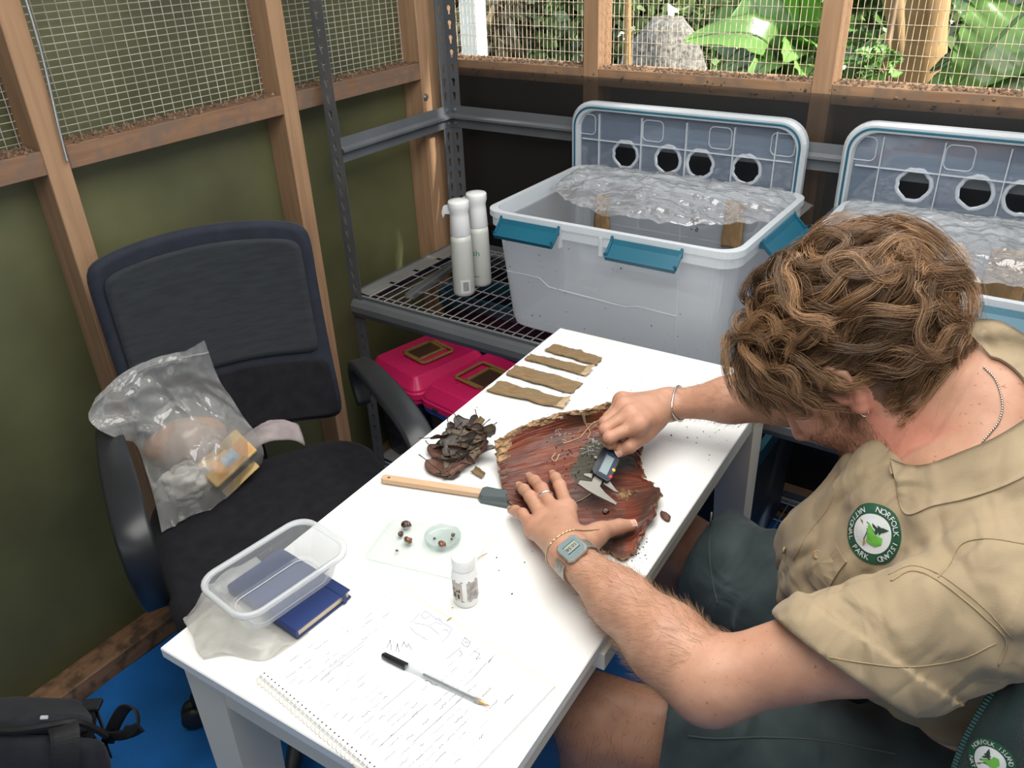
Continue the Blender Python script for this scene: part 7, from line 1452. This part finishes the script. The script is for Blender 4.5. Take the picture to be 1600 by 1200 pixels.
for k in range(5):
    a = k * 1.2566 + .7; dv = V3(math.cos(a), math.sin(a), 0)
    mk('base_arm', *tube([sc_ + UP * .10, sc_ + dv * .15 + UP * .09, sc_ + dv * .26 + UP * .068], [.026, .022, .016], 8), MAT['black_plastic'], wc_, smooth=True)
    mk('caster', *xf(xf(lathe([(.008, -.02), (.026, -.02), (.028, -.006), (.012, -.004), (.012, .004), (.028, .006), (.026, .02), (.008, .02)], 14), rot=rz(a) @ rx(math.pi / 2)), sc_ + dv * .265 + UP * .03), MAT['black_plastic'], wc_, smooth=True)
MAT['jacket'] = mat('dark_green_fleece', (.006, .024, .022), .9, var=.15, scale=30, bump=.4, bscale=600, sheen=.2); MAT['zipper'] = mat('green_zip', (.02, .085, .075), .5, .2, var=.1)
JC = [[(0.0256,0.7327,0.8493), (0.0374,0.7381,0.8551), (0.0579,0.7543,0.8575), (0.0916,0.7858,0.8480)],
      [(0.0191,0.6980,0.8468), (0.0357,0.6909,0.8601), (0.0603,0.7099,0.8521), (0.1034,0.7538,0.8307)],
      [(0.0118,0.6778,0.8253), (0.0348,0.6637,0.8422), (0.0650,0.6845,0.8313), (0.1164,0.7316,0.8060)],
      [(0.0070,0.6632,0.7992), (0.0339,0.6523,0.8167), (0.0677,0.6678,0.8047), (0.1294,0.7158,0.7702)],
      [(0.0053,0.6525,0.7654), (0.0333,0.6391,0.7783), (0.0708,0.6553,0.7633), (0.1437,0.7044,0.7191)],
      [(0.0073,0.6414,0.7071), (0.0432,0.6394,0.7082), (0.0856,0.6566,0.6896), (0.1616,0.6996,0.6537)]]
J = patch(JC, 9); q_ = J.reshape(-1, 3); J = (q_ + (.006 * fbm(q_ * np.array([10, 10, 22]), 55, 3))[:, None] * V3(.1, -.6, .6)).reshape(J.shape); V, F, uv, n0 = slab(J, .012)
jk = mk('jacket', V, F, MAT['jacket'], smooth=True); setp(jk, 'dark green zip jacket with an embroidered emblem hung over the black chair', 'jacket'); bvh_j = BVHTree.FromPolygons([tuple(v) for v in V], F)
ze = J[:, 0]; mk('zip_tape', *tube(ze, .003, 6), MAT['jacket'], jk)
s_ = np.concatenate([[0], np.cumsum(np.linalg.norm(np.diff(ze, axis=0), axis=1))]); m_ = int(s_[-1] / .0036); zp = np.stack([np.interp(np.linspace(0, s_[-1], m_), s_, ze[:, c]) for c in range(3)], 1); tz = ze[-1] - ze[0]; tz /= np.linalg.norm(tz); nz = cam_p - ze.mean(0)
mk('zip_teeth', *join(*[xf(box(-.0011, .0011, -.0024, .0024, .001, .0034), p, frame(tz, nz)) for p in zp]), MAT['zipper'], jk)
badge((0.0498,0.8183,0.6139), np.array((0.0866,0.8387,0.6056)) - np.array((0.0498,0.8183,0.6139)), .021, bvh_j, jk)

# ---------------------------------------------------------------- the garden beyond the mesh
MAT['ground'] = mat('leaf_litter', (.085, .062, .035), .95, var=.4, scale=14, bump=.8, bscale=30)
gx, gy = np.meshgrid(np.linspace(-9, 5, 60), np.linspace(2.12, 12, 50), indexing='ij'); gz = -.06 + .05 * fbm(np.c_[gx.ravel() * .8, gy.ravel() * .8, 0 * gx.ravel()], 3, 3)
setp(mk('ground', np.c_[gx.ravel(), gy.ravel(), gz], gridF(60, 50), MAT['ground'], smooth=True), kind='structure')
def leaf_mat(name, c1, c2, c3, tr=.45, scale=2.5):
    """leaf: gloss over diffuse and translucent, greens varied from place to place"""
    m, t, out = nodes(name); L = t.links.new; tc = N(t, 'ShaderNodeTexCoord'); n = N(t, 'ShaderNodeTexNoise', Scale=scale, Detail=3.0); L(tc.outputs['Object'], n.inputs['Vector']); c = ramp(t, n.outputs[0], [(.30, c1), (.5, c2), (.72, c3)])
    d = N(t, 'ShaderNodeBsdfDiffuse'); tl = N(t, 'ShaderNodeBsdfTranslucent'); L(c, d.inputs[0]); L(c, tl.inputs[0]); mx = N(t, 'ShaderNodeMixShader'); mx.inputs[0].default_value = tr; L(d.outputs[0], mx.inputs[1]); L(tl.outputs[0], mx.inputs[2])
    g = N(t, 'ShaderNodeBsdfGlossy', Roughness=.35); m2 = N(t, 'ShaderNodeMixShader'); m2.inputs[0].default_value = .07; L(mx.outputs[0], m2.inputs[1]); L(g.outputs[0], m2.inputs[2]); L(m2.outputs[0], out.inputs[0]); return m
MAT['leaf_dark'] = leaf_mat('dark_bush_leaf', (.065, .10, .04), (.15, .22, .08), (.30, .38, .15), .45, 5); MAT['leaf_mid'] = leaf_mat('mid_bush_leaf', (.06, .13, .035), (.14, .27, .07), (.26, .42, .13), .4, 5)
MAT['leaf_big'] = leaf_mat('broad_leaf', (.12, .28, .05), (.22, .44, .09), (.32, .55, .14), .5, 3); MAT['leaf_brown'] = leaf_mat('dry_frond', (.17, .125, .08), (.32, .26, .16), (.28, .33, .15), .45, 6)
MAT['trunk'] = mat('tan_trunk', (.36, .22, .085), .8, var=.2, scale=9, bump=.4, bscale=40, stretch=(1, 1, .3)); MAT['grey_bark'] = mat('grey_speckled_bark', (.20, .19, .17), .9, var=.35, scale=55, bump=.9, bscale=60); MAT['white_paint'] = mat('weathered_white_paint', (.66, .68, .62), .7, var=.06, scale=12); MAT['twig'] = mat('pale_twig', (.30, .20, .11), .8, var=.2)
def foliage(c, rad, n, size, m, seed, parent=None, droop=.3, long=1.6):
    """a mass of small leaves filling a rounded volume"""
    g = np.random.default_rng(seed); D_ = g.normal(size=(n, 3)); D_ /= np.linalg.norm(D_, axis=1)[:, None]; r = g.uniform(.35, 1, n) ** .5; P = np.array(c) + D_ * r[:, None] * np.array(rad) * (1 + .25 * vnoise(D_ * 3, seed))[:, None]
    a = g.normal(size=(n, 3)) + V3(0, 0, -droop); a /= np.linalg.norm(a, axis=1)[:, None]; b = np.cross(a, g.normal(size=(n, 3))); b /= np.linalg.norm(b, axis=1)[:, None]; s = size * g.uniform(.5, 1.4, n)[:, None]; nn = np.cross(a, b) * s * .15
    V = np.stack([P - a * s * long / 2, P + b * s * .5 + nn, P + a * s * long / 2, P - b * s * .5 + nn], 1).reshape(-1, 3); V[:, 2] = np.maximum(V[:, 2], -.04); F = np.arange(4 * n).reshape(-1, 4); o = mk('foliage', V, F, MAT[m], parent); o['kind'] = 'stuff'; return o
def bush(x, y, h, w, n, size, m, seed, label, long=1.6):
    t = empty('bush', (x, y, -.05), label, 'bush', 'bushes beyond the mesh'); foliage((x, y, h * .52), (w, w * .8, h * .52), n, size, m, seed, t, long=long)
    for k in range(5): g = np.random.default_rng(seed * 9 + k); e = V3(x + g.uniform(-.6, .6) * w, y + g.uniform(-.4, .4) * w, h * g.uniform(.6, .95)); mk('branch', *tube(catmull([(x + g.uniform(-.05, .05), y, -.06), (x + (e[0] - x) * .3, y, h * .35), tuple(e)], 5), [.020] * 4 + [.014] * 4 + [.007] * 3, 6), MAT['twig'], t, smooth=True)
    return t
bush(-3.0, 4.3, 1.75, 1.0, 9000, .052, 'leaf_brown', 1, 'brownish fine leaved bush behind the left mesh opening, beside the white post', 3.2)
bush(-2.05, 4.0, 1.55, .70, 7500, .045, 'leaf_dark', 2, 'dark green bush behind the left mesh opening, next to the timber stud')
bush(-4.6, 6.3, 2.4, 1.6, 4600, .085, 'leaf_dark', 3, 'tall dark bush far beyond the left mesh opening'); bush(-2.6, 6.8, 2.5, 1.6, 4600, .085, 'leaf_dark', 4, 'tall dark bush far beyond the middle mesh opening')
bush(-.8, 6.6, 2.4, 1.5, 4600, .085, 'leaf_mid', 5, 'tall mid green bush far beyond the stud between the openings'); bush(.9, 6.2, 2.4, 1.5, 4200, .085, 'leaf_dark', 6, 'tall dark bush far beyond the right mesh opening')
bush(-1.55, 4.6, 1.15, .65, 2600, .050, 'leaf_mid', 7, 'low mid green bush behind the grey boulder'); bush(-.35, 4.5, 1.35, .75, 2600, .060, 'leaf_dark', 8, 'dark green bush behind the tan trunks')
bush(-1.15, 3.25, .98, .42, 1500, .045, 'leaf_mid', 9, 'low bright bush under the broad strap leaves')
# white post close outside
wp_ = mk('white_post', *box(*(lambda p: (p[0], p[0] + .075, 2.40, 2.46, -.10, 2.4))((-1.9243,2.4300,1.2082)), .004), MAT['white_paint']); setp(wp_, 'weathered white post just outside the mesh beside the corner', 'post')
# grey boulder
bo = np.array((-1.6627,3.5000,0.9498)); setp(mk('boulder', *blob(bo + V3(0, 0, -.30), (.23, .22, .50), None, .08, 2.0, 4, 30, 40), MAT['grey_bark'], smooth=True), 'rounded grey speckled boulder behind the middle mesh opening', 'boulder')
st_ = mk('stake', *tube([(-1.5784,3.0000,0.9731), (-1.5934,3.0000,1.3721)], .014, 8), MAT['trunk']); setp(st_, 'thin yellowish garden stake behind the mesh, right of the timber stud', 'stake')
# broad strap leaves
def big_leaf(parent, base, tip, w, sag, roll, m, seed, heart=False):
    base, tip = np.array(base, float), np.array(tip, float); ax = tip - base; L_ = np.linalg.norm(ax); ax /= L_; sd = np.cross(ax, UP); sd /= np.linalg.norm(sd); nn = np.cross(sd, ax); sd, nn = sd * math.cos(roll) + nn * math.sin(roll), nn * math.cos(roll) - sd * math.sin(roll)
    U, T = np.meshgrid(np.linspace(0, 1, 18), np.linspace(-1, 1, 9), indexing='ij'); prof = (np.sin(np.pi * np.clip(U, .0, 1) ** .62) ** .75 if heart else np.sin(np.pi * np.clip(U * .97 + .02, 0, 1)) ** .7); wid = w / 2 * prof * (1 + .05 * vnoise(np.c_[U.ravel() * 8, np.sign(T.ravel()), 0 * U.ravel()], seed).reshape(U.shape)) + .002
    P = base + ax * (U * L_)[..., None] + sd * (wid * T)[..., None] + nn * (sag * np.sin(np.pi * U) + .22 * wid * np.abs(T) + .006 * np.sin(U * 34) * np.abs(T))[..., None] - UP * (sag * 1.2 * U ** 2)[..., None]
    V, F, uv, n0 = slab(P, .0012); lf = mk('leaf', V, F, MAT[m], parent, smooth=True); mk('midrib', *tube(P[:, 4] + nn * .001, np.linspace(.006, .0015, 18), 5), MAT['leaf_mid'], lf); return lf
pl = empty('broad_leaf_plant', (-0.9635,3.0000,0.9461), 'plant with long bright green strap leaves behind the middle mesh opening', 'plant'); b_ = (-0.9784,3.0000,1.0095)
for tip, w, sg, rl, m in (((-1.2472,2.7500,1.2676), .15, .10, .9, 'leaf_big'), ((-1.1357,3.0500,1.3469), .20, .06, 1.2, 'leaf_big'), ((-0.9500,2.9500,1.3709), .19, .06, .7, 'leaf_big'), ((-0.7546,2.9000,1.2293), .11, .07, .5, 'leaf_big'), ((-1.1528,2.8000,1.1277), .12, .08, .6, 'leaf_mid'), ((-0.7548,2.7500,1.1816), .10, .06, .3, 'leaf_big'), ((-0.9982,2.7000,1.1029), .10, .05, .4, 'leaf_big'), ((-0.8265,2.7000,1.1117), .09, .04, .5, 'leaf_big'), ((-1.3633,3.3000,1.2665), .16, .08, 1.2, 'leaf_mid'), ((-0.8904,2.7200,1.1710), .10, .06, .5, 'leaf_big')): big_leaf(pl, b_, tip, w, sg, rl, m, int(w * 1000))
mk('stem', *tube([(-0.9635,3.0000,0.9461), (-0.9790,3.0000,1.0137)], .03, 8), MAT['leaf_mid'], pl, smooth=True)
# small leaved sapling with sun on it
sa = empty('sapling', (-0.5409,2.5500,1.0626), 'small sapling with sunlit pointed leaves just outside the right mesh opening', 'sapling'); c0 = np.array((-0.5491,2.5500,1.1081))
for k, tp in enumerate(((-0.6336,2.5000,1.1874), (-0.6018,2.4500,1.1628), (-0.5939,2.5500,1.1992), (-0.6368,2.6000,1.2200), (-0.5419,2.5000,1.1944), (-0.5046,2.5000,1.1672), (-0.5864,2.4500,1.1211), (-0.5287,2.4000,1.1210), (-0.5095,2.4200,1.1399), (-0.5611,2.4000,1.1590), (-0.6392,2.6000,1.1091), (-0.6884,2.6000,1.1930), (-0.6856,2.5500,1.1483))):
    tp = np.array(tp); bs = c0 + (tp - c0) * .45; big_leaf(sa, bs, tp, .040, .012, .6 * (-1) ** k, 'leaf_big', k)
    mk('twig', *tube([c0, bs], .0025, 5), MAT['twig'], sa)
mk('stem', *tube([(-0.5409,2.5500,1.0626), (-0.5653,2.5700,1.2012), (-0.5691,2.6000,1.2947), (-0.5771,2.6200,1.4023)], .008, 6), MAT['twig'], sa, smooth=True)
# two tan trunks
for P_, r_, lab in (([(-0.6442,3.3000,0.9728), (-0.6782,3.3000,1.1097), (-0.7175,3.3000,1.2317), (-0.7827,3.3000,1.4085)], .034, 'slim tan tree trunk behind the sapling, left of the thick one'), ([(-0.5317,3.0000,1.0405), (-0.5384,3.0000,1.1320), (-0.5564,3.0000,1.2602), (-0.5770,3.0000,1.4173)], .064, 'thick tan tree trunk with a sunlit side behind the right mesh opening')):
    pp = catmull([np.array(P_[0]) * 2.6 - np.array(P_[1]) * 1.6] + P_, 8); rr = r_ * (1 + .05 * vnoise(np.c_[np.arange(len(pp)) * .35, np.zeros(len(pp)), np.zeros(len(pp))], 3)); setp(mk('tree_trunk', *tube(pp, rr, 20), MAT['trunk'], smooth=True), lab, 'tree trunk')
setp(mk('thin_stem', *tube([(-0.3834,2.9000,1.0426), (-0.4036,2.9000,1.1678), (-0.4126,2.9000,1.2711), (-0.4249,2.9000,1.3867)], .008, 6), MAT['twig'], smooth=True), 'thin pale stem between the thick trunk and the heart shaped leaves', 'stem')
hp_ = empty('heart_leaf_plant', (-0.2650,2.7500,0.9692), 'plant with very large heart shaped green leaves at the right mesh opening', 'plant'); b_ = (-0.2174,2.8000,1.0171)
for base, tip, w, m in (((-0.2650,2.7000,1.2599), (-0.3863,2.6200,1.0904), .22, 'leaf_big'), ((-0.2019,2.7500,1.2251), (-0.3225,2.6500,1.0696), .24, 'leaf_big'), ((-0.2016,2.8500,1.3102), (-0.3714,2.8000,1.2312), .24, 'leaf_mid'), ((-0.3222,2.8000,1.1911), (-0.4719,2.7500,1.1140), .05, 'leaf_mid'), ((-0.3664,2.9000,1.2210), (-0.4772,2.9000,1.3041), .10, 'leaf_mid'), ((-0.3861,2.7000,1.1053), (-0.4626,2.6000,1.0819), .06, 'leaf_big'), ((-0.1202,2.7000,1.2023), (-0.1811,2.6200,1.0681), .2, 'leaf_big')):
    big_leaf(hp_, base, tip, w, .02, 1.1, m, int(w * 999), True); mk('stalk', *tube(catmull([b_, (np.array(b_) + np.array(base)) / 2 + V3(0, .03, .03), base], 5), .007, 6), MAT['leaf_mid'], hp_, smooth=True)
